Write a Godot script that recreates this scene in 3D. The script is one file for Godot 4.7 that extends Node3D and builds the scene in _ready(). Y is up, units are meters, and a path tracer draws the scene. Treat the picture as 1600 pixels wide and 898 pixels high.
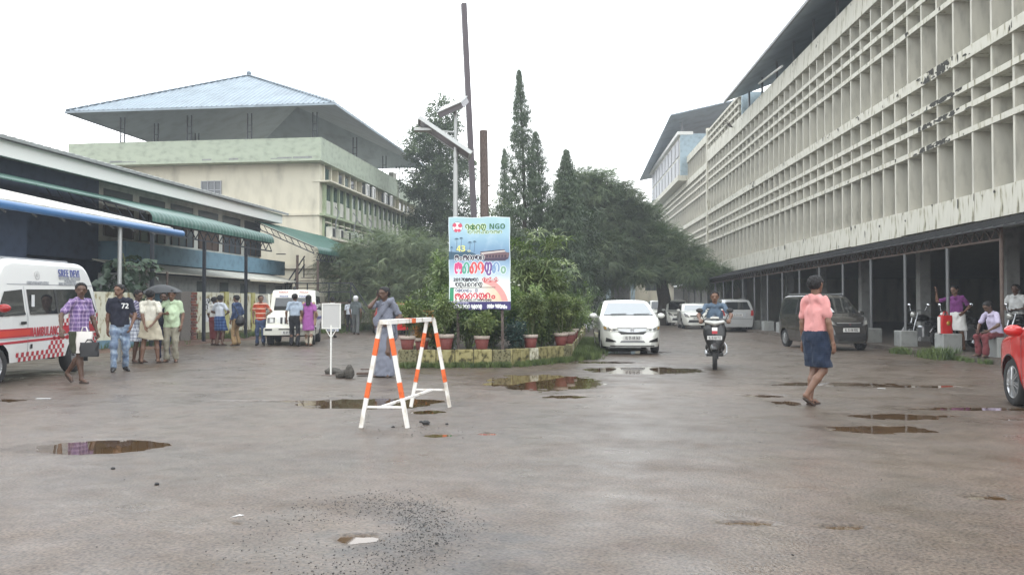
extends Node3D

const F := 1340.0          # focal length of the photograph in its own pixels
const CAM_H := 1.3
const RIGHT_YAW := -0.0507 # the office block on one side of the yard follows this line
const LEFT_YAW := -0.1300  # the buildings on the other side follow this one
var used := {}
var M := {}
var rng := RandomNumberGenerator.new()

func _ready():
	rng.seed = 20171027
	setup_camera_and_light()
	make_materials()
	ground()
	office_block()
	far_office_block()
	parking_canopy()
	hip_roofed_block()
	clinic_block()
	compound_wall()
	trees()
	traffic_island()
	poster_board()
	poles()
	vehicles()
	two_wheelers()
	street_things()
	people()

func setup_camera_and_light():
	var cam := Camera3D.new(); cam.name = "camera"
	cam.keep_aspect = Camera3D.KEEP_HEIGHT
	cam.fov = rad_to_deg(2.0 * atan(449.0 / F))
	cam.near = 0.05; cam.far = 3000.0
	cam.position = Vector3(0, CAM_H, 0)
	cam.rotation.x = atan(30.0 / F)
	add_child(cam); cam.current = true
	var env := Environment.new()
	env.background_mode = Environment.BG_SKY
	var sm := ProceduralSkyMaterial.new()
	sm.sky_top_color = Color(0.95, 0.975, 1.0); sm.sky_horizon_color = Color(1.0, 0.998, 0.985)
	sm.sky_curve = 0.2; sm.sky_energy_multiplier = 1.42
	sm.ground_bottom_color = Color(0.35, 0.33, 0.31); sm.ground_horizon_color = Color(0.8, 0.8, 0.8)
	sm.sun_angle_max = 1.0
	var sky := Sky.new(); sky.sky_material = sm
	env.sky = sky
	env.tonemap_mode = Environment.TONE_MAPPER_LINEAR
	env.tonemap_exposure = 1.3
	env.sdfgi_enabled = true; env.ssao_enabled = true; env.ssil_enabled = true
	env.fog_enabled = true
	env.fog_density = 0.0013; env.fog_light_color = Color(0.95, 0.97, 1.0)
	var we := WorldEnvironment.new(); we.name = "world_environment"; we.environment = env
	add_child(we)
	var sun := DirectionalLight3D.new(); sun.name = "overcast_sun"
	sun.light_energy = 0.3; sun.light_angular_distance = 25.0
	sun.light_color = Color(1.0, 0.98, 0.94); sun.shadow_enabled = true
	sun.rotation = Vector3(deg_to_rad(-62), deg_to_rad(-30), 0)
	add_child(sun)

# ---------------------------------------------------------------- naming and tree helpers
func numbered(n: String) -> String:
	var k: int = used.get(n, 0)
	used[n] = k + 1
	return n if k == 0 else "%s_%03d" % [n, k]

func tag(o: Node, label := "", category := "", group := "", kind := "") -> Node:
	if label: o.set_meta("label", label)
	if category: o.set_meta("category", category)
	if group: o.set_meta("group", group)
	if kind: o.set_meta("kind", kind)
	return o

func thing(called: String, label: String, category: String, at := Vector3.ZERO, yaw := 0.0, group := "") -> Node3D:
	var o := Node3D.new(); o.name = numbered(called); add_child(o)
	o.position = at; o.rotation.y = yaw
	tag(o, label, category, group)
	return o

func copy(src: Node3D, at: Vector3, yaw: float, label := "") -> Node3D:
	var base_name := String(src.name).rstrip("0123456789").trim_suffix("_")
	var o: Node3D = src.duplicate(); o.name = numbered(base_name); add_child(o)
	o.position = at; o.rotation.y = yaw
	if label: o.set_meta("label", label)
	return o

func inst(called: String, mesh: Mesh, m: Material, parent: Node = self, xf := Transform3D.IDENTITY) -> MeshInstance3D:
	var o := MeshInstance3D.new()
	o.name = numbered(called) if parent == self else called
	o.mesh = mesh; o.material_override = m
	parent.add_child(o, true)
	o.transform = xf
	return o

func obj(called: String, mb: MB, m: Material, parent: Node = self, at := Vector3.ZERO) -> MeshInstance3D:
	return inst(called, mb.mesh(), m, parent, Transform3D(Basis(), at))

func struct(called: String, mb: MB, m: Material, at := Vector3.ZERO, yaw := 0.0) -> MeshInstance3D:
	var o := obj(called, mb, m, self, at); o.rotation.y = yaw
	o.set_meta("kind", "structure")
	return o

func stuff(o: Node) -> Node:
	o.set_meta("kind", "stuff"); return o

func multi(called: String, mesh: Mesh, m: Material, xs: Array, cols: Array, parent: Node) -> MultiMeshInstance3D:
	var mm := MultiMesh.new(); mm.transform_format = MultiMesh.TRANSFORM_3D
	mm.use_colors = cols.size() > 0
	mm.mesh = mesh; mm.instance_count = xs.size()
	for i in xs.size():
		mm.set_instance_transform(i, xs[i])
		if cols.size(): mm.set_instance_color(i, cols[i])
	var o := MultiMeshInstance3D.new(); o.name = numbered(called) if parent == self else called
	o.multimesh = mm; o.material_override = m
	parent.add_child(o, true)
	return o

# positions: R along the office block, L along the other side; u runs away from the camera
func RP(x: float, u: float, y := 0.0) -> Vector3:
	return Vector3(x, y, -u - x * 0.0507).rotated(Vector3.UP, RIGHT_YAW)
func LP(v: float, u: float, y := 0.0) -> Vector3:
	return Vector3(v, y, -u).rotated(Vector3.UP, LEFT_YAW)
func G(x: float, d: float, y := 0.0) -> Vector3:
	return Vector3(x, y, -d)

# ---------------------------------------------------------------- mesh builder
class MB:
	var v := PackedVector3Array()
	var c := PackedColorArray()
	var uv := PackedVector2Array()
	var sg := PackedInt32Array()   # smooth group of each triangle: -1 is flat
	var off := Vector3.ZERO        # taken off every point (the base of the thing)
	var xf := Transform3D.IDENTITY
	var s := -1
	var col := Color.WHITE
	var colored := false
	var has_uv := false

	func at(o: Vector3) -> MB:
		off = o; return self

	func tri(a: Vector3, b: Vector3, d: Vector3):   # counter-clockwise seen from outside
		v.append(xf * a - off); v.append(xf * d - off); v.append(xf * b - off)
		sg.append(s)
		if colored:
			c.append(col); c.append(col); c.append(col)

	func quad(a: Vector3, b: Vector3, d: Vector3, e: Vector3):
		tri(a, b, d); tri(a, d, e)

	func quv(a: Vector3, b: Vector3, d: Vector3, e: Vector3):   # a quad with its picture upright: a is bottom left
		has_uv = true
		quad(a, b, d, e)
		for q in [Vector2(0, 1), Vector2(1, 0), Vector2(1, 1), Vector2(0, 1), Vector2(0, 0), Vector2(1, 0)]: uv.append(q)

	func box(lo: Vector3, hi: Vector3) -> MB:
		var l := lo.min(hi); var h := lo.max(hi)
		hexa([Vector3(l.x, l.y, h.z), Vector3(h.x, l.y, h.z), Vector3(h.x, l.y, l.z), Vector3(l.x, l.y, l.z),
			Vector3(l.x, h.y, h.z), Vector3(h.x, h.y, h.z), Vector3(h.x, h.y, l.z), Vector3(l.x, h.y, l.z)])
		return self

	func hexa(p: Array) -> MB:   # bottom four counter-clockwise from above starting front left, then the top four
		quad(p[0], p[1], p[5], p[4]); quad(p[1], p[2], p[6], p[5]); quad(p[2], p[3], p[7], p[6]); quad(p[3], p[0], p[4], p[7])
		quad(p[4], p[5], p[6], p[7]); quad(p[3], p[2], p[1], p[0])
		return self

	func cbox(lo: Vector3, hi: Vector3, b: float) -> MB:   # a box whose upright and upper edges are cut
		var p := PackedVector2Array([Vector2(lo.x + b, lo.z), Vector2(hi.x - b, lo.z), Vector2(hi.x, lo.z + b), Vector2(hi.x, hi.z - b), Vector2(hi.x - b, hi.z), Vector2(lo.x + b, hi.z), Vector2(lo.x, hi.z - b), Vector2(lo.x, lo.z + b)])
		var ctr := Vector2((lo.x + hi.x) / 2, (lo.z + hi.z) / 2)
		var n := p.size()
		for i in n:
			var a := p[i]; var d := p[(i + 1) % n]
			var a2 := a + (ctr - a).normalized() * b; var d2 := d + (ctr - d).normalized() * b
			quad(Vector3(d.x, lo.y, d.y), Vector3(a.x, lo.y, a.y), Vector3(a.x, hi.y - b, a.y), Vector3(d.x, hi.y - b, d.y))
			quad(Vector3(d.x, hi.y - b, d.y), Vector3(a.x, hi.y - b, a.y), Vector3(a2.x, hi.y, a2.y), Vector3(d2.x, hi.y, d2.y))
			tri(Vector3(d2.x, hi.y, d2.y), Vector3(a2.x, hi.y, a2.y), Vector3(ctr.x, hi.y, ctr.y))
			tri(Vector3(a.x, lo.y, a.y), Vector3(d.x, lo.y, d.y), Vector3(ctr.x, lo.y, ctr.y))
		return self

	func bar(a: Vector3, b: Vector3, w: float, h: float) -> MB:   # a square bar from a to b
		var d := (b - a).normalized()
		var side := d.cross(Vector3.UP)
		if side.length() < 0.01: side = Vector3.RIGHT
		side = side.normalized() * w / 2
		var up := side.normalized().cross(d).normalized() * h / 2
		hexa([a - side - up, a + side - up, b + side - up, b - side - up, a - side + up, a + side + up, b + side + up, b - side + up])
		return self

	func tube(pts: Array, rad: Variant, seg := 8, caps := true) -> MB:
		var rings := []
		var n := pts.size()
		var side := Vector3.ZERO
		for i in n:
			var p: Vector3 = pts[i]
			var d: Vector3 = (pts[mini(i + 1, n - 1)] - pts[maxi(i - 1, 0)])
			d = d.normalized()
			if side == Vector3.ZERO:
				side = d.cross(Vector3.UP if absf(d.y) < 0.9 else Vector3.RIGHT).normalized()
			side = (side - d * side.dot(d)).normalized()
			var up := side.cross(d)
			var r: float = rad[i] if rad is Array else rad
			var ring := PackedVector3Array()
			for k in seg:
				var t := TAU * k / seg
				ring.append(p + (side * cos(t) + up * sin(t)) * r)
			rings.append(ring)
		var was := s
		if s < 0: s = 1
		for i in n - 1:
			for k in seg:
				var k2 := (k + 1) % seg
				quad(rings[i][k2], rings[i][k], rings[i + 1][k], rings[i + 1][k2])
		s = -1
		if caps:
			for k in seg:
				var k2 := (k + 1) % seg
				tri(pts[0], rings[0][k], rings[0][k2])
				tri(pts[n - 1], rings[n - 1][k2], rings[n - 1][k])
		s = was
		return self

	func lathe(prof: Array, seg: int, t := Transform3D.IDENTITY, smooth := true) -> MB:   # profile of (radius, height) from the bottom up, about y
		var was := s
		s = 1 if smooth else -1
		for i in prof.size() - 1:
			for k in seg:
				var a := TAU * k / seg; var b := TAU * (k + 1) / seg
				var p: Vector2 = prof[i]; var q: Vector2 = prof[i + 1]
				var p0 := t * Vector3(p.x * cos(a), p.y, -p.x * sin(a)); var p1 := t * Vector3(p.x * cos(b), p.y, -p.x * sin(b))
				var q0 := t * Vector3(q.x * cos(a), q.y, -q.x * sin(a)); var q1 := t * Vector3(q.x * cos(b), q.y, -q.x * sin(b))
				if p.x > 1e-5: tri(p0, p1, q1 if q.x > 1e-5 else q0)
				if q.x > 1e-5: tri(p0 if p.x > 1e-5 else p1, q1, q0)
		s = was
		return self

	func ball(ctr: Vector3, r: Vector3, seg := 10, rows := 6) -> MB:
		var prof := []
		for i in rows + 1:
			var a := -PI / 2 + PI * i / rows
			prof.append(Vector2(cos(a), sin(a)))
		return lathe(prof, seg, Transform3D(Basis().scaled(r), ctr))

	func surf(nu: int, nv: int, f: Callable) -> MB:   # a grid, counter-clockwise when u runs right and v runs up
		var was := s
		if s < 0: s = 1
		var g := []
		for i in nu + 1:
			var row := []
			for j in nv + 1: row.append(f.call(float(i) / nu, float(j) / nv))
			g.append(row)
		for i in nu:
			for j in nv:
				quad(g[i][j], g[i + 1][j], g[i + 1][j + 1], g[i][j + 1])
		s = was
		return self

	func prism(poly: PackedVector2Array, z0: float, z1: float) -> MB:   # x, y outline pulled along z
		if Geometry2D.is_polygon_clockwise(poly): poly.reverse()
		var t := Geometry2D.triangulate_polygon(poly)
		for i in range(0, t.size(), 3):
			var a := poly[t[i]]; var b := poly[t[i + 1]]; var d := poly[t[i + 2]]
			if (b - a).cross(d - a) < 0:
				var e := b; b = d; d = e
			tri(Vector3(a.x, a.y, z1), Vector3(b.x, b.y, z1), Vector3(d.x, d.y, z1))
			tri(Vector3(d.x, d.y, z0), Vector3(b.x, b.y, z0), Vector3(a.x, a.y, z0))
		for i in poly.size():
			var a := poly[i]; var b := poly[(i + 1) % poly.size()]
			quad(Vector3(a.x, a.y, z0), Vector3(b.x, b.y, z0), Vector3(b.x, b.y, z1), Vector3(a.x, a.y, z1))
		return self

	func patch(poly: PackedVector2Array, f: Callable, cell: float, flip := false) -> MB:   # an outline laid over a curved face
		var lo := poly[0]; var hi := poly[0]
		for p in poly:
			lo = lo.min(p); hi = hi.max(p)
		var was := s
		s = 2
		var nx := maxi(1, int(ceil((hi.x - lo.x) / cell))); var ny := maxi(1, int(ceil((hi.y - lo.y) / cell)))
		for i in nx:
			for j in ny:
				var a := lo + Vector2(i * (hi.x - lo.x) / nx, j * (hi.y - lo.y) / ny)
				var b := lo + Vector2((i + 1) * (hi.x - lo.x) / nx, (j + 1) * (hi.y - lo.y) / ny)
				for q in Geometry2D.intersect_polygons(poly, PackedVector2Array([a, Vector2(b.x, a.y), b, Vector2(a.x, b.y)])):
					var t := Geometry2D.triangulate_polygon(q)
					for k in range(0, t.size(), 3):
						var p0: Vector2 = q[t[k]]; var p1: Vector2 = q[t[k + 1]]; var p2: Vector2 = q[t[k + 2]]
						if ((p1 - p0).cross(p2 - p0) < 0) != flip:
							var e := p1; p1 = p2; p2 = e
						tri(f.call(p0), f.call(p1), f.call(p2))
		s = was
		return self

	func add(o: MB, t := Transform3D.IDENTITY) -> MB:
		var flip := t.basis.determinant() < 0
		for i in range(0, o.v.size(), 3):
			v.append(xf * (t * o.v[i]) - off)
			v.append(xf * (t * o.v[i + (2 if flip else 1)]) - off)
			v.append(xf * (t * o.v[i + (1 if flip else 2)]) - off)
			sg.append(o.sg[i / 3])
			if colored:
				for k in 3: c.append(o.c[i + k] if o.colored else col)
		return self

	func mesh() -> ArrayMesh:
		var st := SurfaceTool.new(); st.begin(Mesh.PRIMITIVE_TRIANGLES)
		for i in v.size():
			if i % 3 == 0: st.set_smooth_group(sg[i / 3] if sg[i / 3] >= 0 else 0xFFFFFFFF)
			if colored: st.set_color(c[i])
			if has_uv: st.set_uv(uv[i])
			st.add_vertex(v[i])
		st.generate_normals()
		return st.commit()

func P2(a: Array) -> PackedVector2Array:
	var p := PackedVector2Array()
	for i in range(0, a.size(), 2): p.append(Vector2(a[i], a[i + 1]))
	return p

func text(called: String, words: String, size: float, m: Material, parent: Node, xf: Transform3D, bold := true, depth := 0.004) -> MeshInstance3D:
	var t := TextMesh.new(); t.text = words
	var f := SystemFont.new(); f.font_names = PackedStringArray(["Droid Sans"]); f.font_weight = 700 if bold else 400
	t.font = f; t.font_size = 32; t.pixel_size = size / 32.0; t.depth = depth
	t.curve_step = 2.0
	return inst(called, t, m, parent, xf)

# ---------------------------------------------------------------- smooth bodies from bones
# bone: [from, to, radius from, radius to, squash of z]; clips: [normal, offset] keep the side where normal . p < offset
var wrinkle := FastNoiseLite.new()
func sdf(mb: MB, bones: Array, cell: float, k: float, clips := [], crease := 0.0, group := 3):
	var big := 3.2 / k
	var lo := Vector3(9, 9, 9); var hi := -lo
	for b in bones:
		var r: float = maxf(b[2], b[3]) + cell * 2.5
		lo = lo.min(b[0] - Vector3.ONE * r).min(b[1] - Vector3.ONE * r)
		hi = hi.max(b[0] + Vector3.ONE * r).max(b[1] + Vector3.ONE * r)
	var nx := int((hi.x - lo.x) / cell) + 2; var ny := int((hi.y - lo.y) / cell) + 2; var nz := int((hi.z - lo.z) / cell) + 2
	var D := PackedFloat32Array(); D.resize(nx * ny * nz)
	for b in bones:
		var a: Vector3 = b[0]; var e: Vector3 = b[1]; var ra: float = b[2]; var rb: float = b[3]
		var sz: float = b[4] if b.size() > 4 else 1.0
		var iz := 1.0 / sz
		var rm := maxf(ra, rb) + big
		var bl := (a.min(e) - Vector3.ONE * rm - lo) / cell; var bh := (a.max(e) + Vector3.ONE * rm - lo) / cell
		var x0 := maxi(0, int(bl.x)); var x1 := mini(nx - 1, int(bh.x) + 1)
		var y0 := maxi(0, int(bl.y)); var y1 := mini(ny - 1, int(bh.y) + 1)
		var z0 := maxi(0, int(bl.z)); var z1 := mini(nz - 1, int(bh.z) + 1)
		var ab := e - a; ab.z *= iz
		var il := 1.0 / maxf(ab.length_squared(), 1e-9)
		var dr := rb - ra
		for z in range(z0, z1 + 1):
			for y in range(y0, y1 + 1):
				var p := Vector3(lo.x + x0 * cell, lo.y + y * cell, lo.z + z * cell) - a
				p.z *= iz
				var i := (z * ny + y) * nx + x0
				for x in range(x0, x1 + 1):
					var t := clampf(p.dot(ab) * il, 0.0, 1.0)
					var d := ((p - ab * t).length() - ra - dr * t)
					if d < big: D[i] += exp(-k * d)
					p.x += cell; i += 1
	var far := big * 0.9
	for i in D.size():
		var q := D[i]
		D[i] = -log(q) / k if q > 1e-6 else far
	if clips.size() or crease > 0.0:
		var i := 0
		for z in nz:
			for y in ny:
				for x in nx:
					if D[i] < far * 0.8:
						var p := Vector3(lo.x + x * cell, lo.y + y * cell, lo.z + z * cell)
						if crease > 0.0: D[i] += crease * wrinkle.get_noise_3d(p.x, p.y * 0.55, p.z)
						for cl in clips: D[i] = maxf(D[i], (cl[0] as Vector3).dot(p) - float(cl[1]))
					i += 1
	# surface nets
	var idx := PackedInt32Array(); idx.resize(D.size()); idx.fill(-1)
	var pts := PackedVector3Array()
	var sx := 1; var sy := nx; var sz2 := nx * ny
	var corner := [0, sx, sy, sx + sy, sz2, sx + sz2, sy + sz2, sx + sy + sz2]
	var edges := [[0, 1], [2, 3], [4, 5], [6, 7], [0, 2], [1, 3], [4, 6], [5, 7], [0, 4], [1, 5], [2, 6], [3, 7]]
	var lim := cell * 3.2
	for z in nz - 1:
		for y in ny - 1:
			var i := z * sz2 + y * sy - 1
			for x in nx - 1:
				i += 1
				var d0 := D[i]
				if d0 > lim or d0 < -lim: continue
				var neg := 0
				for q in 8:
					if D[i + corner[q]] < 0.0: neg += 1
				if neg == 0 or neg == 8: continue
				var sum := Vector3.ZERO; var n := 0
				for e in edges:
					var da := D[i + corner[e[0]]]; var db := D[i + corner[e[1]]]
					if (da < 0.0) != (db < 0.0):
						var t := da / (da - db)
						var pa := Vector3(e[0] & 1, (e[0] >> 1) & 1, e[0] >> 2)
						var pb := Vector3(e[1] & 1, (e[1] >> 1) & 1, e[1] >> 2)
						sum += pa.lerp(pb, t); n += 1
				idx[i] = pts.size()
				pts.append(lo + (Vector3(x, y, z) + sum / n) * cell)
	var was := mb.s
	mb.s = group
	for z in range(1, nz - 1):
		for y in range(1, ny - 1):
			var i := z * sz2 + y * sy
			for x in range(1, nx - 1):
				i += 1
				if idx[i] < 0: continue
				var neg := D[i] < 0.0
				for ax in 3:
					var st: int = [sx, sy, sz2][ax]
					if (D[i + st] < 0.0) == neg: continue
					var u: int = [sy, sz2, sx][ax]; var w: int = [sz2, sx, sy][ax]
					var a := idx[i]; var b := idx[i - u]; var c2 := idx[i - u - w]; var d2 := idx[i - w]
					if b < 0 or c2 < 0 or d2 < 0: continue
					if neg: mb.quad(pts[a], pts[b], pts[c2], pts[d2])
					else: mb.quad(pts[d2], pts[c2], pts[b], pts[a])
	mb.s = was

# ---------------------------------------------------------------- materials
func noise_tex(sd: int, freq: float, oct := 4, ramp: Array = [], size := 512, normal := 0.0, type := FastNoiseLite.TYPE_SIMPLEX_SMOOTH) -> NoiseTexture2D:
	var n := FastNoiseLite.new(); n.seed = sd; n.frequency = freq; n.noise_type = type
	n.fractal_type = FastNoiseLite.FRACTAL_FBM; n.fractal_octaves = oct
	var t := NoiseTexture2D.new(); t.width = size; t.height = size; t.seamless = true; t.noise = n
	if normal > 0.0: t.as_normal_map = true; t.bump_strength = normal
	if ramp.size():
		var g := Gradient.new(); var offs := PackedFloat32Array(); var cols := PackedColorArray()
		for r in ramp:
			offs.append(r[0]); cols.append(r[1])
		g.offsets = offs; g.colors = cols; t.color_ramp = g
	return t

func grey(l: float) -> Color: return Color(l, l, l)

func lin(r: float, g: float, b: float) -> Color: return Color(r, g, b).linear_to_srgb()

func mat(called: String, c: Color, rough := 0.6, metal := 0.0) -> StandardMaterial3D:
	var m := StandardMaterial3D.new(); m.resource_name = called
	m.albedo_color = c; m.roughness = rough; m.metallic = metal
	M[called] = m
	return m

func stained(called: String, c: Color, rough: float, tex: Texture2D, scale: Vector3, bump: Texture2D = null, depth := 0.0) -> StandardMaterial3D:
	var m := mat(called, c, rough)
	m.albedo_texture = tex; m.uv1_triplanar = true; m.uv1_world_triplanar = true; m.uv1_scale = scale
	if bump:
		m.heightmap_enabled = true; m.heightmap_texture = bump; m.heightmap_scale = depth
	return m

func cloth(called: String, c: Color, tex: Texture2D = null, scale := 1.0) -> StandardMaterial3D:
	var m := mat(called, c, 0.9)
	m.rim_enabled = true; m.rim = 0.25; m.rim_tint = 0.6
	if tex:
		m.albedo_texture = tex; m.uv1_triplanar = true; m.uv1_scale = Vector3.ONE * scale
	return m

func leafmat(called: String, back: Color, rough := 0.5) -> StandardMaterial3D:
	var m := mat(called, Color.WHITE, rough)
	m.vertex_color_use_as_albedo = true
	m.backlight_enabled = true; m.backlight = back
	return m

func weave(w: int, f: Callable) -> ImageTexture:
	var im := Image.create(w, w, false, Image.FORMAT_RGB8)
	for y in w:
		for x in w: im.set_pixel(x, y, f.call(x, y))
	return ImageTexture.create_from_image(im)

func make_materials():
	wrinkle.seed = 4; wrinkle.frequency = 9.0; wrinkle.fractal_octaves = 2
	# weathered concrete and plaster: grime in blotches and in runs
	var blotch := noise_tex(3, 0.012, 5, [[0.0, grey(0.78)], [0.3, grey(0.92)], [0.55, grey(0.98)], [1.0, grey(1.0)]])
	var runs := noise_tex(8, 0.02, 5, [[0.0, Color(0.30, 0.29, 0.25)], [0.16, Color(0.55, 0.54, 0.48)], [0.26, Color(0.84, 0.83, 0.78)], [0.40, grey(0.96)], [1.0, grey(1.0)]])
	var grain := noise_tex(5, 0.08, 4)
	M.blotch = blotch
	stained("fin_concrete", lin(0.55, 0.535, 0.465), 0.85, blotch, Vector3(0.35, 0.12, 0.35), grain, 0.3)
	stained("weathered_band", lin(0.58, 0.565, 0.49), 0.85, runs, Vector3(0.42, 0.085, 0.42), grain, 0.4)
	stained("mould", lin(0.17, 0.165, 0.14), 0.95, grain, Vector3(2, 2, 2))
	stained("bay_panel", lin(0.33, 0.325, 0.295), 0.8, blotch, Vector3(0.3, 0.2, 0.3))
	stained("cream_plaster", lin(0.64, 0.60, 0.48), 0.88, blotch, Vector3(0.14, 0.05, 0.14), grain, 0.2)
	stained("green_parapet", lin(0.42, 0.47, 0.37), 0.88, blotch, Vector3(0.2, 0.3, 0.2), grain, 0.3)
	stained("clinic_plaster", lin(0.60, 0.59, 0.52), 0.88, blotch, Vector3(0.2, 0.15, 0.2))
	stained("blue_paint", lin(0.16, 0.28, 0.36), 0.6, blotch, Vector3(0.3, 0.3, 0.3))
	stained("blue_grey_wall", lin(0.33, 0.42, 0.47), 0.7, blotch, Vector3(0.3, 0.3, 0.3))
	stained("shaded_blue_wall", lin(0.06, 0.085, 0.14), 0.8, blotch, Vector3(0.3, 0.3, 0.3))  # blue paint, darkened to hold the shade under the canopies
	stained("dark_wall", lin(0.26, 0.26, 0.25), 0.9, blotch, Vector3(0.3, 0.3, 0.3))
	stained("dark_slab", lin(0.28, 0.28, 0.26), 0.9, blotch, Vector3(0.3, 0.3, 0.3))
	var mould := noise_tex(21, 0.014, 5, [[0.0, Color(0.34, 0.29, 0.20)], [0.25, Color(0.70, 0.64, 0.50)], [0.38, Color(0.95, 0.94, 0.90)], [1.0, Color(1, 1, 0.97)]])
	stained("white_wall", lin(0.66, 0.66, 0.58), 0.85, mould, Vector3(0.4, 0.25, 0.4), grain, 0.4)
	stained("yellow_wall", lin(0.52, 0.50, 0.22), 0.85, mould, Vector3(0.4, 0.25, 0.4))
	var kerbstain := noise_tex(33, 0.02, 5, [[0.0, Color(0.16, 0.16, 0.12)], [0.26, Color(0.46, 0.44, 0.34)], [0.42, Color(0.86, 0.84, 0.76)], [1.0, Color(1, 1, 1)]])
	stained("kerb_white", lin(0.74, 0.73, 0.66), 0.8, kerbstain, Vector3(0.7, 0.5, 0.7), grain, 0.4)
	stained("kerb_yellow", lin(0.36, 0.33, 0.17), 0.8, kerbstain, Vector3(0.6, 0.45, 0.6), grain, 0.4)
	stained("kerb_bare", lin(0.22, 0.21, 0.13), 0.85, kerbstain, Vector3(1.5, 1.1, 1.5), grain, 0.5)
	stained("brick_red", lin(0.22, 0.075, 0.05), 0.9, blotch, Vector3(3, 3, 3))
	stained("brick_dark", lin(0.13, 0.06, 0.05), 0.9, blotch, Vector3(3, 3, 3))
	stained("mortar", lin(0.18, 0.16, 0.14), 0.95, blotch, Vector3(2, 2, 2))
	stained("pavement_slab", lin(0.085, 0.066, 0.05), 0.7, noise_tex(41, 0.03, 5, [[0.0, grey(0.5)], [0.5, grey(0.9)], [1.0, grey(1.1)]]), Vector3(0.6, 0.6, 0.6), grain, 0.5)
	stained("laterite", lin(0.15, 0.085, 0.055), 0.8, noise_tex(42, 0.03, 5, [[0.0, grey(0.45)], [0.5, grey(0.9)], [1.0, grey(1.0)]]), Vector3(0.7, 0.7, 0.7), grain, 0.8)
	stained("rock", lin(0.11, 0.10, 0.085), 0.8, noise_tex(43, 0.03, 5, [[0.0, grey(0.4)], [0.5, grey(0.9)], [1.0, grey(1.0)]]), Vector3(2, 2, 2), grain, 1.5)
	stained("soil", lin(0.05, 0.035, 0.022), 0.95, M.rock.albedo_texture, Vector3(1, 1, 1))
	stained("water_muddy", lin(0.105, 0.062, 0.03), 0.02, noise_tex(44, 0.01, 3, [[0.0, grey(0.75)], [1.0, grey(1.0)]]), Vector3(0.3, 0.3, 0.3))
	M.water_muddy.metallic_specular = 0.5
	# roof sheets
	var sheet := noise_tex(51, 0.01, 4, [[0.0, grey(0.78)], [0.5, grey(0.95)], [1.0, grey(1.0)]])
	stained("blue_sheet", lin(0.30, 0.36, 0.41), 0.5, sheet, Vector3(0.15, 0.15, 0.15)); M.blue_sheet.metallic = 0.1
	M.roof_lining = M.blue_sheet
	stained("green_sheet", lin(0.055, 0.14, 0.112), 0.4, sheet, Vector3(0.4, 0.4, 0.4))
	stained("white_sheet", lin(0.70, 0.68, 0.60), 0.5, sheet, Vector3(0.4, 0.4, 0.4))
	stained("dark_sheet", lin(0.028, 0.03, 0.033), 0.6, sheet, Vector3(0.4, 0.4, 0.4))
	stained("asbestos", lin(0.28, 0.29, 0.28), 0.85, blotch, Vector3(0.4, 0.4, 0.4))
	mat("steel_dark", lin(0.035, 0.04, 0.05), 0.5, 0.3)
	stained("rusty_steel", lin(0.12, 0.085, 0.07), 0.7, blotch, Vector3(1.5, 1.5, 1.5))
	mat("steel_grey", lin(0.16, 0.165, 0.17), 0.5, 0.3)
	mat("pipe_blue", lin(0.06, 0.16, 0.34), 0.35)
	mat("white_paint", lin(0.74, 0.74, 0.70), 0.4)
	stained("worn_white_paint", lin(0.78, 0.76, 0.72), 0.5, kerbstain, Vector3(0.35, 0.2, 0.35))
	M.worn_white_paint.albedo_texture = noise_tex(61, 0.02, 5, [[0.0, Color(0.4, 0.36, 0.32)], [0.22, Color(0.85, 0.82, 0.78)], [0.4, Color(1, 1, 1)], [1.0, Color(1, 1, 1)]])
	stained("orange_paint", lin(0.72, 0.13, 0.025), 0.45, M.worn_white_paint.albedo_texture, Vector3(0.5, 0.5, 0.5))
	mat("window_glass", lin(0.085, 0.095, 0.105), 0.08)
	M.window_glass.metallic_specular = 0.6
	mat("green_glass", lin(0.045, 0.085, 0.07), 0.15)
	M.opening_shade = M.window_glass  # dark glass colour standing in for the shade inside vents and openings
	stained("green_pilaster", lin(0.36, 0.42, 0.27), 0.85, blotch, Vector3(0.4, 0.2, 0.4))
	stained("wood_pole", lin(0.22, 0.17, 0.15), 0.85, noise_tex(71, 0.03, 5, [[0.0, grey(0.4)], [0.5, grey(0.85)], [1.0, grey(1.0)]]), Vector3(4, 0.5, 4), grain, 0.6)
	mat("pole_purple_grey", lin(0.10, 0.085, 0.095), 0.6)
	mat("galvanised", lin(0.42, 0.43, 0.42), 0.45, 0.5)
	mat("solar_cell", lin(0.20, 0.19, 0.20), 0.2)
	mat("timber_dark", lin(0.08, 0.05, 0.035), 0.8)
	# plants
	stained("bark", lin(0.10, 0.085, 0.07), 0.95, noise_tex(81, 0.03, 5, [[0.0, grey(0.4)], [0.5, grey(0.9)], [1.0, grey(1.0)]]), Vector3(2, 0.5, 2), grain, 1.5)
	mat("plant_stem", lin(0.08, 0.09, 0.04), 0.8)
	leafmat("leaf", lin(0.26, 0.40, 0.10), 0.5)
	leafmat("leaf_glossy", lin(0.26, 0.40, 0.10), 0.33)
	leafmat("grass", lin(0.14, 0.22, 0.05), 0.6)
	stained("terracotta", lin(0.16, 0.035, 0.028), 0.7, blotch, Vector3(2.5, 2.5, 2.5), grain, 0.2)
	stained("pot_rim", lin(0.50, 0.42, 0.36), 0.8, blotch, Vector3(2.5, 2.5, 2.5))
	# vehicles
	var car := func(n, c, r = 0.25, coat = 1.0):
		var m := mat(n, c, r); m.clearcoat_enabled = true; m.clearcoat = coat; m.clearcoat_roughness = 0.04
	car.call("car_white", lin(0.72, 0.73, 0.68)); car.call("car_red", lin(0.52, 0.012, 0.010)); car.call("car_grey", lin(0.040, 0.037, 0.034))
	car.call("car_silver", lin(0.42, 0.43, 0.43)); M.car_silver.metallic = 0.3
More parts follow.
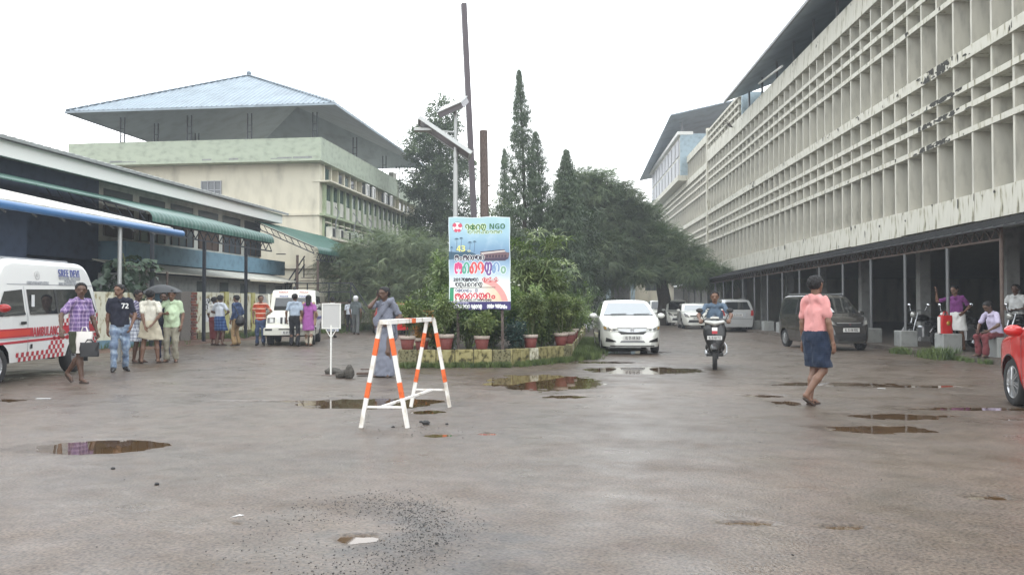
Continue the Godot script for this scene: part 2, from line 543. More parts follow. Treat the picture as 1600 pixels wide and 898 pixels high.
	car.call("van_white", lin(0.72, 0.72, 0.70)); car.call("jeep_white", lin(0.66, 0.66, 0.58), 0.35, 0.6)
	car.call("scooter_black", lin(0.012, 0.012, 0.013), 0.35, 0.35)
	car.call("bike_red", lin(0.25, 0.01, 0.015)); car.call("bike_green", lin(0.02, 0.16, 0.13)); car.call("bike_black", lin(0.015, 0.015, 0.017))
	mat("car_glass", lin(0.018, 0.02, 0.022), 0.03); M.car_glass.metallic_specular = 0.7
	mat("screen_glass", lin(0.10, 0.11, 0.11), 0.05); M.screen_glass.metallic_specular = 0.9; M.screen_glass.metallic = 0.35; M.screen_glass.albedo_color = lin(0.30, 0.32, 0.33)
	mat("trim_black", lin(0.018, 0.018, 0.019), 0.5)
	mat("rubber", lin(0.02, 0.02, 0.02), 0.85)
	mat("chrome", lin(0.65, 0.66, 0.68), 0.12, 1.0)
	mat("alloy", lin(0.48, 0.49, 0.50), 0.3, 0.8)
	mat("lamp_glass", lin(0.45, 0.45, 0.42), 0.08); M.lamp_glass.metallic = 0.4
	mat("lamp_dark", lin(0.12, 0.12, 0.12), 0.08)
	mat("amber_lens", lin(0.45, 0.26, 0.05), 0.15)
	mat("red_lens", lin(0.30, 0.015, 0.015), 0.12)
	mat("plate_white", lin(0.68, 0.68, 0.66), 0.4)
	mat("print_black", lin(0.02, 0.02, 0.022), 0.5)
	mat("print_red", lin(0.42, 0.03, 0.045), 0.4)
	mat("print_blue", lin(0.06, 0.08, 0.28), 0.4)
	mat("print_grey", lin(0.30, 0.31, 0.33), 0.5)
	mat("print_white", lin(0.80, 0.80, 0.78), 0.5)
	mat("print_yellow", lin(0.75, 0.68, 0.10), 0.5)
	mat("orange_stripe", lin(0.55, 0.055, 0.035), 0.4)
	mat("paper", lin(0.62, 0.63, 0.63), 0.8)
	mat("bag_red", lin(0.50, 0.015, 0.015), 0.45)
	mat("bag_white", lin(0.66, 0.63, 0.60), 0.45)
	mat("bag_black", lin(0.016, 0.016, 0.018), 0.6)
	mat("umbrella_cloth", lin(0.020, 0.022, 0.025), 0.6)
	mat("notice_back", lin(0.46, 0.46, 0.45), 0.5)
	# people
	for k in [["skin_dark", 0.10, 0.055, 0.037], ["skin_brown", 0.165, 0.088, 0.056], ["skin_light", 0.20, 0.11, 0.07]]:
		var m := mat(k[0], lin(k[1], k[2], k[3]), 0.5); m.subsurf_scatter_enabled = true; m.subsurf_scatter_strength = 0.08
	mat("hair_black", lin(0.006, 0.005, 0.006), 0.75)
	mat("eye_dark", lin(0.03, 0.025, 0.02), 0.2)
	mat("sandal", lin(0.045, 0.03, 0.022), 0.7)
	mat("shoe_black", lin(0.015, 0.015, 0.016), 0.4)
	mat("helmet_white", lin(0.62, 0.63, 0.65), 0.2)
	var plaid := weave(64, func(x, y):
		var a: float = (1.0 if x % 32 < 13 else 0.0) + (1.0 if y % 32 < 13 else 0.0)
		var l := 1.0 if (x % 32 == 22 or x % 32 == 23 or y % 32 == 22 or y % 32 == 23) else 0.0
		return Color(0.52, 0.42, 0.60).lerp(Color(0.30, 0.24, 0.42), a * 0.42).lerp(Color(0.93, 0.88, 0.92), l * 0.75))
	cloth("shirt_plaid", Color.WHITE, plaid, 7.0)
	var check := weave(64, func(x, y):
		var a: float = (1.0 if x % 16 < 4 else 0.0) + (1.0 if y % 16 < 4 else 0.0)
		return Color(0.10, 0.17, 0.27).lerp(Color(0.20, 0.28, 0.36), a * 0.5))
	cloth("lungi_blue_check", Color(0.60, 0.68, 0.76), check, 9.0)
	var check2 := weave(64, func(x, y):
		var a: float = (1.0 if x % 32 < 7 else 0.0) + (1.0 if y % 32 < 7 else 0.0)
		return Color(0.10, 0.22, 0.42).lerp(Color(0.42, 0.52, 0.66), a * 0.5))
	cloth("lungi_blue", Color.WHITE, check2, 5.0)
	var check3 := weave(64, func(x, y):
		var a: float = (1.0 if x % 32 < 6 else 0.0) + (1.0 if y % 32 < 6 else 0.0)
		return Color(0.82, 0.84, 0.88).lerp(Color(0.12, 0.16, 0.32), a * 0.55))
	cloth("lungi_white_check", Color.WHITE, check3, 6.0)
	var stripes := weave(64, func(_x, y): return Color(0.85, 0.78, 0.70) if y % 32 < 6 else Color(0.66, 0.25, 0.14))
	cloth("shirt_orange_stripe", Color.WHITE, stripes, 3.2)
	var batik := weave(64, func(x, y): return Color(0.40, 0.38, 0.52).lerp(Color(0.80, 0.79, 0.84), 1.0 if sin(x * 0.2 + y * 0.4) > 0.45 else 0.0))
	cloth("shirt_grey_stripe", Color.WHITE, batik, 4.0)
	var sari := weave(64, func(x, y): return Color(0.36, 0.38, 0.44).lerp(Color(0.52, 0.53, 0.57), 0.5 + 0.5 * sin(x * 0.39) * sin(y * 0.39)))
	cloth("sari_grey", Color.WHITE, sari, 5.0)
	var denim := noise_tex(91, 0.01, 4, [[0.0, Color(0.24, 0.29, 0.38)], [0.45, Color(0.44, 0.51, 0.60)], [1.0, Color(0.74, 0.79, 0.83)]], 256)
	cloth("jeans_faded", Color.WHITE, denim, 2.2)
	cloth("jeans_blue", Color(0.55, 0.58, 0.68), denim, 2.2)
	for k in [["shirt_pink", 0.60, 0.27, 0.26], ["shirt_navy", 0.012, 0.014, 0.028], ["shirt_cream", 0.60, 0.58, 0.50], ["shirt_green", 0.50, 0.62, 0.42], ["shirt_pale", 0.48, 0.52, 0.58],
		["shirt_dark_blue", 0.035, 0.06, 0.13], ["shirt_light_blue", 0.36, 0.43, 0.52], ["kurti_magenta", 0.34, 0.10, 0.34], ["shawl_beige", 0.38, 0.26, 0.17], ["shirt_grey", 0.10, 0.12, 0.125],
		["shirt_steel", 0.085, 0.125, 0.175], ["shirt_rose", 0.58, 0.44, 0.47], ["shirt_purple", 0.16, 0.035, 0.16], ["shirt_white", 0.60, 0.61, 0.60], ["shirt_lilac", 0.46, 0.42, 0.56],
		["lungi_cream", 0.55, 0.50, 0.38], ["lungi_white", 0.66, 0.66, 0.64], ["lungi_olive", 0.045, 0.05, 0.03], ["trousers_khaki", 0.28, 0.26, 0.20], ["trousers_tan", 0.30, 0.20, 0.10],
		["trousers_black", 0.014, 0.015, 0.02], ["trousers_grey", 0.12, 0.13, 0.13], ["leggings_cream", 0.55, 0.50, 0.40], ["lungi_maroon", 0.14, 0.03, 0.035], ["trousers_navy", 0.02, 0.022, 0.06]]:
		cloth(k[0], lin(k[1], k[2], k[3]))

# ---------------------------------------------------------------- ground with hollows, and the water in them
# each hollow: x, distance, half width, half depth of the water, noise in its outline
var hollows := [
	[-3.85, 8.05, 0.56, 0.40, 0.15], [-1.85, 11.7, 0.95, 0.62, 0.3], [-3.3, 11.9, 0.8, 0.07, 0.5], [-1.05, 10.7, 0.20, 0.2, 0.4],
	[0.55, 15.0, 1.0, 1.55, 0.25], [2.75, 17.7, 1.2, 0.95, 0.35], [2.1, 20.2, 0.75, 0.35, 0.5], [5.35, 14.5, 1.05, 0.33, 0.5], [6.7, 14.1, 0.8, 0.22, 0.5],
	[4.62, 10.25, 0.58, 0.27, 0.4], [3.95, 9.2, 0.55, 0.28, 0.3], [3.75, 11.7, 0.2, 0.28, 0.5], [3.7, 12.6, 0.28, 0.22, 0.5], [3.27, 5.9, 0.15, 0.07, 0.5],
	[1.96, 5.1, 0.13, 0.045, 0.4], [-0.87, 4.86, 0.12, 0.085, 0.35], [-7.15, 12.0, 0.35, 0.2, 0.4], [-7.3, 10.3, 0.3, 0.1, 0.4], [0.75, 12.5, 0.32, 0.2, 0.6],
	[-0.75, 8.75, 0.16, 0.13, 0.6], [-0.25, 8.85, 0.12, 0.08, 0.6], [5.9, 11.0, 0.8, 0.18, 0.6], [1.4, 5.2, 0.16, 0.05, 0.8], [6.3, 10.0, 0.5, 0.12, 0.6], [3.0, 24.6, 1.4, 0.8, 0.5]]
const WATER := -0.0125
var gn := FastNoiseLite.new()

func puddle_r(p: Array, x: float, d: float) -> float:
	var dx: float = (x - p[0]) / p[2]; var dz: float = (d - p[1]) / p[3]
	var r := sqrt(dx * dx + dz * dz)
	if r > 3.0: return r
	var w: float = clampf(p[2] * 0.9, 0.12, 1.0)
	return r + p[4] * (gn.get_noise_2d(x / w * 55.0, d / w * 75.0) + 0.6 * gn.get_noise_2d(x * 260.0, d * 260.0))

func ground_y(x: float, d: float) -> float:
	var h := 0.006 * gn.get_noise_2d(x * 22.0, d * 22.0) + 0.004 * gn.get_noise_2d(x * 90.0 + 40, d * 90.0) + 0.0022 * gn.get_noise_2d(x * 420.0, d * 420.0)
	var hole := 0.0
	for p in hollows:
		if absf(x - p[0]) < p[2] * 2.2 and absf(d - p[1]) < p[3] * 2.2:
			hole = maxf(hole, 1.28 - puddle_r(p, x, d))
	return h * (1.0 - clampf(hole * 2.0, 0.0, 0.7)) - 0.045 * hole

func ground():
	gn.seed = 11; gn.frequency = 0.02; gn.fractal_octaves = 3
	var xs := PackedFloat32Array(); var ds := PackedFloat32Array()
	for q in [-600.0, -250.0, -120.0, -60.0, -36.0, -26.0, -20.0, -17.0, -15.5]: xs.append(q)
	var q := -14.0
	while q < 14.0:
		xs.append(q)
		q += 0.05 if absf(q) < 7.5 else 0.12
	for e in [14.0, 15.5, 17.0, 20.0, 26.0, 36.0, 60.0, 120.0, 250.0, 600.0]: xs.append(e)
	for e in [-60.0, -20.0, -8.0, -2.0, 1.5, 3.0]: ds.append(e)
	q = 3.6
	while q < 30.0:
		ds.append(q); q += maxf(0.028, q * 0.0062)
	for e in [30.0, 33.0, 38.0, 45.0, 55.0, 70.0, 100.0, 160.0, 300.0, 600.0, 1500.0]: ds.append(e)
	var nx := xs.size(); var nd := ds.size()
	var v := PackedVector3Array(); v.resize(nx * nd)
	var c := PackedColorArray(); c.resize(nx * nd)
	var uv := PackedVector2Array(); uv.resize(nx * nd)
	var nn := PackedVector3Array(); nn.resize(nx * nd)
	for j in nd:
		for i in nx:
			var x := xs[i]; var d := ds[j]
			var near := absf(x) <= 14.0 and d >= 3.6 and d <= 30.0
			v[j * nx + i] = Vector3(x, ground_y(x, d) if near else 0.0, -d)
			uv[j * nx + i] = Vector2(x / 7.0, d / 7.0)
			# old tarmac: brown silt in patches, black exposed bitumen round the broken hole
			var n1 := gn.get_noise_2d(x * 9.0 + 300, d * 9.0); var n2 := gn.get_noise_2d(x * 38.0, d * 38.0 + 500); var n3 := gn.get_noise_2d(x * 170.0, d * 170.0)
			var k := 1.0 + 0.12 * n1 + 0.16 * n2 + 0.26 * n3
			var col := Color(0.132, 0.106, 0.086).lerp(Color(0.150, 0.114, 0.088), clampf(n1 * 0.9 + 0.5, 0, 1))
			col = col.lerp(Color(0.104, 0.087, 0.075), clampf(n2 * 2.0 - 0.1, 0, 1) * 0.45)
			if d < 12.0:
				# a broken ring of bare bitumen and grit round the hole, with silt inside it
				var dx := (x + 0.93) / 0.46; var dd := (d - 4.98) / 0.72
				var r := sqrt(dx * dx + dd * dd) + 0.5 * n2 + 0.55 * n3
				var side := clampf(0.25 + 0.6 * (dx + 0.35 * dd), 0.2, 1.0)
				var ring := clampf(1.2 - absf(r - 0.95) * 2.6, 0.0, 1.0) * side
				var spill := clampf(1.2 - sqrt(pow((x + 0.25) / 0.75, 2) + pow((d - 4.6) / 0.75, 2)) + 0.8 * n2 + 0.7 * n3, 0.0, 1.0) * 0.5
				col = col.lerp(Color(0.030, 0.030, 0.031), clampf(maxf(ring, spill) * (0.85 + 0.9 * n3), 0.0, 0.88))
				col = col.lerp(Color(0.19, 0.15, 0.115), clampf(0.75 - r, 0.0, 1.0) * 0.6)
			# brown mud left where water has stood
			var mud := gn.get_noise_2d(x * 30.0 + 900, d * 42.0 - 300) + 0.5 * n3
			if mud > 0.34: col = col.lerp(Color(0.095, 0.068, 0.048), clampf((mud - 0.34) * 6.0, 0.0, 1.0) * 0.7)
			for p in hollows:   # and round the rims of the hollows
				if absf(x - p[0]) < p[2] * 2.0 and absf(d - p[1]) < p[3] * 2.0:
					var e := puddle_r(p, x, d) + 0.35 * n3
					if e < 1.4: col = col.lerp(Color(0.085, 0.062, 0.045), 0.6)
			col = col * k
			col.a = 1.0
			c[j * nx + i] = col
	for j in nd:
		for i in nx:
			var a := v[j * nx + maxi(i - 1, 0)]; var b := v[j * nx + mini(i + 1, nx - 1)]
			var e := v[maxi(j - 1, 0) * nx + i]; var f := v[mini(j + 1, nd - 1) * nx + i]
			var t := (b - a).cross(f - e)
			nn[j * nx + i] = t.normalized() if t.y > 0 else (-t).normalized()
	var ix := PackedInt32Array()
	for j in nd - 1:
		for i in nx - 1:
			var a := j * nx + i
			ix.append_array(PackedInt32Array([a, a + nx, a + 1, a + 1, a + nx, a + nx + 1]))
	var arr := []; arr.resize(Mesh.ARRAY_MAX)
	arr[Mesh.ARRAY_VERTEX] = v; arr[Mesh.ARRAY_NORMAL] = nn; arr[Mesh.ARRAY_COLOR] = c; arr[Mesh.ARRAY_TEX_UV] = uv; arr[Mesh.ARRAY_INDEX] = ix
	var am := ArrayMesh.new(); am.add_surface_from_arrays(Mesh.PRIMITIVE_TRIANGLES, arr)
	var m := mat("tarmac", Color.WHITE, 1.0)
	m.vertex_color_use_as_albedo = true
	m.albedo_texture = noise_tex(101, 0.11, 4, [[0.0, grey(0.40)], [0.30, grey(0.76)], [0.52, grey(0.91)], [0.75, grey(1.0)], [1.0, Color(1.0, 0.97, 0.92)]], 2048)
	m.roughness_texture = noise_tex(102, 0.008, 7, [[0.0, grey(0.24)], [0.33, grey(0.33)], [0.50, grey(0.40)], [0.7, grey(0.47)], [1.0, grey(0.60)]], 1024)
	m.roughness_texture_channel = BaseMaterial3D.TEXTURE_CHANNEL_RED
	m.heightmap_enabled = true; m.heightmap_texture = noise_tex(103, 0.14, 4, [], 2048); m.heightmap_scale = 0.22
	m.metallic_specular = 0.38
	var o := inst("ground", am, m); tag(o, "wet brown tarmac of the hospital yard", "", "", "structure")
	for p in hollows:
		var mb := MB.new().at(Vector3(p[0], 0, -p[1]))
		var n := 28
		for k in n:
			var a := TAU * k / n; var b := TAU * (k + 1) / n
			mb.tri(Vector3(p[0], WATER, -p[1]), Vector3(p[0] + cos(a) * p[2] * 1.5, WATER, -p[1] - sin(a) * p[3] * 1.5), Vector3(p[0] + cos(b) * p[2] * 1.5, WATER, -p[1] - sin(b) * p[3] * 1.5))
		struct("puddle", mb, M.water_muddy, Vector3(p[0], rng.randf() * 0.0006, -p[1]))
	# grit and stones round the broken patch
	var st := MB.new(); st.ball(Vector3.ZERO, Vector3(1, 0.7, 0.8), 5, 3)
	for i in st.v.size(): st.v[i] *= 1.0 + 0.35 * sin(st.v[i].x * 9.0 + st.v[i].z * 7.0)
	var xfs := []; var cols := []
	for i in 2600:
		var r := rng.randf(); var x := 0.0; var d := 0.0
		if r < 0.92:
			var a := rng.randfn(0.35, 1.15); var rr := 0.80 + rng.randfn(0.0, 0.20)
			if rng.randf() < 0.12: a = rng.randf() * TAU; rr = rng.randf_range(0.3, 1.3)
			x = -0.93 + cos(a) * rr * 0.62; d = 4.98 + sin(a) * rr * 0.95
		elif r < 0.95:
			x = -1.0 + rng.randfn(0.0, 0.35); d = 9.0 + rng.randfn(0.0, 0.3)
		else:
			x = rng.randf_range(-6, 6); d = rng.randf_range(4, 13)
		if d < 3.8 or ground_y(x, d) < -0.006: continue
		var s := rng.randf_range(0.002, 0.0055) * (1.0 if r < 0.92 else 1.3)
		if rng.randf() < 0.015: s *= 1.9
		xfs.append(Transform3D(Basis.from_euler(Vector3(rng.randf() * 6, rng.randf() * 6, 0)).scaled(Vector3.ONE * s), Vector3(x, ground_y(x, d) + s * 0.1, -d)))
		cols.append(Color(0.042, 0.041, 0.040) * rng.randf_range(0.5, 1.6) if rng.randf() < 0.9 else Color(0.2, 0.17, 0.14))
	var gm := mat("grit", Color.WHITE, 0.8); gm.vertex_color_use_as_albedo = true
	stuff(tag(multi("loose_grit", st.mesh(), gm, xfs, cols, self), "black grit and small stones scattered over the tarmac", "grit"))
	# raised walk under the office block, rough at its edge
	var pv := MB.new()
	var edge := func(u): return 9.85 + 0.12 * gn.get_noise_1d(u * 40.0) + 0.08 * gn.get_noise_1d(u * 190.0)
	var u := 15.0
	while u < 100.0:
		var e0: float = edge.call(u); var e1: float = edge.call(u + 0.5)
		pv.quad(Vector3(e0, 0.13, -u), Vector3(35.2, 0.13, -u), Vector3(35.2, 0.13, -u - 0.5), Vector3(e1, 0.13, -u - 0.5))
		pv.quad(Vector3(e0 - 0.05, -0.05, -u), Vector3(e0, 0.13, -u), Vector3(e1, 0.13, -u - 0.5), Vector3(e1 - 0.05, -0.05, -u - 0.5))
		u += 0.5
	struct("pavement", pv, M.pavement_slab, Vector3.ZERO, RIGHT_YAW)
	# earth verge along the compound wall
	var vg := MB.new()
	var vedge := func(uu): return -14.3 + 0.3 * gn.get_noise_1d(uu * 20.0) + 0.15 * gn.get_noise_1d(uu * 120.0)
	u = 12.0
	vg.s = 1
	while u < 80.0:
		var e0: float = vedge.call(u); var e1: float = vedge.call(u + 0.5)
		var m0 := 0.06 + 0.05 * gn.get_noise_1d(u * 60.0); var m1 := 0.06 + 0.05 * gn.get_noise_1d(u * 60.0 + 30.0)
		vg.quad(Vector3(-18.5, 0.12, -u), Vector3(-15.2, m0, -u), Vector3(-15.2, m1, -u - 0.5), Vector3(-18.5, 0.12, -u - 0.5))
		vg.quad(Vector3(-15.2, m0, -u), Vector3(e0, -0.012, -u), Vector3(e1, -0.012, -u - 0.5), Vector3(-15.2, m1, -u - 0.5))
		u += 0.5
	struct("verge_ground", vg, M.laterite, Vector3.ZERO, LEFT_YAW)

# ---------------------------------------------------------------- the long office block with concrete sun breakers
func office_block():
	var base := Vector3(12, 0, -18)
	var o := thing("office_block", "long weathered concrete office block with rows of white sun-breaker fins", "building", RP(12, 18), RIGHT_YAW)
	var u0 := 15.0; var u1 := 67.0
	var bx := func(n, m, x0, x1, y0, y1, a, b): return obj(n, MB.new().at(base).box(Vector3(x0, y0, -a), Vector3(x1, y1, -b)), m, o)
	# the band over the ground floor is cracked and broken along its lower edge: pieces of uneven depth
	var u := u0
	while u < u1:
		var w := rng.randf_range(3.6, 5.4)
		var e := minf(u + w, u1)
		bx.call("band_panel", M.weathered_band, 11.93 + rng.randf() * 0.02, 12.3, 3.70 + rng.randf() * 0.05, 4.52 + rng.randf() * 0.03, u, e - 0.012)
		u = e
	bx.call("facade_wall", M.bay_panel, 12.62, 12.85, 3.7, 13.2, u0, u1)
	bx.call("end_wall", M.cream_plaster, 12.86, 35.3, 0.0, 13.2, u1 - 0.25, u1)
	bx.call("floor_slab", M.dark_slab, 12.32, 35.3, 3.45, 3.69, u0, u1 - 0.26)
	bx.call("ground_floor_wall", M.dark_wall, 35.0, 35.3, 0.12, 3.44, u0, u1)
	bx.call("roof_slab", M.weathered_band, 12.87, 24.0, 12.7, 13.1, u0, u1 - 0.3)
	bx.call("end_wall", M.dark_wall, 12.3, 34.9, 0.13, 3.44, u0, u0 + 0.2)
	# slab bands, in lengths that do not line up
	u = u0
	while u < u1:
		var e := minf(u + rng.randf_range(5.0, 8.0), u1)
		bx.call("slab_band", M.weathered_band, 11.90 + rng.randf() * 0.03, 12.61, 8.47, 8.80 + rng.randf() * 0.02, u, e - 0.01)
		u = e
	u = u0
	while u < u1:
		var e := minf(u + 7.5, u1)
		bx.call("parapet", M.weathered_band, 11.90, 12.61, 12.62, 13.55, u, e - 0.008)
		u = e
	for st in [0.0, 4.15]:
		for h in [6.31, 7.03, 7.60]:
			bx.call("rail", M.weathered_band, 11.95, 12.60, h + st, h + 0.17 + st, u0, u1)
	# black mould where the water runs down: thick round one rain pipe, thin elsewhere
	var md := MB.new().at(base)
	var patch_of := func(x: float, ylo: float, yhi: float, uc: float, uw: float, yc: float, yh: float):
		var pts := []
		for k in 12:
			var t := TAU * k / 12.0
			var r := rng.randf_range(0.55, 1.15)
			pts.append(Vector3(x, clampf(yc + sin(t) * yh * r, ylo, yhi), -uc - cos(t) * uw * r))
		for k in 12: md.tri(Vector3(x, clampf(yc, ylo, yhi), -uc), pts[k], pts[(k + 1) % 12])
	for k in 110:
		var uc := 26.6 + rng.randfn(0.0, 0.75)
		var tall := rng.randf() < 0.5
		var row: Array = [[11.894, 8.475, 8.80], [11.947, 6.315, 6.475], [11.947, 7.035, 7.195], [11.947, 7.605, 7.765]][k % 4]
		patch_of.call(row[0] - 0.001 * rng.randf(), row[1], row[2], uc, rng.randf_range(0.03, 0.22), rng.randf_range(row[1], row[2]), rng.randf_range(0.05, 0.2) if tall else rng.randf_range(0.02, 0.06))
	for k in 150:
		var uc := rng.randf_range(15.5, 66.0)
		var row: Array = [[11.894, 8.475, 8.82], [11.947, 6.315, 6.475], [11.947, 10.465, 10.62], [11.924, 3.75, 4.54], [11.894, 8.475, 8.82], [11.894, 12.63, 13.5]][k % 6]
		var y: float = row[2] - absf(rng.randfn(0.0, 0.12)) if rng.randf() < 0.7 else rng.randf_range(row[1], row[2])
		patch_of.call(row[0] - 0.001 * rng.randf(), row[1], row[2], uc, rng.randf_range(0.015, 0.07) * (3.0 if rng.randf() < 0.15 else 1.0), y, rng.randf_range(0.02, 0.16))
	stuff(obj("mould_stain", md, M.mould, o))
	var lower := MB.new().box(Vector3(-0.02, 4.5, 0.05), Vector3(0.62, 8.48, -0.05)).mesh()
	var upper := MB.new().box(Vector3(-0.02, 8.8, 0.05), Vector3(0.62, 12.63, -0.05)).mesh()
	u = 15.6
	while u < u1 - 0.3:
		inst("fin", lower, M.fin_concrete, o, Transform3D(Basis(), Vector3(0.0, 0, 18 - u)))
		inst("fin", upper, M.fin_concrete, o, Transform3D(Basis(), Vector3(0.0, 0, 18 - u)))
		u += 1.12
	# the raised end bay at the far end
	bx.call("end_post", M.weathered_band, 11.86, 12.66, 0.1, 15.3, u1, u1 + 0.35)
	bx.call("end_bay_wall", M.bay_panel, 12.62, 13.0, 13.2, 15.25, 55.6, u1 - 0.26)
	bx.call("end_bay_wall", M.blue_grey_wall, 12.1, 20.0, 13.56, 15.2, 55.3, 55.58)
	for h in [13.95, 14.45, 14.95]:
		bx.call("rail", M.weathered_band, 11.94, 12.6, h, h + 0.17, 55.6, u1)
	var third := MB.new().box(Vector3(-0.02, 13.55, 0.05), Vector3(0.62, 15.05, -0.05)).mesh()
	u = 56.0
	while u < u1 - 0.3:
		inst("fin", third, M.fin_concrete, o, Transform3D(Basis(), Vector3(0.0, 0, 18 - u)))
		u += 1.12
	# set-back top floor under a sheet roof on posts
	bx.call("upper_wall", M.blue_grey_wall, 15.0, 15.3, 13.11, 16.0, u0, 55.0)
	var rf := MB.new().at(base)
	var ue := 14.0
	while ue < 54.5:   # folded sheets
		var a := ue; var b := ue + 0.45
		rf.hexa([Vector3(10.9, 14.38, -a), Vector3(22, 18.6, -a), Vector3(22, 18.6, -b), Vector3(10.9, 14.38, -b),
			Vector3(10.9, 14.43, -a), Vector3(22, 18.65, -a), Vector3(22, 18.65, -b), Vector3(10.9, 14.43, -b)])
		rf.hexa([Vector3(10.88, 14.43, -b + 0.07), Vector3(22, 18.66, -b + 0.07), Vector3(22, 18.66, -b), Vector3(10.88, 14.43, -b),
			Vector3(10.88, 14.47, -b + 0.07), Vector3(22, 18.70, -b + 0.07), Vector3(22, 18.70, -b), Vector3(10.88, 14.47, -b)])
		ue = b
	obj("roof", rf, M.roof_lining, o)
	bx.call("gutter", M.steel_grey, 10.78, 10.88, 14.33, 14.47, 14.0, 54.6)
	u = 16.5
	while u < 55.0:
		bx.call("roof_post", M.steel_grey, 12.1, 12.2, 13.55, 14.78, u, u + 0.1)
		u += 3.36
	obj("waste_pipe", MB.new().at(base).tube([Vector3(11.7, 13.7, -44), Vector3(11.7, 14.1, -49)], 0.06), M.white_paint, o)
	# square columns inside the open ground floor
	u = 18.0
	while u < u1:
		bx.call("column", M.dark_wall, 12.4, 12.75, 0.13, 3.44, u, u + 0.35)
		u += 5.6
	# broken flags and a bare shrub rooted in the cornice at the end bay
	var tw := MB.new().at(base)
	for k in 9:
		var p := Vector3(11.85, 13.3, -57.2)
		var q := p + Vector3(-0.3 - rng.randf() * 0.5, rng.randf_range(-0.2, 0.9), rng.randf_range(-0.9, 0.9))
		tw.tube([p, p.lerp(q, 0.5) + Vector3(0, 0.1, 0), q], [0.03, 0.02, 0.008], 5)
	obj("rooted_twigs", tw, M.bark, o)

func far_office_block():
	var base := Vector3(12, 0, -67.5)
	var o := thing("far_office_block", "pale office wing beyond the tall end post with a jutting white framed box", "building", RP(12, 67.5), RIGHT_YAW)
	var bx := func(n, m, x0, x1, y0, y1, a, b): return obj(n, MB.new().at(base).box(Vector3(x0, y0, -a), Vector3(x1, y1, -b)), m, o)
	bx.call("facade_wall", M.bay_panel, 12.6, 12.9, 3.6, 14.9, 67.5, 118.0)
	bx.call("band_panel", M.weathered_band, 11.95, 12.5, 3.7, 4.5, 67.5, 118.0)
	bx.call("slab_band", M.weathered_band, 11.92, 12.59, 8.47, 8.8, 67.5, 118.0)
	bx.call("slab_band", M.weathered_band, 11.92, 12.59, 12.2, 12.7, 67.5, 118.0)
	bx.call("parapet", M.weathered_band, 11.92, 12.59, 14.3, 14.9, 67.5, 84.0)
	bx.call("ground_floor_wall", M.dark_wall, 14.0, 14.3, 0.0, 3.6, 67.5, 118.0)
	for st in [0.0, 4.15]:
		for h in [6.31, 7.03, 7.60]:
			bx.call("rail", M.weathered_band, 11.97, 12.58, h + st, h + 0.17 + st, 67.5, 118.0)
	var fin := MB.new().box(Vector3(0.0, 4.5, 0.06), Vector3(0.59, 14.3, -0.06)).mesh()
	var u := 68.6
	while u < 117.0:
		inst("fin", fin, M.fin_concrete, o, Transform3D(Basis(), Vector3(0, 0, 67.5 - u)))
		u += 1.12
	# the jutting box with its blue-grey flank
	bx.call("upper_wall", M.blue_grey_wall, 11.35, 22.0, 12.75, 17.0, 77.6, 77.9)
	bx.call("box_wall", M.clinic_plaster, 11.4, 11.6, 12.9, 16.9, 77.9, 101.0)
	bx.call("box_floor", M.weathered_band, 11.1, 12.5, 12.72, 13.2, 77.55, 101.3)
	bx.call("box_cornice", M.white_paint, 11.1, 12.5, 16.9, 17.2, 77.55, 101.3)
	for k in 9:
		var a := 78.6 + k * 2.5
		for r in 2:
			bx.call("window", M.print_grey, 11.33, 11.398, 13.4 + r * 1.75, 14.9 + r * 1.75, a, a + 1.9)
	var rf := MB.new().at(base)
	rf.hexa([Vector3(10.2, 18.2, -75.5), Vector3(21, 20.6, -75.5), Vector3(21, 18.6, -104), Vector3(10.2, 16.6, -104),
		Vector3(10.2, 18.3, -75.5), Vector3(21, 20.7, -75.5), Vector3(21, 18.7, -104), Vector3(10.2, 16.7, -104)])
	obj("roof", rf, M.roof_lining, o)
	for k in 5:
		bx.call("roof_post", M.steel_grey, 11.5, 11.65, 17.2, 18.1 - k * 0.3, 78.0 + k * 5.5, 78.15 + k * 5.5)

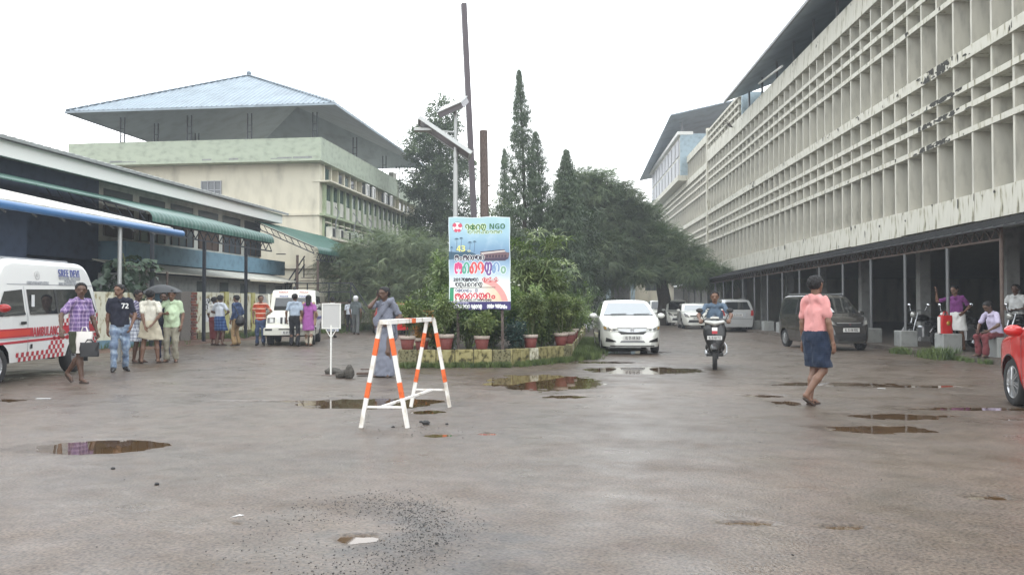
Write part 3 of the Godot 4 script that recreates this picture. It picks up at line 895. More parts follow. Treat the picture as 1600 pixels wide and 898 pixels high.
func parking_canopy():
	var base := Vector3(10.4, 0, -20)
	var o := thing("parking_canopy", "long dark lean-to canopy on thin pipe posts along the office block", "canopy", RP(10.4, 20), RIGHT_YAW)
	var u := 16.2
	var rf := MB.new().at(base)
	while u < 74.0:
		var a := u; var b := u + 0.5
		rf.hexa([Vector3(10.05, 3.10, -a), Vector3(12.0, 3.62, -a), Vector3(12.0, 3.62, -b), Vector3(10.05, 3.10, -b),
			Vector3(10.05, 3.13, -a), Vector3(12.0, 3.66, -a), Vector3(12.0, 3.66, -b), Vector3(10.05, 3.13, -b)])
		rf.hexa([Vector3(10.03, 3.13, -b + 0.06), Vector3(12.0, 3.66, -b + 0.06), Vector3(12.0, 3.66, -b), Vector3(10.03, 3.13, -b),
			Vector3(10.03, 3.165, -b + 0.06), Vector3(12.0, 3.695, -b + 0.06), Vector3(12.0, 3.695, -b), Vector3(10.03, 3.165, -b)])
		u = b
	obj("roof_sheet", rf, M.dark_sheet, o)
	var tr := MB.new().at(base)
	tr.bar(Vector3(10.4, 3.16, -20), Vector3(10.4, 3.16, -74), 0.05, 0.05)
	tr.bar(Vector3(10.4, 2.87, -20), Vector3(10.4, 2.87, -74), 0.05, 0.05)
	tr.bar(Vector3(10.4, 2.87, -20), Vector3(10.4, 3.16, -20), 0.06, 0.06)
	u = 20.0
	while u < 73.5:
		tr.bar(Vector3(10.4, 2.88, -u), Vector3(10.4, 3.15, -u - 0.25), 0.025, 0.025)
		tr.bar(Vector3(10.4, 3.15, -u - 0.25), Vector3(10.4, 2.88, -u - 0.5), 0.025, 0.025)
		u += 0.5
	obj("truss", tr, M.rusty_steel, o)
	var post := MB.new().tube([Vector3(0, 0.1, 0), Vector3(0, 2.86, 0)], 0.045, 10).mesh()
	var block := MB.new().cbox(Vector3(-0.25, 0, -0.26), Vector3(0.25, 0.46, 0.26), 0.02).mesh()
	for k in 19:
		var z := -(k * 2.76)
		inst("post", post, M.steel_grey if k else M.rusty_steel, o, Transform3D(Basis(), Vector3(0, 0, z)))
		inst("footing_block", block, M.asbestos, o, Transform3D(Basis(), Vector3(0, 0.131, z)))

# ---------------------------------------------------------------- the block under the big hipped sheet roof
func hip_roofed_block():
	var vr := -19.42; var vl := -35.4; var un := 52.93; var uf := 80.0
	var base := Vector3(vr, 0, -un)
	var o := thing("hip_roofed_block", "cream three-storey block under a huge hipped blue-grey sheet roof", "building", LP(vr, un), LEFT_YAW)
	var bx := func(n, m, x0, x1, y0, y1, a, b): return obj(n, MB.new().at(base).box(Vector3(x0, y0, -a), Vector3(x1, y1, -b)), m, o)
	bx.call("wall", M.cream_plaster, vl, vr - 0.5, 0.0, 10.7, un, uf)
	# parapet round the flat roof, standing out beyond the walls
	bx.call("parapet", M.green_parapet, vl - 0.9, vr + 0.45, 10.7, 12.02, un - 0.95, un - 0.75)
	bx.call("parapet", M.green_parapet, vr + 0.25, vr + 0.451, 10.7, 12.02, un - 0.747, uf + 0.8)
	bx.call("parapet", M.green_parapet, vl - 0.901, vl - 0.7, 10.7, 12.02, un - 0.747, uf + 0.8)
	bx.call("roof_slab", M.green_parapet, vl - 0.898, vr + 0.448, 10.55, 10.697, un - 0.948, uf + 0.8)
	# broken plaster along the lower edge of the parapet
	for k in 7:
		var x := rng.randf_range(vl, vr - 1.0)
		bx.call("plaster_scar", M.asbestos, x, x + rng.randf_range(0.5, 1.9), 10.70, 10.74 + rng.randf() * 0.09, un - 0.953, un - 0.951)
	bx.call("string_course", M.cream_plaster, vl - 0.05, vr + 0.05, 7.18, 7.34, un - 0.12, un - 0.001)
	bx.call("string_course", M.cream_plaster, vl - 0.05, vr + 0.05, 3.75, 4.05, un - 0.2, un - 0.001)
	bx.call("corner_pier", M.cream_plaster, vr - 0.499, vr, 0.0, 10.54, un, un + 0.6)
	# the window in the gable
	bx.call("window_opening", M.window_glass, -27.45, -26.1, 8.35, 9.5, un - 0.02, un - 0.004)
	var fr := MB.new().at(base)
	for k in 4:
		fr.box(Vector3(-27.48 + k * 0.45, 8.32, -un + 0.07), Vector3(-27.42 + k * 0.45, 9.53, -un + 0.021))
	for h in [8.32, 8.9, 9.47]:
		fr.box(Vector3(-27.42, h, -un + 0.066), Vector3(-26.13, h + 0.05, -un + 0.022))
	obj("window_frame", fr, M.print_grey, o)
	# bays of the long side: pilasters, glass above, spandrel panel below, vents under the slab
	bx.call("sunshade", M.cream_plaster, vr - 0.49, vr + 0.75, 9.33, 9.43, un - 0.05, uf)
	bx.call("sunshade", M.green_pilaster, vr - 0.49, vr + 0.35, 7.16, 7.32, un - 0.05, uf)
	bx.call("sunshade", M.cream_plaster, vr - 0.49, vr + 0.9, 5.62, 5.76, un - 0.3, un + 8.4)
	bx.call("sunshade", M.cream_plaster, vr - 0.49, vr + 0.35, 3.75, 4.0, un - 0.05, uf)
	var bay := 1.33
	var pil := MB.new().box(Vector3(-0.49, 7.33, 0.09), Vector3(0.22, 9.32, -0.09)).mesh()
	var pil2 := MB.new().box(Vector3(-0.49, 4.0, 0.07), Vector3(0.12, 7.15, -0.07)).mesh()
	var pil3 := MB.new().box(Vector3(-0.49, 9.44, 0.07), Vector3(0.12, 10.54, -0.07)).mesh()
	var panel := MB.new().box(Vector3(-0.30, 7.33, 0.46), Vector3(0.12, 8.25, -0.46)).mesh()
	var glass := MB.new().box(Vector3(-0.42, 7.4, 0.57), Vector3(0.07, 9.3, -0.57)).mesh()
	var vent := MB.new().box(Vector3(-0.49, 9.55, 0.4), Vector3(0.02, 10.35, -0.4)).mesh()
	var win := MB.new().box(Vector3(-0.49, 5.77, 0.36), Vector3(-0.02, 6.75, -0.36)).mesh()
	var head := MB.new().box(Vector3(-0.49, 6.78, 0.48), Vector3(0.16, 6.86, -0.48)).mesh()
	for k in 20:
		var z := -(k * bay + 0.62)
		inst("pilaster", pil, M.green_pilaster, o, Transform3D(Basis(), Vector3(0, 0, z)))
		inst("pilaster", pil2, M.green_pilaster, o, Transform3D(Basis(), Vector3(0, 0, z)))
		inst("pilaster", pil3, M.cream_plaster, o, Transform3D(Basis(), Vector3(0, 0, z)))
		var zc := z - bay / 2
		inst("spandrel_panel", panel, M.clinic_plaster, o, Transform3D(Basis().scaled(Vector3(1, 1.0, 1)), Vector3(0, 0.06 * (k % 3), zc)))
		inst("window_pane", glass, M.green_glass, o, Transform3D(Basis(), Vector3(0, 0, zc)))
		if k % 4 != 1: inst("vent_opening", vent, M.opening_shade if k % 3 else M.green_glass, o, Transform3D(Basis(), Vector3(0, 0, zc)))  # dark panes painted in for the shade of the vents
		inst("window", win, M.opening_shade if k % 5 == 3 else (M.clinic_plaster if k % 2 else M.green_glass), o, Transform3D(Basis(), Vector3(0, 0, zc)))
		inst("window_hood", head, M.cream_plaster, o, Transform3D(Basis(), Vector3(0, 0, zc)))
	var dp := MB.new().at(base)
	for k in [2.2, 6.1, 9.8, 15.0]:
		dp = MB.new().at(base)
		dp.tube([Vector3(vr + 0.3, 4.2, -un - k), Vector3(vr + 0.3, 7.0, -un - k - 0.1), Vector3(vr + 0.5, 7.6, -un - k - 0.2), Vector3(vr + 0.2, 8.0, -un - k - 0.3)], [0.05, 0.05, 0.04, 0.04], 6)
		obj("drain_pipe", dp, M.asbestos, o)
	dp = MB.new().at(base)
	dp.tube([Vector3(vr + 0.5, 7.5, -un - 6.0), Vector3(vr + 0.6, 6.9, -un - 9.5), Vector3(vr + 0.5, 6.7, -un - 13)], 0.035, 6)
	obj("drain_pipe", dp, M.asbestos, o)
	# the roof: ribbed sheets, dark lining, lattice posts
	var ev := Vector2(-17.75, -35.85); var eu := Vector2(51.0, 75.2); var ey := 13.95
	var r0 := Vector3(-26.8, 17.95, -58.5); var r1 := Vector3(-26.8, 17.95, -67.7)
	var a := Vector3(ev.y, ey, -eu.x); var b := Vector3(ev.x, ey, -eu.x); var c := Vector3(ev.x, ey, -eu.y); var d := Vector3(ev.y, ey, -eu.y)
	var top := MB.new().at(base)
	var sheets := func(p0: Vector3, p1: Vector3, q0: Vector3, q1: Vector3, n: int):
		var up := (p1 - p0).cross(q0 - p0).normalized()
		if up.y < 0: up = -up
		for k in n:
			var t0 := float(k) / n; var t1 := (k + 0.72) / n; var t2 := (k + 1.0) / n
			top.quad(p0.lerp(p1, t0), p0.lerp(p1, t1), q0.lerp(q1, t1), q0.lerp(q1, t0))
			var tm := (t1 + t2) / 2
			top.quad(p0.lerp(p1, t1), p0.lerp(p1, tm) + up * 0.07, q0.lerp(q1, tm) + up * 0.07, q0.lerp(q1, t1))
			top.quad(p0.lerp(p1, tm) + up * 0.07, p0.lerp(p1, t2), q0.lerp(q1, t2), q0.lerp(q1, tm) + up * 0.07)
	# front slope: strips run straight down from the hips, so cut them where they meet the hip lines
	var n := 54
	var upf := (b - a).cross(r0 - a).normalized()
	for k in n:
		var f := func(t: float) -> Array:
			var p := a.lerp(b, t)
			var q: Vector3
			if p.x < r0.x: q = a.lerp(r0, (p.x - a.x) / (r0.x - a.x))
			else: q = b.lerp(r0, (b.x - p.x) / (b.x - r0.x))
			return [p, q]
		var s0: Array = f.call(float(k) / n); var s1: Array = f.call((k + 0.7) / n); var s2: Array = f.call((k + 0.85) / n); var s3: Array = f.call((k + 1.0) / n)
		top.quad(s0[0], s1[0], s1[1], s0[1])
		top.quad(s1[0], s2[0] + upf * 0.06, s2[1] + upf * 0.06, s1[1])
		top.quad(s2[0] + upf * 0.06, s3[0], s3[1], s2[1] + upf * 0.06)
	sheets.call(b, c, r0, r1, 60)
	sheets.call(d, a, r1, r0, 60)
	sheets.call(c, d, r1, r1, 50)
	var rf := obj("roof", top, M.blue_sheet, o)
	var cap := MB.new().at(base)
	for e in [[a, r0], [b, r0], [r0, r1], [c, r1], [d, r1]]:
		var e0: Vector3 = e[0]; var e1: Vector3 = e[1]
		var m := int(e0.distance_to(e1) / 0.7)
		for k in m:
			cap.bar(e0.lerp(e1, k / float(m)) + Vector3(0, 0.08, 0), e0.lerp(e1, (k + 0.93) / float(m)) + Vector3(0, 0.08, 0), 0.24, 0.06)
	cap.ball(r0 + Vector3(0, 0.2, 0), Vector3(0.2, 0.16, 0.2), 8, 5)
	obj("ridge_cap", cap, M.roof_lining, rf)
	var lin_ := MB.new().at(base)
	var dn := Vector3(0, -0.12, 0)
	lin_.tri(a + dn, r0 + dn, b + dn)
	lin_.quad(b + dn, r0 + dn, r1 + dn, c + dn); lin_.tri(c + dn, r1 + dn, d + dn); lin_.quad(d + dn, r1 + dn, r0 + dn, a + dn)
	for e in [[a, b], [b, c], [c, d], [d, a]]:
		lin_.bar(e[0] + dn * 0.7, e[1] + dn * 0.7, 0.1, 0.12)
	obj("roof_lining", lin_, M.roof_lining, rf)
	var post := MB.new()
	for x in [-0.14, 0.14]: post.box(Vector3(x - 0.03, 0, -0.03), Vector3(x + 0.03, 3.3, 0.03))
	for k in 6: post.box(Vector3(-0.11, 0.25 + k * 0.45, -0.015), Vector3(0.11, 0.29 + k * 0.45, 0.015))
	var pm := post.mesh()
	for q in [[-33.35, 53.4], [-32.15, 55.5], [-31.0, 59.0], [-20.0, 53.6], [-20.0, 62.0], [-20.0, 70.0], [-20.2, 75.0], [-24.4, 53.4], [-28.6, 53.4]]:
		inst("roof_post", pm, M.steel_dark, o, Transform3D(Basis(), Vector3(q[0], 10.7, -q[1]) - base))
	bx.call("roof_cabin", M.clinic_plaster, vr - 0.2, vr + 0.2, 12.03, 12.6, un + 17.0, un + 17.9)
	obj("vent_pipe", MB.new().at(base).tube([Vector3(vr + 0.55, 10.5, -un - 17.5), Vector3(vr + 0.55, 12.0, -un - 17.5)], 0.07, 8), M.white_paint, o)
	# air conditioners hung along the side
	var ac := thing("air_conditioner", "white air conditioner frame standing on the ledge", "air conditioner", LP(vr + 0.42, un + 9.0, 9.43), LEFT_YAW, "upright frames on the ledge under the parapet")
	var fb := MB.new()
	fb.box(Vector3(-0.05, 0, 0.34), Vector3(0.05, 1.0, 0.27)); fb.box(Vector3(-0.05, 0, -0.27), Vector3(0.05, 1.0, -0.34)); fb.box(Vector3(-0.05, 0.9, 0.269), Vector3(0.05, 1.0, -0.269)); fb.box(Vector3(-0.05, 0, 0.269), Vector3(0.05, 0.1, -0.269))
	obj("frame", fb, M.white_paint, ac)
	obj("grille", MB.new().box(Vector3(-0.25, 0.1, 0.268), Vector3(-0.0, 0.9, -0.268)), M.opening_shade, ac)
	var names := ["first of the white frames on the ledge under the parapet", "second white frame on the ledge, close beside the first", "third white frame on the ledge, past the gap", "last white frame on the ledge under the parapet"]
	ac.set_meta("label", names[0])
	var at_u := [0, 10.6, 13.9, 15.6]
	for k in [1, 2, 3]: copy(ac, LP(vr + 0.42, un + at_u[k], 9.43), LEFT_YAW, names[k])
	var unit := thing("outdoor_unit", "white outdoor cooling unit with a round fan facing the yard", "air conditioner", LP(vr + 0.5, un + 5.5, 5.76), LEFT_YAW)
	obj("casing", MB.new().cbox(Vector3(-0.2, 0, -0.45), Vector3(0.2, 0.78, 0.45), 0.02), M.white_paint, unit)
	obj("fan_grille", MB.new().lathe([Vector2(0, 0), Vector2(0.3, 0), Vector2(0.3, 0.02), Vector2(0.1, 0.03), Vector2(0.09, 0.035), Vector2(0, 0.04)], 18, Transform3D(Basis(Vector3.FORWARD, PI / 2), Vector3(0.201, 0.4, 0.05))), M.opening_shade, unit)
	var u2 := [["grey box-shaped cooling unit in the end bay of the ledge", 0.9], ["slim cooling unit beside the end bay on the ledge", 2.6], ["dark cooling unit with open side before the round fan", 4.2], ["cooling unit just past the round fan", 6.7]]
	for q in u2:
		var w := thing("outdoor_unit", q[0], "air conditioner", LP(vr + 0.45, un + q[1], 5.76), LEFT_YAW)
		obj("casing", MB.new().cbox(Vector3(-0.2, 0, -0.3), Vector3(0.2, 0.72, 0.36), 0.02), M.clinic_plaster, w)
		obj("grille", MB.new().box(Vector3(0.2, 0.08, -0.24), Vector3(0.21, 0.64, 0.22)), M.trim_black, w)

# ---------------------------------------------------------------- the long low clinic with its green canopies
func clinic_block():
	var vw := -19.3; var ue := 43.6
	var base := Vector3(vw, 0, -30)
	var o := thing("clinic_block", "long two-storey clinic with white roof fascia, brown windows and blue slab edge", "building", LP(vw, 30), LEFT_YAW)
	var bx := func(n, m, x0, x1, y0, y1, a, b): return obj(n, MB.new().at(base).box(Vector3(x0, y0, -a), Vector3(x1, y1, -b)), m, o)
	bx.call("wall", M.clinic_plaster, -30.0, vw, 3.75, 5.95, 20.0, ue)
	bx.call("wall", M.shaded_blue_wall, -30.0, vw - 0.3, 0.0, 3.0, 10.0, ue - 0.5)  # ground floor: shade is put into the wall colour
	bx.call("wall", M.shaded_blue_wall, -30.0, vw + 0.02, 3.0, 5.94, 8.0, 29.4)  # near stretch: canopy shade put into its colour
	bx.call("slab_edge", M.blue_paint, vw - 0.28, vw + 1.0, 3.0, 3.74, 29.6, ue + 1.0)
	bx.call("fascia", M.white_paint, vw + 0.78, vw + 0.92, 5.80, 6.28, 8.0, ue + 0.8)
	bx.call("soffit", M.dark_slab, -30.0, vw + 0.779, 5.96, 6.08, 8.0, ue + 0.8)
	bx.call("fascia", M.white_paint, -30.0, vw + 0.779, 5.80, 6.28, ue + 0.65, ue + 0.79)
	var rf := MB.new().at(base)
	var u := 8.0
	while u < ue + 1.0:
		var b := u + 0.4
		rf.hexa([Vector3(vw + 1.12, 6.28, -u), Vector3(vw - 6, 8.0, -u), Vector3(vw - 6, 8.0, -b), Vector3(vw + 1.12, 6.28, -b),
			Vector3(vw + 1.12, 6.36, -u), Vector3(vw - 6, 8.08, -u), Vector3(vw - 6, 8.12, -b), Vector3(vw + 1.12, 6.40, -b)])
		u = b
	obj("roof_sheet", rf, M.asbestos, o)
	var k := 0
	u = 29.7
	while u < ue - 1.2:
		bx.call("window", M.window_glass if k % 3 else M.timber_dark, vw + 0.003, vw + 0.03, 3.95, 5.08, u, u + 1.9)
		var fr := MB.new().at(base)
		for q in [0.0, 0.62, 1.26, 1.86]: fr.box(Vector3(vw + 0.031, 3.95, -u - q), Vector3(vw + 0.07, 5.08, -u - q - 0.05))
		fr.box(Vector3(vw + 0.031, 4.7, -u - 0.06), Vector3(vw + 0.065, 4.75, -u - 1.85))
		obj("window_frame", fr, M.timber_dark, o)
		bx.call("clerestory", M.window_glass, vw + 0.004, vw + 0.028, 5.25, 5.72, u, u + 1.9)
		u += 2.4; k += 1
	# open stair landing and lamp at the end
	bx.call("lamp_arm", M.steel_dark, vw + 1.0, vw + 1.5, 4.06, 4.11, ue - 0.2, ue - 0.1)
	green_canopies()
	tin_lean_to()
	stair()

func lip(mb: MB, v: float, y: float, u: float, w: float, r: float, drop: float):   # one fluted sheet with its rolled lip
	var prev := []
	for k in 7:
		var a := PI * 0.5 * k / 6.0
		prev.append(Vector3(v + sin(a) * r, y - r + cos(a) * r - (0.0 if k < 6 else 0.0), 0))
	prev.append(Vector3(v + r, y - r - drop, 0))
	for seg in 4:   # the flute is a half wave
		var t0 := seg / 4.0; var t1 := (seg + 1) / 4.0
		var h0 := sin(t0 * PI) * 0.035; var h1 := sin(t1 * PI) * 0.035
		for k in prev.size() - 1:
			var n0 := Vector3(sin(PI * 0.5 * k / 6.0), cos(PI * 0.5 * minf(k, 6) / 6.0), 0); var n1 := Vector3(sin(PI * 0.5 * minf(k + 1, 6) / 6.0), cos(PI * 0.5 * minf(k + 1, 6) / 6.0), 0)
			var z0 := Vector3(0, 0, -u - w * t0); var z1 := Vector3(0, 0, -u - w * t1)
			mb.quad(prev[k + 1] + n1 * h0 + z0, prev[k + 1] + n1 * h1 + z1, prev[k] + n0 * h1 + z1, prev[k] + n0 * h0 + z0)

func green_canopies():
	var spec := [[25.6, 35.2, "green fluted metal canopy along the clinic windows"], [42.0, 52.2, "green fluted metal canopy reaching into the trees beyond the stair"]]
	for s in spec:
		var ua: float = s[0]; var ub: float = s[1]
		var base := Vector3(-15.1, 0, -ua)
		var o := thing("green_canopy", s[2], "canopy", LP(-15.1, ua), LEFT_YAW)
		var ve := -15.2; var ye := 4.38; var vb := -18.9; var yb := 5.35
		if ua > 40: ve = -15.7; yb = 5.75
		var sh := MB.new().at(base)
		var u := ua
		sh.s = 1
		while u < ub:
			var w := 0.26
			for seg in 4:
				var t0 := seg / 4.0; var t1 := (seg + 1) / 4.0
				var h0 := Vector3(0, sin(t0 * PI) * 0.035, 0); var h1 := Vector3(0, sin(t1 * PI) * 0.035, 0)
				sh.quad(Vector3(ve, ye, -u - w * t0) + h0, Vector3(ve, ye, -u - w * t1) + h1, Vector3(vb, yb, -u - w * t1) + h1, Vector3(vb, yb, -u - w * t0) + h0)
			lip(sh, ve, ye, u, w, 0.26, 0.1)
			u += w
		obj("fluted_sheet", sh, M.green_sheet, o)
		if ua < 40:   # the nearer stretch has plain sheets without the lip
			var ns := MB.new().at(base)
			var uu := 10.0
			while uu < 25.5:
				ns.hexa([Vector3(-16.3, 4.68, -uu), Vector3(vb, yb, -uu), Vector3(vb, yb, -uu - 0.48), Vector3(-16.3, 4.68, -uu - 0.48), Vector3(-16.3, 4.72, -uu), Vector3(vb, yb + 0.04, -uu), Vector3(vb, yb + 0.04, -uu - 0.48), Vector3(-16.3, 4.72, -uu - 0.48)])
				uu += 0.5
			obj("plain_sheet", ns, M.green_sheet, o)
		# lattice edge beam and end frames
		var tr := MB.new().at(base)
		var fv := ve + 0.15
		tr.bar(Vector3(fv, 4.02, -ua), Vector3(fv, 4.02, -ub), 0.05, 0.05)
		tr.bar(Vector3(fv, 3.68, -ua), Vector3(fv, 3.68, -ub), 0.05, 0.05)
		u = ua
		while u < ub - 0.3:
			tr.bar(Vector3(fv, 3.7, -u), Vector3(fv, 4.0, -u - 0.3), 0.03, 0.03)
			tr.bar(Vector3(fv, 4.0, -u - 0.3), Vector3(fv, 3.7, -u - 0.6), 0.03, 0.03)
			u += 0.6
		for e in [ua + 0.05, ub - 0.1]:
			tr.bar(Vector3(ve, ye - 0.06, -e), Vector3(vb, yb - 0.06, -e), 0.05, 0.05)
			tr.bar(Vector3(ve, ye - 0.36, -e), Vector3(vb, yb - 0.36, -e), 0.05, 0.05)
			for q in 9:
				var t := q / 9.0
				tr.bar(Vector3(lerpf(ve, vb, t), lerpf(ye, yb, t) - 0.34, -e), Vector3(lerpf(ve, vb, t + 0.06), lerpf(ye, yb, t + 0.06) - 0.08, -e), 0.03, 0.03)
		obj("lattice_beam", tr, M.steel_dark, o)
		u = ua + 0.2
		var first := true
		while u < ub:
			obj("post", MB.new().at(base).box(Vector3(fv - 0.05, -0.02, -u - 0.05), Vector3(fv + 0.05, 3.67, -u + 0.05)), M.steel_dark if ua < 40 else M.rusty_steel, o)
			if first and ua > 40: obj("post", MB.new().at(base).box(Vector3(fv - 1.15, -0.02, -u - 0.05), Vector3(fv - 1.05, 3.95, -u + 0.05)), M.rusty_steel, o)
			first = false
			u += 3.45
	# the blue-edged shelter behind the ambulance
	var base2 := Vector3(-11.9, 0, -19)
	var s2 := thing("blue_edged_shelter", "low shelter with pale sheet roof and blue pipe gutter behind the ambulance", "shelter", LP(-11.9, 19), LEFT_YAW)
	var sh2 := MB.new().at(base2)
	var u := 8.0
	while u < 21.4:
		var b := minf(u + 0.6, 21.5)
		var t0 := clampf((21.6 - u) / 9.0, 0.05, 1.0); var t1 := clampf((21.6 - b) / 9.0, 0.05, 1.0)
		sh2.hexa([Vector3(-11.95, 3.36, -u), Vector3(-11.95 - 2.4 * t0, 3.36 + 0.78 * t0, -u), Vector3(-11.95 - 2.4 * t1, 3.36 + 0.78 * t1, -b + 0.01), Vector3(-11.95, 3.36, -b + 0.01),
			Vector3(-11.95, 3.40, -u), Vector3(-11.95 - 2.4 * t0, 3.40 + 0.78 * t0, -u), Vector3(-11.95 - 2.4 * t1, 3.40 + 0.78 * t1, -b + 0.01), Vector3(-11.95, 3.40, -b + 0.01)])
		u = b
	obj("roof_sheet", sh2, M.white_sheet, s2)
	obj("gutter", MB.new().at(base2).tube([Vector3(-11.86, 3.27, -8), Vector3(-11.86, 3.27, -21.8)], 0.085, 10), M.pipe_blue, s2)
	var br := MB.new().at(base2)
	for q in 14:
		br = MB.new().at(base2)
		br.bar(Vector3(-12.0, 3.15, -9.0 - q * 0.9), Vector3(-12.7, 3.55, -9.25 - q * 0.9), 0.03, 0.03)
		obj("bracket", br, M.steel_grey, s2)
	for q in [14.0, 19.15]:
		obj("post", MB.new().at(base2).tube([Vector3(-12.0, 0.0, -q), Vector3(-12.0, 3.3, -q)], 0.05, 10), M.galvanised, s2)
	obj("back_screen", MB.new().at(base2).box(Vector3(-18.6, 0, -6), Vector3(-18.4, 4.2, -24.4)), M.shaded_blue_wall, s2)  # its dark colour carries the shade behind the shelter

func tin_lean_to():
	var base := Vector3(-17.0, 0, -35)
	var o := thing("tin_lean_to", "low lean-to with pale tin roof and small dark openings below the blue slab", "shed", LP(-17.0, 35), LEFT_YAW)
	var sh := MB.new().at(base)
	var u := 28.0
	while u < 43.5:
		sh.hexa([Vector3(-16.75, 2.52, -u), Vector3(-18.6, 2.96, -u), Vector3(-18.6, 2.96, -u - 0.5), Vector3(-16.75, 2.52, -u - 0.5),
			Vector3(-16.75, 2.56, -u), Vector3(-18.6, 3.0, -u), Vector3(-18.6, 3.0, -u - 0.44), Vector3(-16.75, 2.56, -u - 0.44)])
		u += 0.5
	obj("roof_sheet", sh, M.white_sheet, o)
	obj("wall", MB.new().at(base).box(Vector3(-18.5, 0, -28.2), Vector3(-17.3, 2.5, -43.2)), M.asbestos, o)
	for k in 5:
		obj("opening", MB.new().at(base).box(Vector3(-17.3, 1.75, -33.0 - k * 2.0), Vector3(-17.285, 2.35, -33.8 - k * 2.0)), M.opening_shade, o)  # dark panels stand for the shade inside the openings

func stair():
	var o := thing("outdoor_stair", "dark iron stair with railings between the clinic and the cream block", "staircase", LP(-16.8, 44), LEFT_YAW)
	var st := MB.new()
	for k in 9:
		st.box(Vector3(-0.5, 1.55 + k * 0.19 - 0.03, 1.6 - k * 0.28), Vector3(0.5, 1.55 + k * 0.19, 1.35 - k * 0.28))
	obj("tread", st, M.rusty_steel, o); stuff(o.get_child(0))
	obj("landing", MB.new().box(Vector3(-0.5, 1.45, 2.0), Vector3(3.2, 1.53, 1.0)), M.rusty_steel, o)
	var rl := MB.new()
	for h in [0.5, 0.95]:
		rl.bar(Vector3(-0.5, 1.55 + h, 1.95), Vector3(3.1, 1.55 + h, 1.95), 0.05, 0.05)
		rl.bar(Vector3(-0.5, 1.55 + h, 1.6), Vector3(-0.5, 3.1 + h, -0.9), 0.05, 0.05)
	for k in 4: rl.bar(Vector3(-0.4 + k * 1.15, 1.5, 1.95), Vector3(-0.4 + k * 1.15, 2.5, 1.95), 0.05, 0.05)
	for k in 3: rl.bar(Vector3(-0.5, 1.5 + k * 0.7, 1.5 - k * 1.15), Vector3(-0.5, 2.5 + k * 0.7, 1.5 - k * 1.15), 0.05, 0.05)
	rl.bar(Vector3(3.1, 2.5, 1.95), Vector3(4.0, 1.2, 1.95), 0.05, 0.05); rl.bar(Vector3(3.1, 2.05, 1.95), Vector3(3.8, 1.0, 1.95), 0.05, 0.05)
	obj("railing", rl, M.steel_dark, o)
	for x in [-0.4, 1.4, 3.1]: obj("support", MB.new().box(Vector3(x, 0, 1.5), Vector3(x + 0.08, 1.44, 1.42)), M.steel_dark, o)

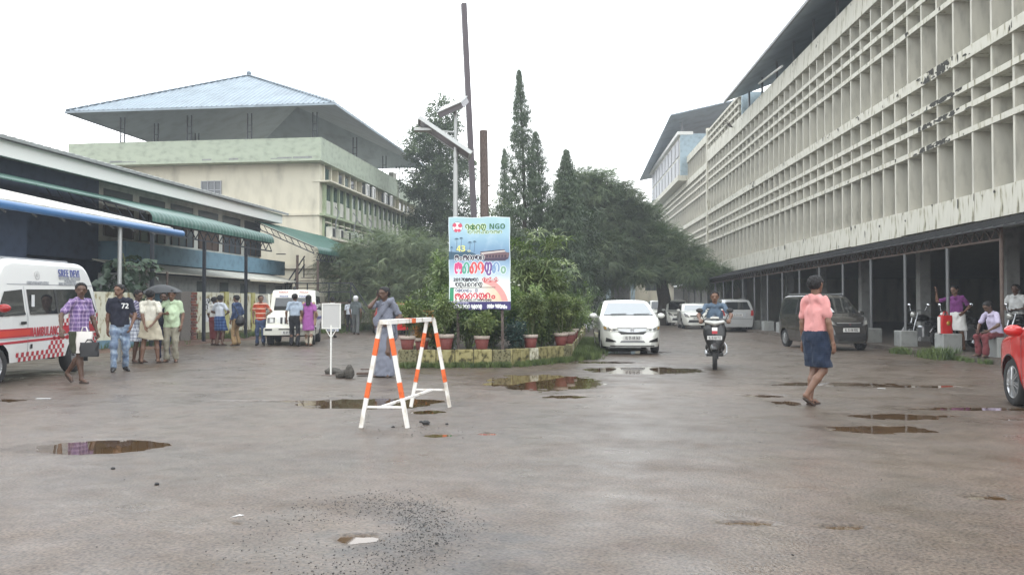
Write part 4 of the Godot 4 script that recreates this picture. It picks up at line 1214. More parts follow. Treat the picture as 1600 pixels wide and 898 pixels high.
# ---------------------------------------------------------------- compound wall, gate and pier
func compound_wall():
	var v := -15.95
	var o := thing("compound_wall", "stained white compound wall with yellow pilasters and torn posters", "wall", LP(v, 30.9), LEFT_YAW)
	var base := Vector3(v, 0, -33)
	var bx := func(n, m, x0, x1, y0, y1, a, b, par = null): return obj(n, MB.new().at(base).box(Vector3(x0, y0, -a), Vector3(x1, y1, -b)), m, par if par else o)
	var u := 32.4
	while u < 62.0:
		bx.call("wall_panel", M.white_wall if u < 41 else M.cream_plaster, v - 0.12, v, -0.05, 1.86, u + 0.16, u + 2.34)
		bx.call("pilaster", M.yellow_wall, v - 0.16, v + 0.07, -0.05, 1.90, u + 2.343, u + 2.657)
		bx.call("plinth", M.kerb_bare, v + 0.001, v + 0.05, -0.05, 0.32, u + 0.16, u + 2.34)
		u += 2.5
	# torn posters and black scrawls, printed on paper stuck to the first panels
	var pm := MB.new().at(base)
	for q in [[0.62, 1.2, 0.5, 0.42], [1.25, 1.15, 0.3, 0.5], [0.75, 0.72, 0.35, 0.3]]:
		pm.box(Vector3(v + 0.001, q[1], -32.4 - q[0]), Vector3(v + 0.004, q[1] + q[3], -32.4 - q[0] - q[2]))
	obj("torn_poster", pm, M.paper, o)
	var ink := MB.new().at(base)
	for k in 26:
		var a := Vector3(v + 0.006, 1.1 + rng.randf() * 0.55, -33.05 - rng.randf() * 0.85)
		var b := a + Vector3(0.001, rng.randf_range(-0.16, 0.1), rng.randf_range(-0.16, 0.16))
		ink.bar(a, b, 0.045, 0.006)
	obj("poster_print", ink, M.print_black, o)
	# the stretch behind the people, then the gateway
	var w2 := thing("white_wall_stretch", "plain white wall with blue foot behind the ambulance", "wall", LP(-15.3, 22.6), LEFT_YAW)
	var b2 := Vector3(-15.3, 0, -24)
	obj("wall_panel", MB.new().at(b2).box(Vector3(-15.5, 0.3, -14), Vector3(-15.3, 1.74, -27.3)), M.white_wall, w2)
	obj("painted_foot", MB.new().at(b2).box(Vector3(-15.5, -0.05, -14), Vector3(-15.28, 0.299, -27.3)), M.blue_paint, w2)
	var g := thing("gate_pier", "old brick gate pier with broken plaster at the end of the poster wall", "pier", LP(-15.9, 29.95), LEFT_YAW)
	obj("plaster_core", MB.new().cbox(Vector3(-0.32, -0.05, 0.1), Vector3(0.06, 1.86, 0.85), 0.02), M.mortar, g)
	for row in 17:
		for k in 2:
			var z := -0.12 - 0.2 * k + (0.1 if row % 2 else 0.0)
			var dx := rng.randf_range(-0.012, 0.012)
			var bk := MB.new().cbox(Vector3(-0.24 + dx, 0.02 + row * 0.108, z), Vector3(0.075 + dx, 0.11 + row * 0.108, z + 0.19), 0.008)
			obj("brick", bk, M.brick_red if rng.randf() < 0.65 else M.brick_dark, g)
	var gt := thing("iron_gate", "dark blue iron gate leaf standing open beside the brick pier", "gate", LP(-16.2, 29.1), LEFT_YAW)
	var gb := MB.new()
	for k in 4: gb.bar(Vector3(-0.05, 0.15 + k * 0.55, 0), Vector3(-1.1, 0.15 + k * 0.55, -0.5), 0.05, 0.05)
	for k in 2: gb.bar(Vector3(-0.05 - k * 1.05, 0.1, -k * 0.5), Vector3(-0.05 - k * 1.05, 1.9, -k * 0.5), 0.06, 0.06)
	obj("gate_frame", gb, M.steel_dark, gt)
	obj("gate_sheet", MB.new().hexa([Vector3(-0.06, 0.15, -0.03), Vector3(-1.08, 0.15, -0.51), Vector3(-1.08, 0.15, -0.53), Vector3(-0.06, 0.15, -0.05), Vector3(-0.06, 1.8, -0.03), Vector3(-1.08, 1.8, -0.51), Vector3(-1.08, 1.8, -0.53), Vector3(-0.06, 1.8, -0.05)]), M.blue_paint, gt)
	for q in [[26.4, "thin iron pole standing in the gateway under the umbrella"], [27.7, "iron pole standing in the gateway by the gate leaf"]]:
		var pl := obj("iron_pole", MB.new().tube([Vector3(0, -0.05, 0), Vector3(0, 2.5, 0)], 0.04, 8), M.rusty_steel, self, LP(-15.6, q[0]))
		tag(pl, q[1], "pole")
	# a boarded stall in the gateway
	var stall := thing("boarded_hut", "brown boarded hut front standing back in the gateway", "hut", LP(-17.0, 28.0), LEFT_YAW)
	for k in 8:
		obj("board", MB.new().box(Vector3(-0.02, 0.05, 1.4 - k * 0.34), Vector3(0.02 + rng.randf() * 0.01, 1.9, 1.08 - k * 0.34)), M.wood_pole if k % 3 else M.timber_dark, stall)
	# signboard disc on the far part of the wall
	var disc := thing("round_sign", "grey round sign leaning on the wall behind the striped shirt", "sign", LP(v + 0.08, 36.2, 1.28), LEFT_YAW)
	obj("disc", MB.new().lathe([Vector2(0, 0), Vector2(0.5, 0), Vector2(0.52, 0.01), Vector2(0.5, 0.03), Vector2(0.47, 0.025), Vector2(0, 0.025)], 28, Transform3D(Basis(Vector3.FORWARD, -PI / 2 * -1), Vector3.ZERO)), M.notice_back, disc)

# ---------------------------------------------------------------- foliage
func leaf(mb: MB, at: Vector3, dir: Vector3, len: float, wid: float, droop := 0.2):
	var d := dir.normalized()
	var side := d.cross(Vector3.UP)
	if side.length() < 0.05: side = Vector3.RIGHT
	side = side.normalized() * wid * 0.5
	var m := at + d * len * 0.5 + Vector3(0, -droop * len * 0.15, 0)
	var tip := at + d * len + Vector3(0, -droop * len, 0)
	var fold := Vector3(0, wid * 0.18, 0)
	mb.tri(at, m + side + fold, m); mb.tri(at, m, m - side + fold)
	mb.tri(m, m + side + fold, tip); mb.tri(m, tip, m - side + fold)

func rdir(r: RandomNumberGenerator) -> Vector3:
	while true:
		var p := Vector3(r.randf_range(-1, 1), r.randf_range(-1, 1), r.randf_range(-1, 1))
		if p.length() < 1.0 and p.length() > 0.1: return p.normalized()
	return Vector3.UP

var LM := {}
func leaf_meshes():
	var r := RandomNumberGenerator.new(); r.seed = 77
	var mb := MB.new()     # small leaves of a shrub
	for i in 26:
		var d := rdir(r); d.y = d.y * 0.7 + 0.25
		leaf(mb, d * r.randf_range(0.02, 0.13), d + rdir(r) * 0.6, r.randf_range(0.06, 0.11), r.randf_range(0.03, 0.05))
	LM.shrub = mb.mesh()
	mb = MB.new()          # broad leaves in a clump of a big tree
	for i in 34:
		var d := rdir(r); d.y = d.y * 0.6 + 0.2
		leaf(mb, d * r.randf_range(0.1, 0.5), d + rdir(r) * 0.8, r.randf_range(0.16, 0.26), r.randf_range(0.09, 0.14), 0.4)
	LM.broad = mb.mesh()
	mb = MB.new()          # a feathery frond that arches over: a stalk with leaflets on either side
	for st in 3:
		var a := (st - 1) * 0.55
		for k in 13:
			var t := (k + 1) / 13.0
			var p := Vector3(sin(a) * t, 0.16 * sin(t * 2.4) - 0.34 * t * t, cos(a) * t)
			for s in [-1.0, 1.0]:
				var dir := Vector3(sin(a + s * 1.0), -0.25 + r.randf_range(-0.2, 0.2), cos(a + s * 1.0))
				leaf(mb, p, dir, 0.19 * (1.1 - t * 0.5), 0.036, 0.3)
	LM.frond = mb.mesh()
	mb = MB.new()          # hanging leaves of a mast tree
	for i in 22:
		var a := r.randf() * TAU
		var p := Vector3(cos(a), 0, sin(a)) * r.randf_range(0.0, 0.28) + Vector3(0, r.randf_range(-0.15, 0.12), 0)
		leaf(mb, p, Vector3(cos(a) * 0.6, -0.75 - r.randf() * 0.5, sin(a) * 0.6), r.randf_range(0.17, 0.28), r.randf_range(0.035, 0.055), 0.1)
	LM.mast = mb.mesh()
	mb = MB.new()          # a spray of long blades
	for i in 12:
		var a := TAU * i / 12.0 + r.randf() * 0.4
		leaf(mb, Vector3.ZERO, Vector3(cos(a), r.randf_range(-0.1, 0.9), sin(a)), r.randf_range(0.26, 0.42), r.randf_range(0.035, 0.05), 0.45)
	LM.blade = mb.mesh()
	mb = MB.new()          # round leaves of a climber
	for i in 9:
		var d := Vector3(r.randf_range(-1, 1), r.randf_range(-0.8, 0.8), r.randf_range(0.1, 0.5))
		leaf(mb, d * 0.22, Vector3(d.x * 0.6, -0.7, 0.5), r.randf_range(0.2, 0.3), r.randf_range(0.2, 0.28), 0.1)
	LM.climber = mb.mesh()
	mb = MB.new()          # grass tuft
	for i in 16:
		var a := r.randf() * TAU
		var o := Vector3(cos(a), 0, sin(a)) * r.randf() * 0.09
		var tip := o + Vector3(cos(a) * r.randf_range(0.02, 0.14), r.randf_range(0.14, 0.30), sin(a) * r.randf_range(0.02, 0.14))
		var w := Vector3(-sin(a), 0, cos(a)) * 0.006
		var mid := o.lerp(tip, 0.55) + Vector3(0, 0.03, 0)
		mb.quad(o - w, o + w, mid + w * 0.8, mid - w * 0.8); mb.tri(mid - w * 0.8, mid + w * 0.8, tip)
	LM.grass = mb.mesh()
	mb = MB.new()          # small white and yellow flowers
	for i in 5:
		var d := rdir(r); d.y = absf(d.y)
		var p := d * 0.12
		for k in 5:
			var a := TAU * k / 5.0
			leaf(mb, p, Vector3(cos(a), 0.4, sin(a)), 0.03, 0.025, 0.1)
	LM.flower = mb.mesh()

func rot_any(r: RandomNumberGenerator, up := 0.5) -> Basis:
	return Basis.from_euler(Vector3(r.randfn(0, up), r.randf() * TAU, r.randfn(0, up)))

# crown: clumps spread through the shells of several lobes; lobe = [centre, radii, how many]
func crown(parent: Node, called: String, mesh: Mesh, m: Material, lobes: Array, size: Vector2, c0: Color, c1: Color, r: RandomNumberGenerator, outward := false, shell := 0.5):
	var xs := []; var cs := []
	for l in lobes:
		var ctr: Vector3 = l[0]; var rad: Vector3 = l[1]
		var tone := r.randf_range(0.72, 1.3)
		for i in int(l[2]):
			var d := rdir(r)
			var q := pow(r.randf(), 0.45)
			q = lerpf(q, 1.0, shell * r.randf())
			var p := ctr + d * rad * q * (1.0 + 0.10 * r.randfn(0, 1))
			var s := r.randf_range(size.x, size.y)
			var b: Basis
			if outward:
				b = Basis(Vector3.UP, atan2(d.x, d.z) + r.randfn(0, 0.7)) * Basis(Vector3.RIGHT, r.randfn(0.15, 0.45) - d.y * 0.6) * Basis(Vector3.BACK, r.randfn(0, 0.5))
			else:
				b = rot_any(r)
			xs.append(Transform3D(b.scaled(Vector3.ONE * s), p))
			cs.append(c0.lerp(c1, r.randf()) * tone)
	return stuff(multi(called, mesh, m, xs, cs, parent))

func limb(mb: MB, a: Vector3, b: Vector3, r0: float, r1: float, r: RandomNumberGenerator):
	var pts := []; var rad := []
	for k in 5:
		var t := k / 4.0
		pts.append(a.lerp(b, t) + (Vector3(r.randfn(0, 0.05), 0, r.randfn(0, 0.05)) * a.distance_to(b) * (0.0 if k == 0 or k == 4 else 1.0)) + Vector3(0, sin(t * PI) * 0.06 * a.distance_to(b), 0))
		rad.append(lerpf(r0, r1, t))
	mb.tube(pts, rad, 7)

func mast_tree(label: String, x: float, d: float, h: float, w: float, sd: int, n := 620, bend := 0.0, blunt := 1.0):
	var r := RandomNumberGenerator.new(); r.seed = sd
	var o := thing("mast_tree", label, "tree", G(x, d), 0, "narrow drooping mast trees behind the traffic island")
	obj("trunk", MB.new().tube([Vector3.ZERO, Vector3(0.05, h * 0.5, 0), Vector3(bend * 0.9, h * 0.97, 0)], [0.16, 0.1, 0.015], 7), M.bark, o)
	var xs := []; var cs := []
	for i in n:
		var t := pow(r.randf(), 0.8)
		var y := h * (0.12 + 0.86 * t)
		var a := r.randf() * TAU
		var bough := absf(sin(t * 31.0 + 2.0 * sin(a * 2.0 + sd) + sd))
		var prof := w * pow(1.0 - t, blunt) * (0.9 if t > 0.25 else 0.75) * (0.62 + 0.45 * bough * bough) * (1.0 + 0.25 * sin(a * 3.0 + t * 9.0)) + 0.05 + 0.10 * (1.0 - t)
		var rr := prof * sqrt(r.randf_range(0.15, 1.1))
		var p := Vector3(cos(a) * rr + bend * t * t, y - rr * 0.5, sin(a) * rr)
		xs.append(Transform3D((Basis(Vector3.UP, r.randf() * TAU) * Basis(Vector3.RIGHT, r.randfn(0, 0.2))).scaled(Vector3.ONE * r.randf_range(0.7, 1.3) * (1.0 - 0.62 * t)), p))
		cs.append(Color(0.045, 0.072, 0.042).lerp(Color(0.10, 0.14, 0.075), r.randf()))
	stuff(multi("crown", LM.mast, M.leaf, xs, cs, o))

func trees():
	leaf_meshes()
	mast_tree("tallest of the narrow mast trees, a slim spire standing against the sky", 0.62, 45.0, 14.1, 2.5, 5, 2000, -0.25)
	mast_tree("mast tree with a nodding top beside the tallest spire", 1.62, 46.0, 11.0, 1.6, 6, 1500, -0.35, 0.6)
	mast_tree("broad mast tree with a pointed top next to the feathery shade tree", 2.6, 44.0, 9.6, 1.9, 9, 1900, 0.2, 0.7)
	mast_tree("thin far mast tree standing alone against the sky", -0.5, 54.0, 11.6, 1.5, 12, 900)
	var r := RandomNumberGenerator.new(); r.seed = 31
	# big dark broadleaf tree beside the cream block
	var o := thing("broadleaf_tree", "tall dark broad-leaved tree at the end of the cream block", "tree", G(-6.0, 68))
	o.scale = Vector3.ONE * 1.13
	var tk := MB.new()
	tk.tube([Vector3.ZERO, Vector3(0.1, 5, 0), Vector3(0.3, 10, 0), Vector3(0.2, 14.5, 0)], [0.4, 0.32, 0.2, 0.05], 8)
	var lobes := [[Vector3(0.6, 14.2, 0), Vector3(1.3, 1.7, 1.5), 75], [Vector3(-0.9, 12.4, 0.3), Vector3(1.6, 1.4, 1.6), 85], [Vector3(1.0, 11.0, 0), Vector3(1.9, 1.6, 1.8), 110], [Vector3(-0.7, 9.6, 0.5), Vector3(1.7, 1.5, 1.7), 100],
		[Vector3(0.9, 8.2, 0), Vector3(2.1, 1.8, 2.0), 140], [Vector3(-0.4, 6.6, 0.3), Vector3(2.0, 1.5, 2.0), 130], [Vector3(1.3, 5.4, 0), Vector3(2.2, 1.6, 2.0), 130], [Vector3(0, 3.8, 0), Vector3(2.3, 1.6, 2.2), 140]]
	for l in lobes: limb(tk, Vector3(0.2, (l[0] as Vector3).y - 2.0, 0), l[0], 0.12, 0.03, r)
	obj("trunk", tk, M.bark, o)
	for l in lobes: l[2] = int(l[2] * 2.2)
	crown(o, "crown", LM.broad, M.leaf, lobes, Vector2(0.6, 1.0), Color(0.035, 0.06, 0.03), Color(0.10, 0.14, 0.065), r)
	# the feathery shade tree in front of the office block
	o = thing("shade_tree", "wide feathery shade tree whose boughs reach over the parked cars", "tree", G(10.6, 60))
	tk = MB.new()
	tk.tube([Vector3.ZERO, Vector3(0.1, 1.6, 0), Vector3(-0.2, 3.2, 0.2)], [0.55, 0.46, 0.42], 10)
	lobes = []
	for q in [[-6.1, 9.6, 1.3, 1.1, 80], [-4.8, 9.5, 1.5, 1.1, 90], [-3.3, 8.7, 1.6, 1.1, 100], [-1.9, 7.9, 1.5, 1.0, 100], [-6.2, 7.6, 1.7, 1.5, 130], [-4.0, 7.3, 2.0, 1.4, 150], [-1.6, 6.5, 1.8, 1.1, 130], [-0.2, 5.9, 1.5, 0.9, 110], [1.0, 4.8, 1.4, 0.8, 90], [2.5, 3.9, 1.5, 0.6, 80], [3.4, 3.3, 1.0, 0.45, 50],
		[-6.2, 4.9, 1.6, 1.5, 120], [-4.4, 5.0, 2.0, 1.4, 140], [-2.2, 4.8, 2.1, 1.3, 140], [0.0, 4.4, 1.8, 0.9, 120], [-4.8, 3.5, 1.8, 0.8, 100], [-1.8, 3.7, 1.9, 0.7, 100], [1.6, 3.6, 1.4, 0.55, 70]]:
		lobes.append([Vector3(q[0], q[1], r.randf_range(-1.6, 2.2)), Vector3(q[2], q[3], q[2] * 0.95), int(q[4] * 3.2)])
	for l in lobes: limb(tk, Vector3(-0.2, 3.0, 0.2), (l[0] as Vector3) + Vector3(0, -0.3, 0), 0.2, 0.03, r)
	obj("trunk", tk, M.bark, o)
	var inner := []
	for l in lobes: inner.append([l[0], (l[1] as Vector3) * 0.72, int(l[2] * 0.22)])
	crown(o, "inner_crown", LM.broad, M.leaf, inner, Vector2(0.7, 1.1), Color(0.055, 0.092, 0.05), Color(0.16, 0.20, 0.105), r)
	crown(o, "crown", LM.frond, M.leaf, lobes, Vector2(0.6, 1.0), Color(0.065, 0.105, 0.06), Color(0.20, 0.245, 0.135), r, true, 0.7)
	# drooping feathery bush before the cream block
	o = thing("feathery_tree", "low spreading tree of drooping feathery boughs beside the stair", "tree", G(-6.6, 47))
	tk = MB.new()
	tk.tube([Vector3.ZERO, Vector3(0.1, 1.2, 0), Vector3(0.0, 2.4, 0)], [0.3, 0.26, 0.2], 8)
	lobes = []
	for q in [[-1.2, 4.6, 1.5, 0.8, 110], [0.8, 4.7, 1.5, 0.7, 110], [2.3, 4.0, 1.2, 0.8, 90], [-2.6, 3.7, 1.3, 0.8, 90], [-0.4, 3.6, 1.9, 0.9, 130], [1.9, 3.0, 1.6, 0.8, 120], [-2.2, 2.6, 1.5, 0.9, 110], [0.4, 2.4, 2.0, 0.9, 130], [2.6, 1.9, 1.3, 0.9, 100], [-1.0, 1.5, 1.8, 0.8, 110], [1.2, 1.1, 1.7, 0.7, 100], [3.4, 3.0, 0.9, 1.2, 60]]:
		lobes.append([Vector3(q[0], q[1], r.randf_range(-0.8, 1.0)), Vector3(q[2], q[3], q[2]), q[4] * 2])
	for l in lobes: limb(tk, Vector3(0, 2.0, 0), l[0], 0.09, 0.02, r)
	obj("trunk", tk, M.bark, o)
	crown(o, "crown", LM.frond, M.leaf, lobes, Vector2(0.5, 0.85), Color(0.07, 0.105, 0.055), Color(0.24, 0.28, 0.16), r, true, 0.75)
	# pale bushy trees behind the island
	for q in [["pale green bushy tree behind the poster board", -0.2, 52.0, 7.6, 1.7, 3], ["yellowish green tree between the mast trees and the tall poles", -2.2, 58.0, 7.0, 1.6, 4], ["dark shrubby tree under the broad-leaved tree", -4.3, 50.0, 4.6, 1.6, 8], ["dark bushy tree behind the narrow mast trees", 3.6, 50.0, 7.4, 1.8, 15]]:
		o = thing("bushy_tree", q[0], "tree", G(q[1], q[2]))
		obj("trunk", MB.new().tube([Vector3.ZERO, Vector3(0.05, q[3] * 0.9, 0)], [0.16, 0.04], 6), M.bark, o)
		var rr := RandomNumberGenerator.new(); rr.seed = q[5]
		lobes = []
		for k in 7:
			lobes.append([Vector3(rr.randfn(0, 0.6), q[3] * (0.18 + 0.11 * k), rr.randfn(0, 0.5)), Vector3(q[4], 0.95, q[4]) * rr.randf_range(0.75, 1.1), 55])
		var dark: bool = String(q[0]).begins_with("dark")
		crown(o, "crown", LM.broad, M.leaf, lobes, Vector2(0.6, 1.0), Color(0.035, 0.06, 0.03) if dark else Color(0.08, 0.12, 0.04), Color(0.09, 0.13, 0.06) if dark else Color(0.19, 0.23, 0.09), rr)
	# far trees that close the view
	var n := 0
	for q in [[-14.0, 104.0, 9.0], [-8.5, 98.0, 8.0], [-3.0, 104.0, 9.0], [2.0, 96.0, 8.0], [6.0, 108.0, 9.0], [11.0, 116.0, 9.5], [16.5, 122.0, 8.5], [-19.0, 110.0, 8.0]]:
		var names := ["hazy tree closing the yard behind the cream block", "hazy tree beyond the boundary between block and poles", "hazy tree seen behind the poster board", "hazy tree seen behind the mast trees", "hazy tree beyond the far porch", "tall hazy tree at the end of the drive", "hazy tree past the far parked van", "hazy tree far behind the stair"]
		o = thing("far_tree", names[n], "tree", G(q[0], q[1]))
		n += 1
		var rr := RandomNumberGenerator.new(); rr.seed = 200 + n
		obj("trunk", MB.new().tube([Vector3.ZERO, Vector3(0.05, q[2] * 0.8, 0)], [0.3, 0.06], 6), M.bark, o)
		lobes = []
		for k in 8:
			lobes.append([Vector3(rr.randfn(0, 1.7), q[2] * (0.16 + 0.1 * k), rr.randfn(0, 1.0)), Vector3(2.6, 1.4, 2.4) * rr.randf_range(0.8, 1.15), 60])
		crown(o, "crown", LM.broad, M.leaf, lobes, Vector2(1.3, 2.0), Color(0.05, 0.08, 0.045), Color(0.10, 0.14, 0.07), rr)
	# the climber behind the ambulance
	o = thing("climber", "large-leaved climber hanging over the wall behind the ambulance", "plant", LP(-15.6, 25.4))
	obj("stem", MB.new().tube([Vector3(0, 0, 0), Vector3(0.1, 1.5, 0), Vector3(-0.2, 3.0, 0)], [0.05, 0.04, 0.02], 6), M.plant_stem, o)
	crown(o, "foliage", LM.climber, M.leaf_glossy, [[Vector3(0, 2.3, 0), Vector3(0.8, 0.75, 0.35), 34], [Vector3(-0.6, 1.7, 0), Vector3(0.6, 0.5, 0.3), 16]], Vector2(0.7, 1.1), Color(0.03, 0.055, 0.035), Color(0.10, 0.14, 0.10), r, true)
	# weeds and grass: along the wall, the walk and the island
	var xs := []; var cs := []
	var put := func(p: Vector3, s: float):
		xs.append(Transform3D(Basis(Vector3.UP, rng.randf() * TAU).scaled(Vector3(1.2, 1, 1.2) * s * rng.randf_range(0.6, 1.3)), p))
		cs.append(Color(0.05, 0.085, 0.025).lerp(Color(0.12, 0.16, 0.05), rng.randf()))
	for i in 900:
		var uu := rng.randf_range(23.0, 52.0)
		if uu > 27.0 and uu < 31.5: continue
		put.call(LP(-15.9 + absf(rng.randfn(0, 0.42)) + 0.1, uu, 0.04), 0.85)
	for i in 900:
		put.call(LP(-15.9 + absf(rng.randfn(0, 0.9)) + 0.1, rng.randf_range(38.0, 56.0), 0.03), 0.9)
	for i in 60:
		put.call(RP(9.62 + rng.randfn(0, 0.12), 23.9 + rng.randfn(0, 0.25), 0.0), 0.7)
	for i in 110:
		put.call(RP(9.6 + rng.randfn(0, 0.14), 21.6 + rng.randfn(0, 0.35), 0.0), 1.0)
	for i in 60:
		put.call(RP(9.75 + rng.randfn(0, 0.08), rng.randf_range(19.3, 21.2), 0.0), 0.45)
	stuff(tag(multi("grass", LM.grass, M.grass, xs, cs, self), "rough green grass along the foot of the walls and walk", "grass"))
	far_porch()

func far_porch():
	var o := thing("far_porch", "dark entrance porch across the end of the drive", "porch", G(9.5, 84))
	obj("slab", MB.new().box(Vector3(-3.2, 3.5, 0), Vector3(2.6, 4.3, -4)), M.blue_grey_wall, o)
	for x in [-3.0, -0.2, 2.2]: obj("column", MB.new().box(Vector3(x, 0, -0.2), Vector3(x + 0.4, 3.49, -0.6)), M.blue_grey_wall, o)
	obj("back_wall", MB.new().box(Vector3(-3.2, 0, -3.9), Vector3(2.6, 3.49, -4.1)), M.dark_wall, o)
	var w := thing("far_white_house", "white house front glimpsed above the porch through the boughs", "building", G(10.5, 90))
	obj("wall", MB.new().box(Vector3(-6.5, 0, 0), Vector3(6.5, 5.6, -6)), M.cream_plaster, w)
	for k in 4: obj("window", MB.new().box(Vector3(-5.5 + k * 3.0, 3.0, 0.02), Vector3(-4.0 + k * 3.0, 4.4, -0.0)), M.window_glass, w)
	obj("roof", MB.new().hexa([Vector3(-7, 5.6, 0.6), Vector3(7, 5.6, 0.6), Vector3(7, 5.6, -6.6), Vector3(-7, 5.6, -6.6), Vector3(-7, 5.75, 0.6), Vector3(7, 5.75, 0.6), Vector3(6, 7.4, -3.2), Vector3(-6, 7.4, -3.2)]), M.roof_lining, w)
	var ws := obj("power_cable", MB.new().tube([Vector3(8.0, 6.6, -60), Vector3(9.2, 5.0, -66), Vector3(10.6, 4.0, -74)], 0.03, 5), M.trim_black, self)
	tag(ws, "dark cable sloping down across the pale house at the end of the drive", "cable")

# ---------------------------------------------------------------- the traffic island with its pots
func potted(label: String, p: Vector3, sd: int, h: float, s := 1.0, c0 := Color(0.07, 0.11, 0.035), c1 := Color(0.22, 0.26, 0.09)):
	var r := RandomNumberGenerator.new(); r.seed = sd
	var o := thing("potted_plant", label, "potted plant", p, 0, "red pots along the rim of the traffic island")
	obj("pot", MB.new().lathe([Vector2(0, 0), Vector2(0.115, 0), Vector2(0.12, 0.01), Vector2(0.158, 0.225), Vector2(0.15, 0.228)], 20, Transform3D(Basis().scaled(Vector3.ONE * s))), M.terracotta, o)
	obj("rim", MB.new().lathe([Vector2(0.158, 0.222), Vector2(0.172, 0.225), Vector2(0.178, 0.285), Vector2(0.172, 0.292), Vector2(0.15, 0.29), Vector2(0.148, 0.25)], 20, Transform3D(Basis().scaled(Vector3.ONE * s))), M.pot_rim, o)
	obj("soil", MB.new().lathe([Vector2(0.149, 0.262), Vector2(0, 0.272)], 14, Transform3D(Basis().scaled(Vector3.ONE * s))), M.soil, o)
	var st := MB.new(); var lobes := []
	for k in 6:
		var a := r.randf() * TAU
		var tip := Vector3(cos(a) * 0.22 * r.randf(), 0.27 + h * r.randf_range(0.5, 0.95), sin(a) * 0.22 * r.randf())
		st.tube([Vector3(cos(a) * 0.04, 0.26 * s, sin(a) * 0.04), tip * 0.6 + Vector3(0, 0.1, 0), tip], [0.010, 0.007, 0.003], 5)
		lobes.append([tip, Vector3(0.16, 0.14, 0.16), 13])
		lobes.append([tip * 0.75 + Vector3(0, 0.06, 0), Vector3(0.17, 0.13, 0.17), 9])
	obj("stem", st, M.plant_stem, o)
	crown(o, "foliage", LM.shrub, M.leaf, lobes, Vector2(0.6, 1.0), c0, c1, r)

func bed_shrub(label: String, x: float, d: float, h: float, w: float, sd: int, kind := "shrub", c0 := Color(0.035, 0.065, 0.022), c1 := Color(0.12, 0.16, 0.05), n := 130, flowers := 0):
	c0 = c0 * 1.5; c1 = c1 * 1.65
	var r := RandomNumberGenerator.new(); r.seed = sd
	var o := thing("shrub", label, "shrub", G(x, d, 0.3))
	var st := MB.new(); var xs := []; var cs := []
	var stems := 9
	var tips := []
	for k in stems:
		var a := TAU * k / stems + r.randf()
		var tip := Vector3(cos(a) * w * r.randf_range(0.2, 1.0), h * r.randf_range(0.6, 1.0), sin(a) * w * r.randf_range(0.2, 1.0))
		tips.append(tip)
		st.tube([Vector3(cos(a) * 0.05, 0, sin(a) * 0.05), tip * 0.55 + Vector3(0, h * 0.12, 0), tip], [0.018, 0.012, 0.004], 5)
	obj("stem", st, M.plant_stem, o)
	for i in n:
		var tip: Vector3 = tips[i % stems]
		var t := pow(r.randf(), 0.6)
		var p := Vector3(tip.x * t, tip.y * (0.12 + 0.88 * t), tip.z * t) + Vector3(r.randfn(0, w * 0.16), r.randfn(0, 0.05), r.randfn(0, w * 0.16))
		var s := r.randf_range(0.75, 1.25)
		xs.append(Transform3D(rot_any(r, 0.4).scaled(Vector3.ONE * s), p))
		cs.append(c0.lerp(c1, r.randf()))
	stuff(multi("foliage", LM[kind], M.leaf_glossy if kind == "blade" else M.leaf, xs, cs, o))
	if flowers:
		var fx := []; var fc := []
		for i in flowers:
			var tip: Vector3 = tips[i % stems]
			fx.append(Transform3D(rot_any(r, 0.3), tip * r.randf_range(0.7, 1.05) + Vector3(r.randfn(0, 0.12), 0.05, r.randfn(0, 0.12))))
			fc.append(Color(0.7, 0.7, 0.6))
		stuff(multi("flower", LM.flower, M.leaf, fx, fc, o))

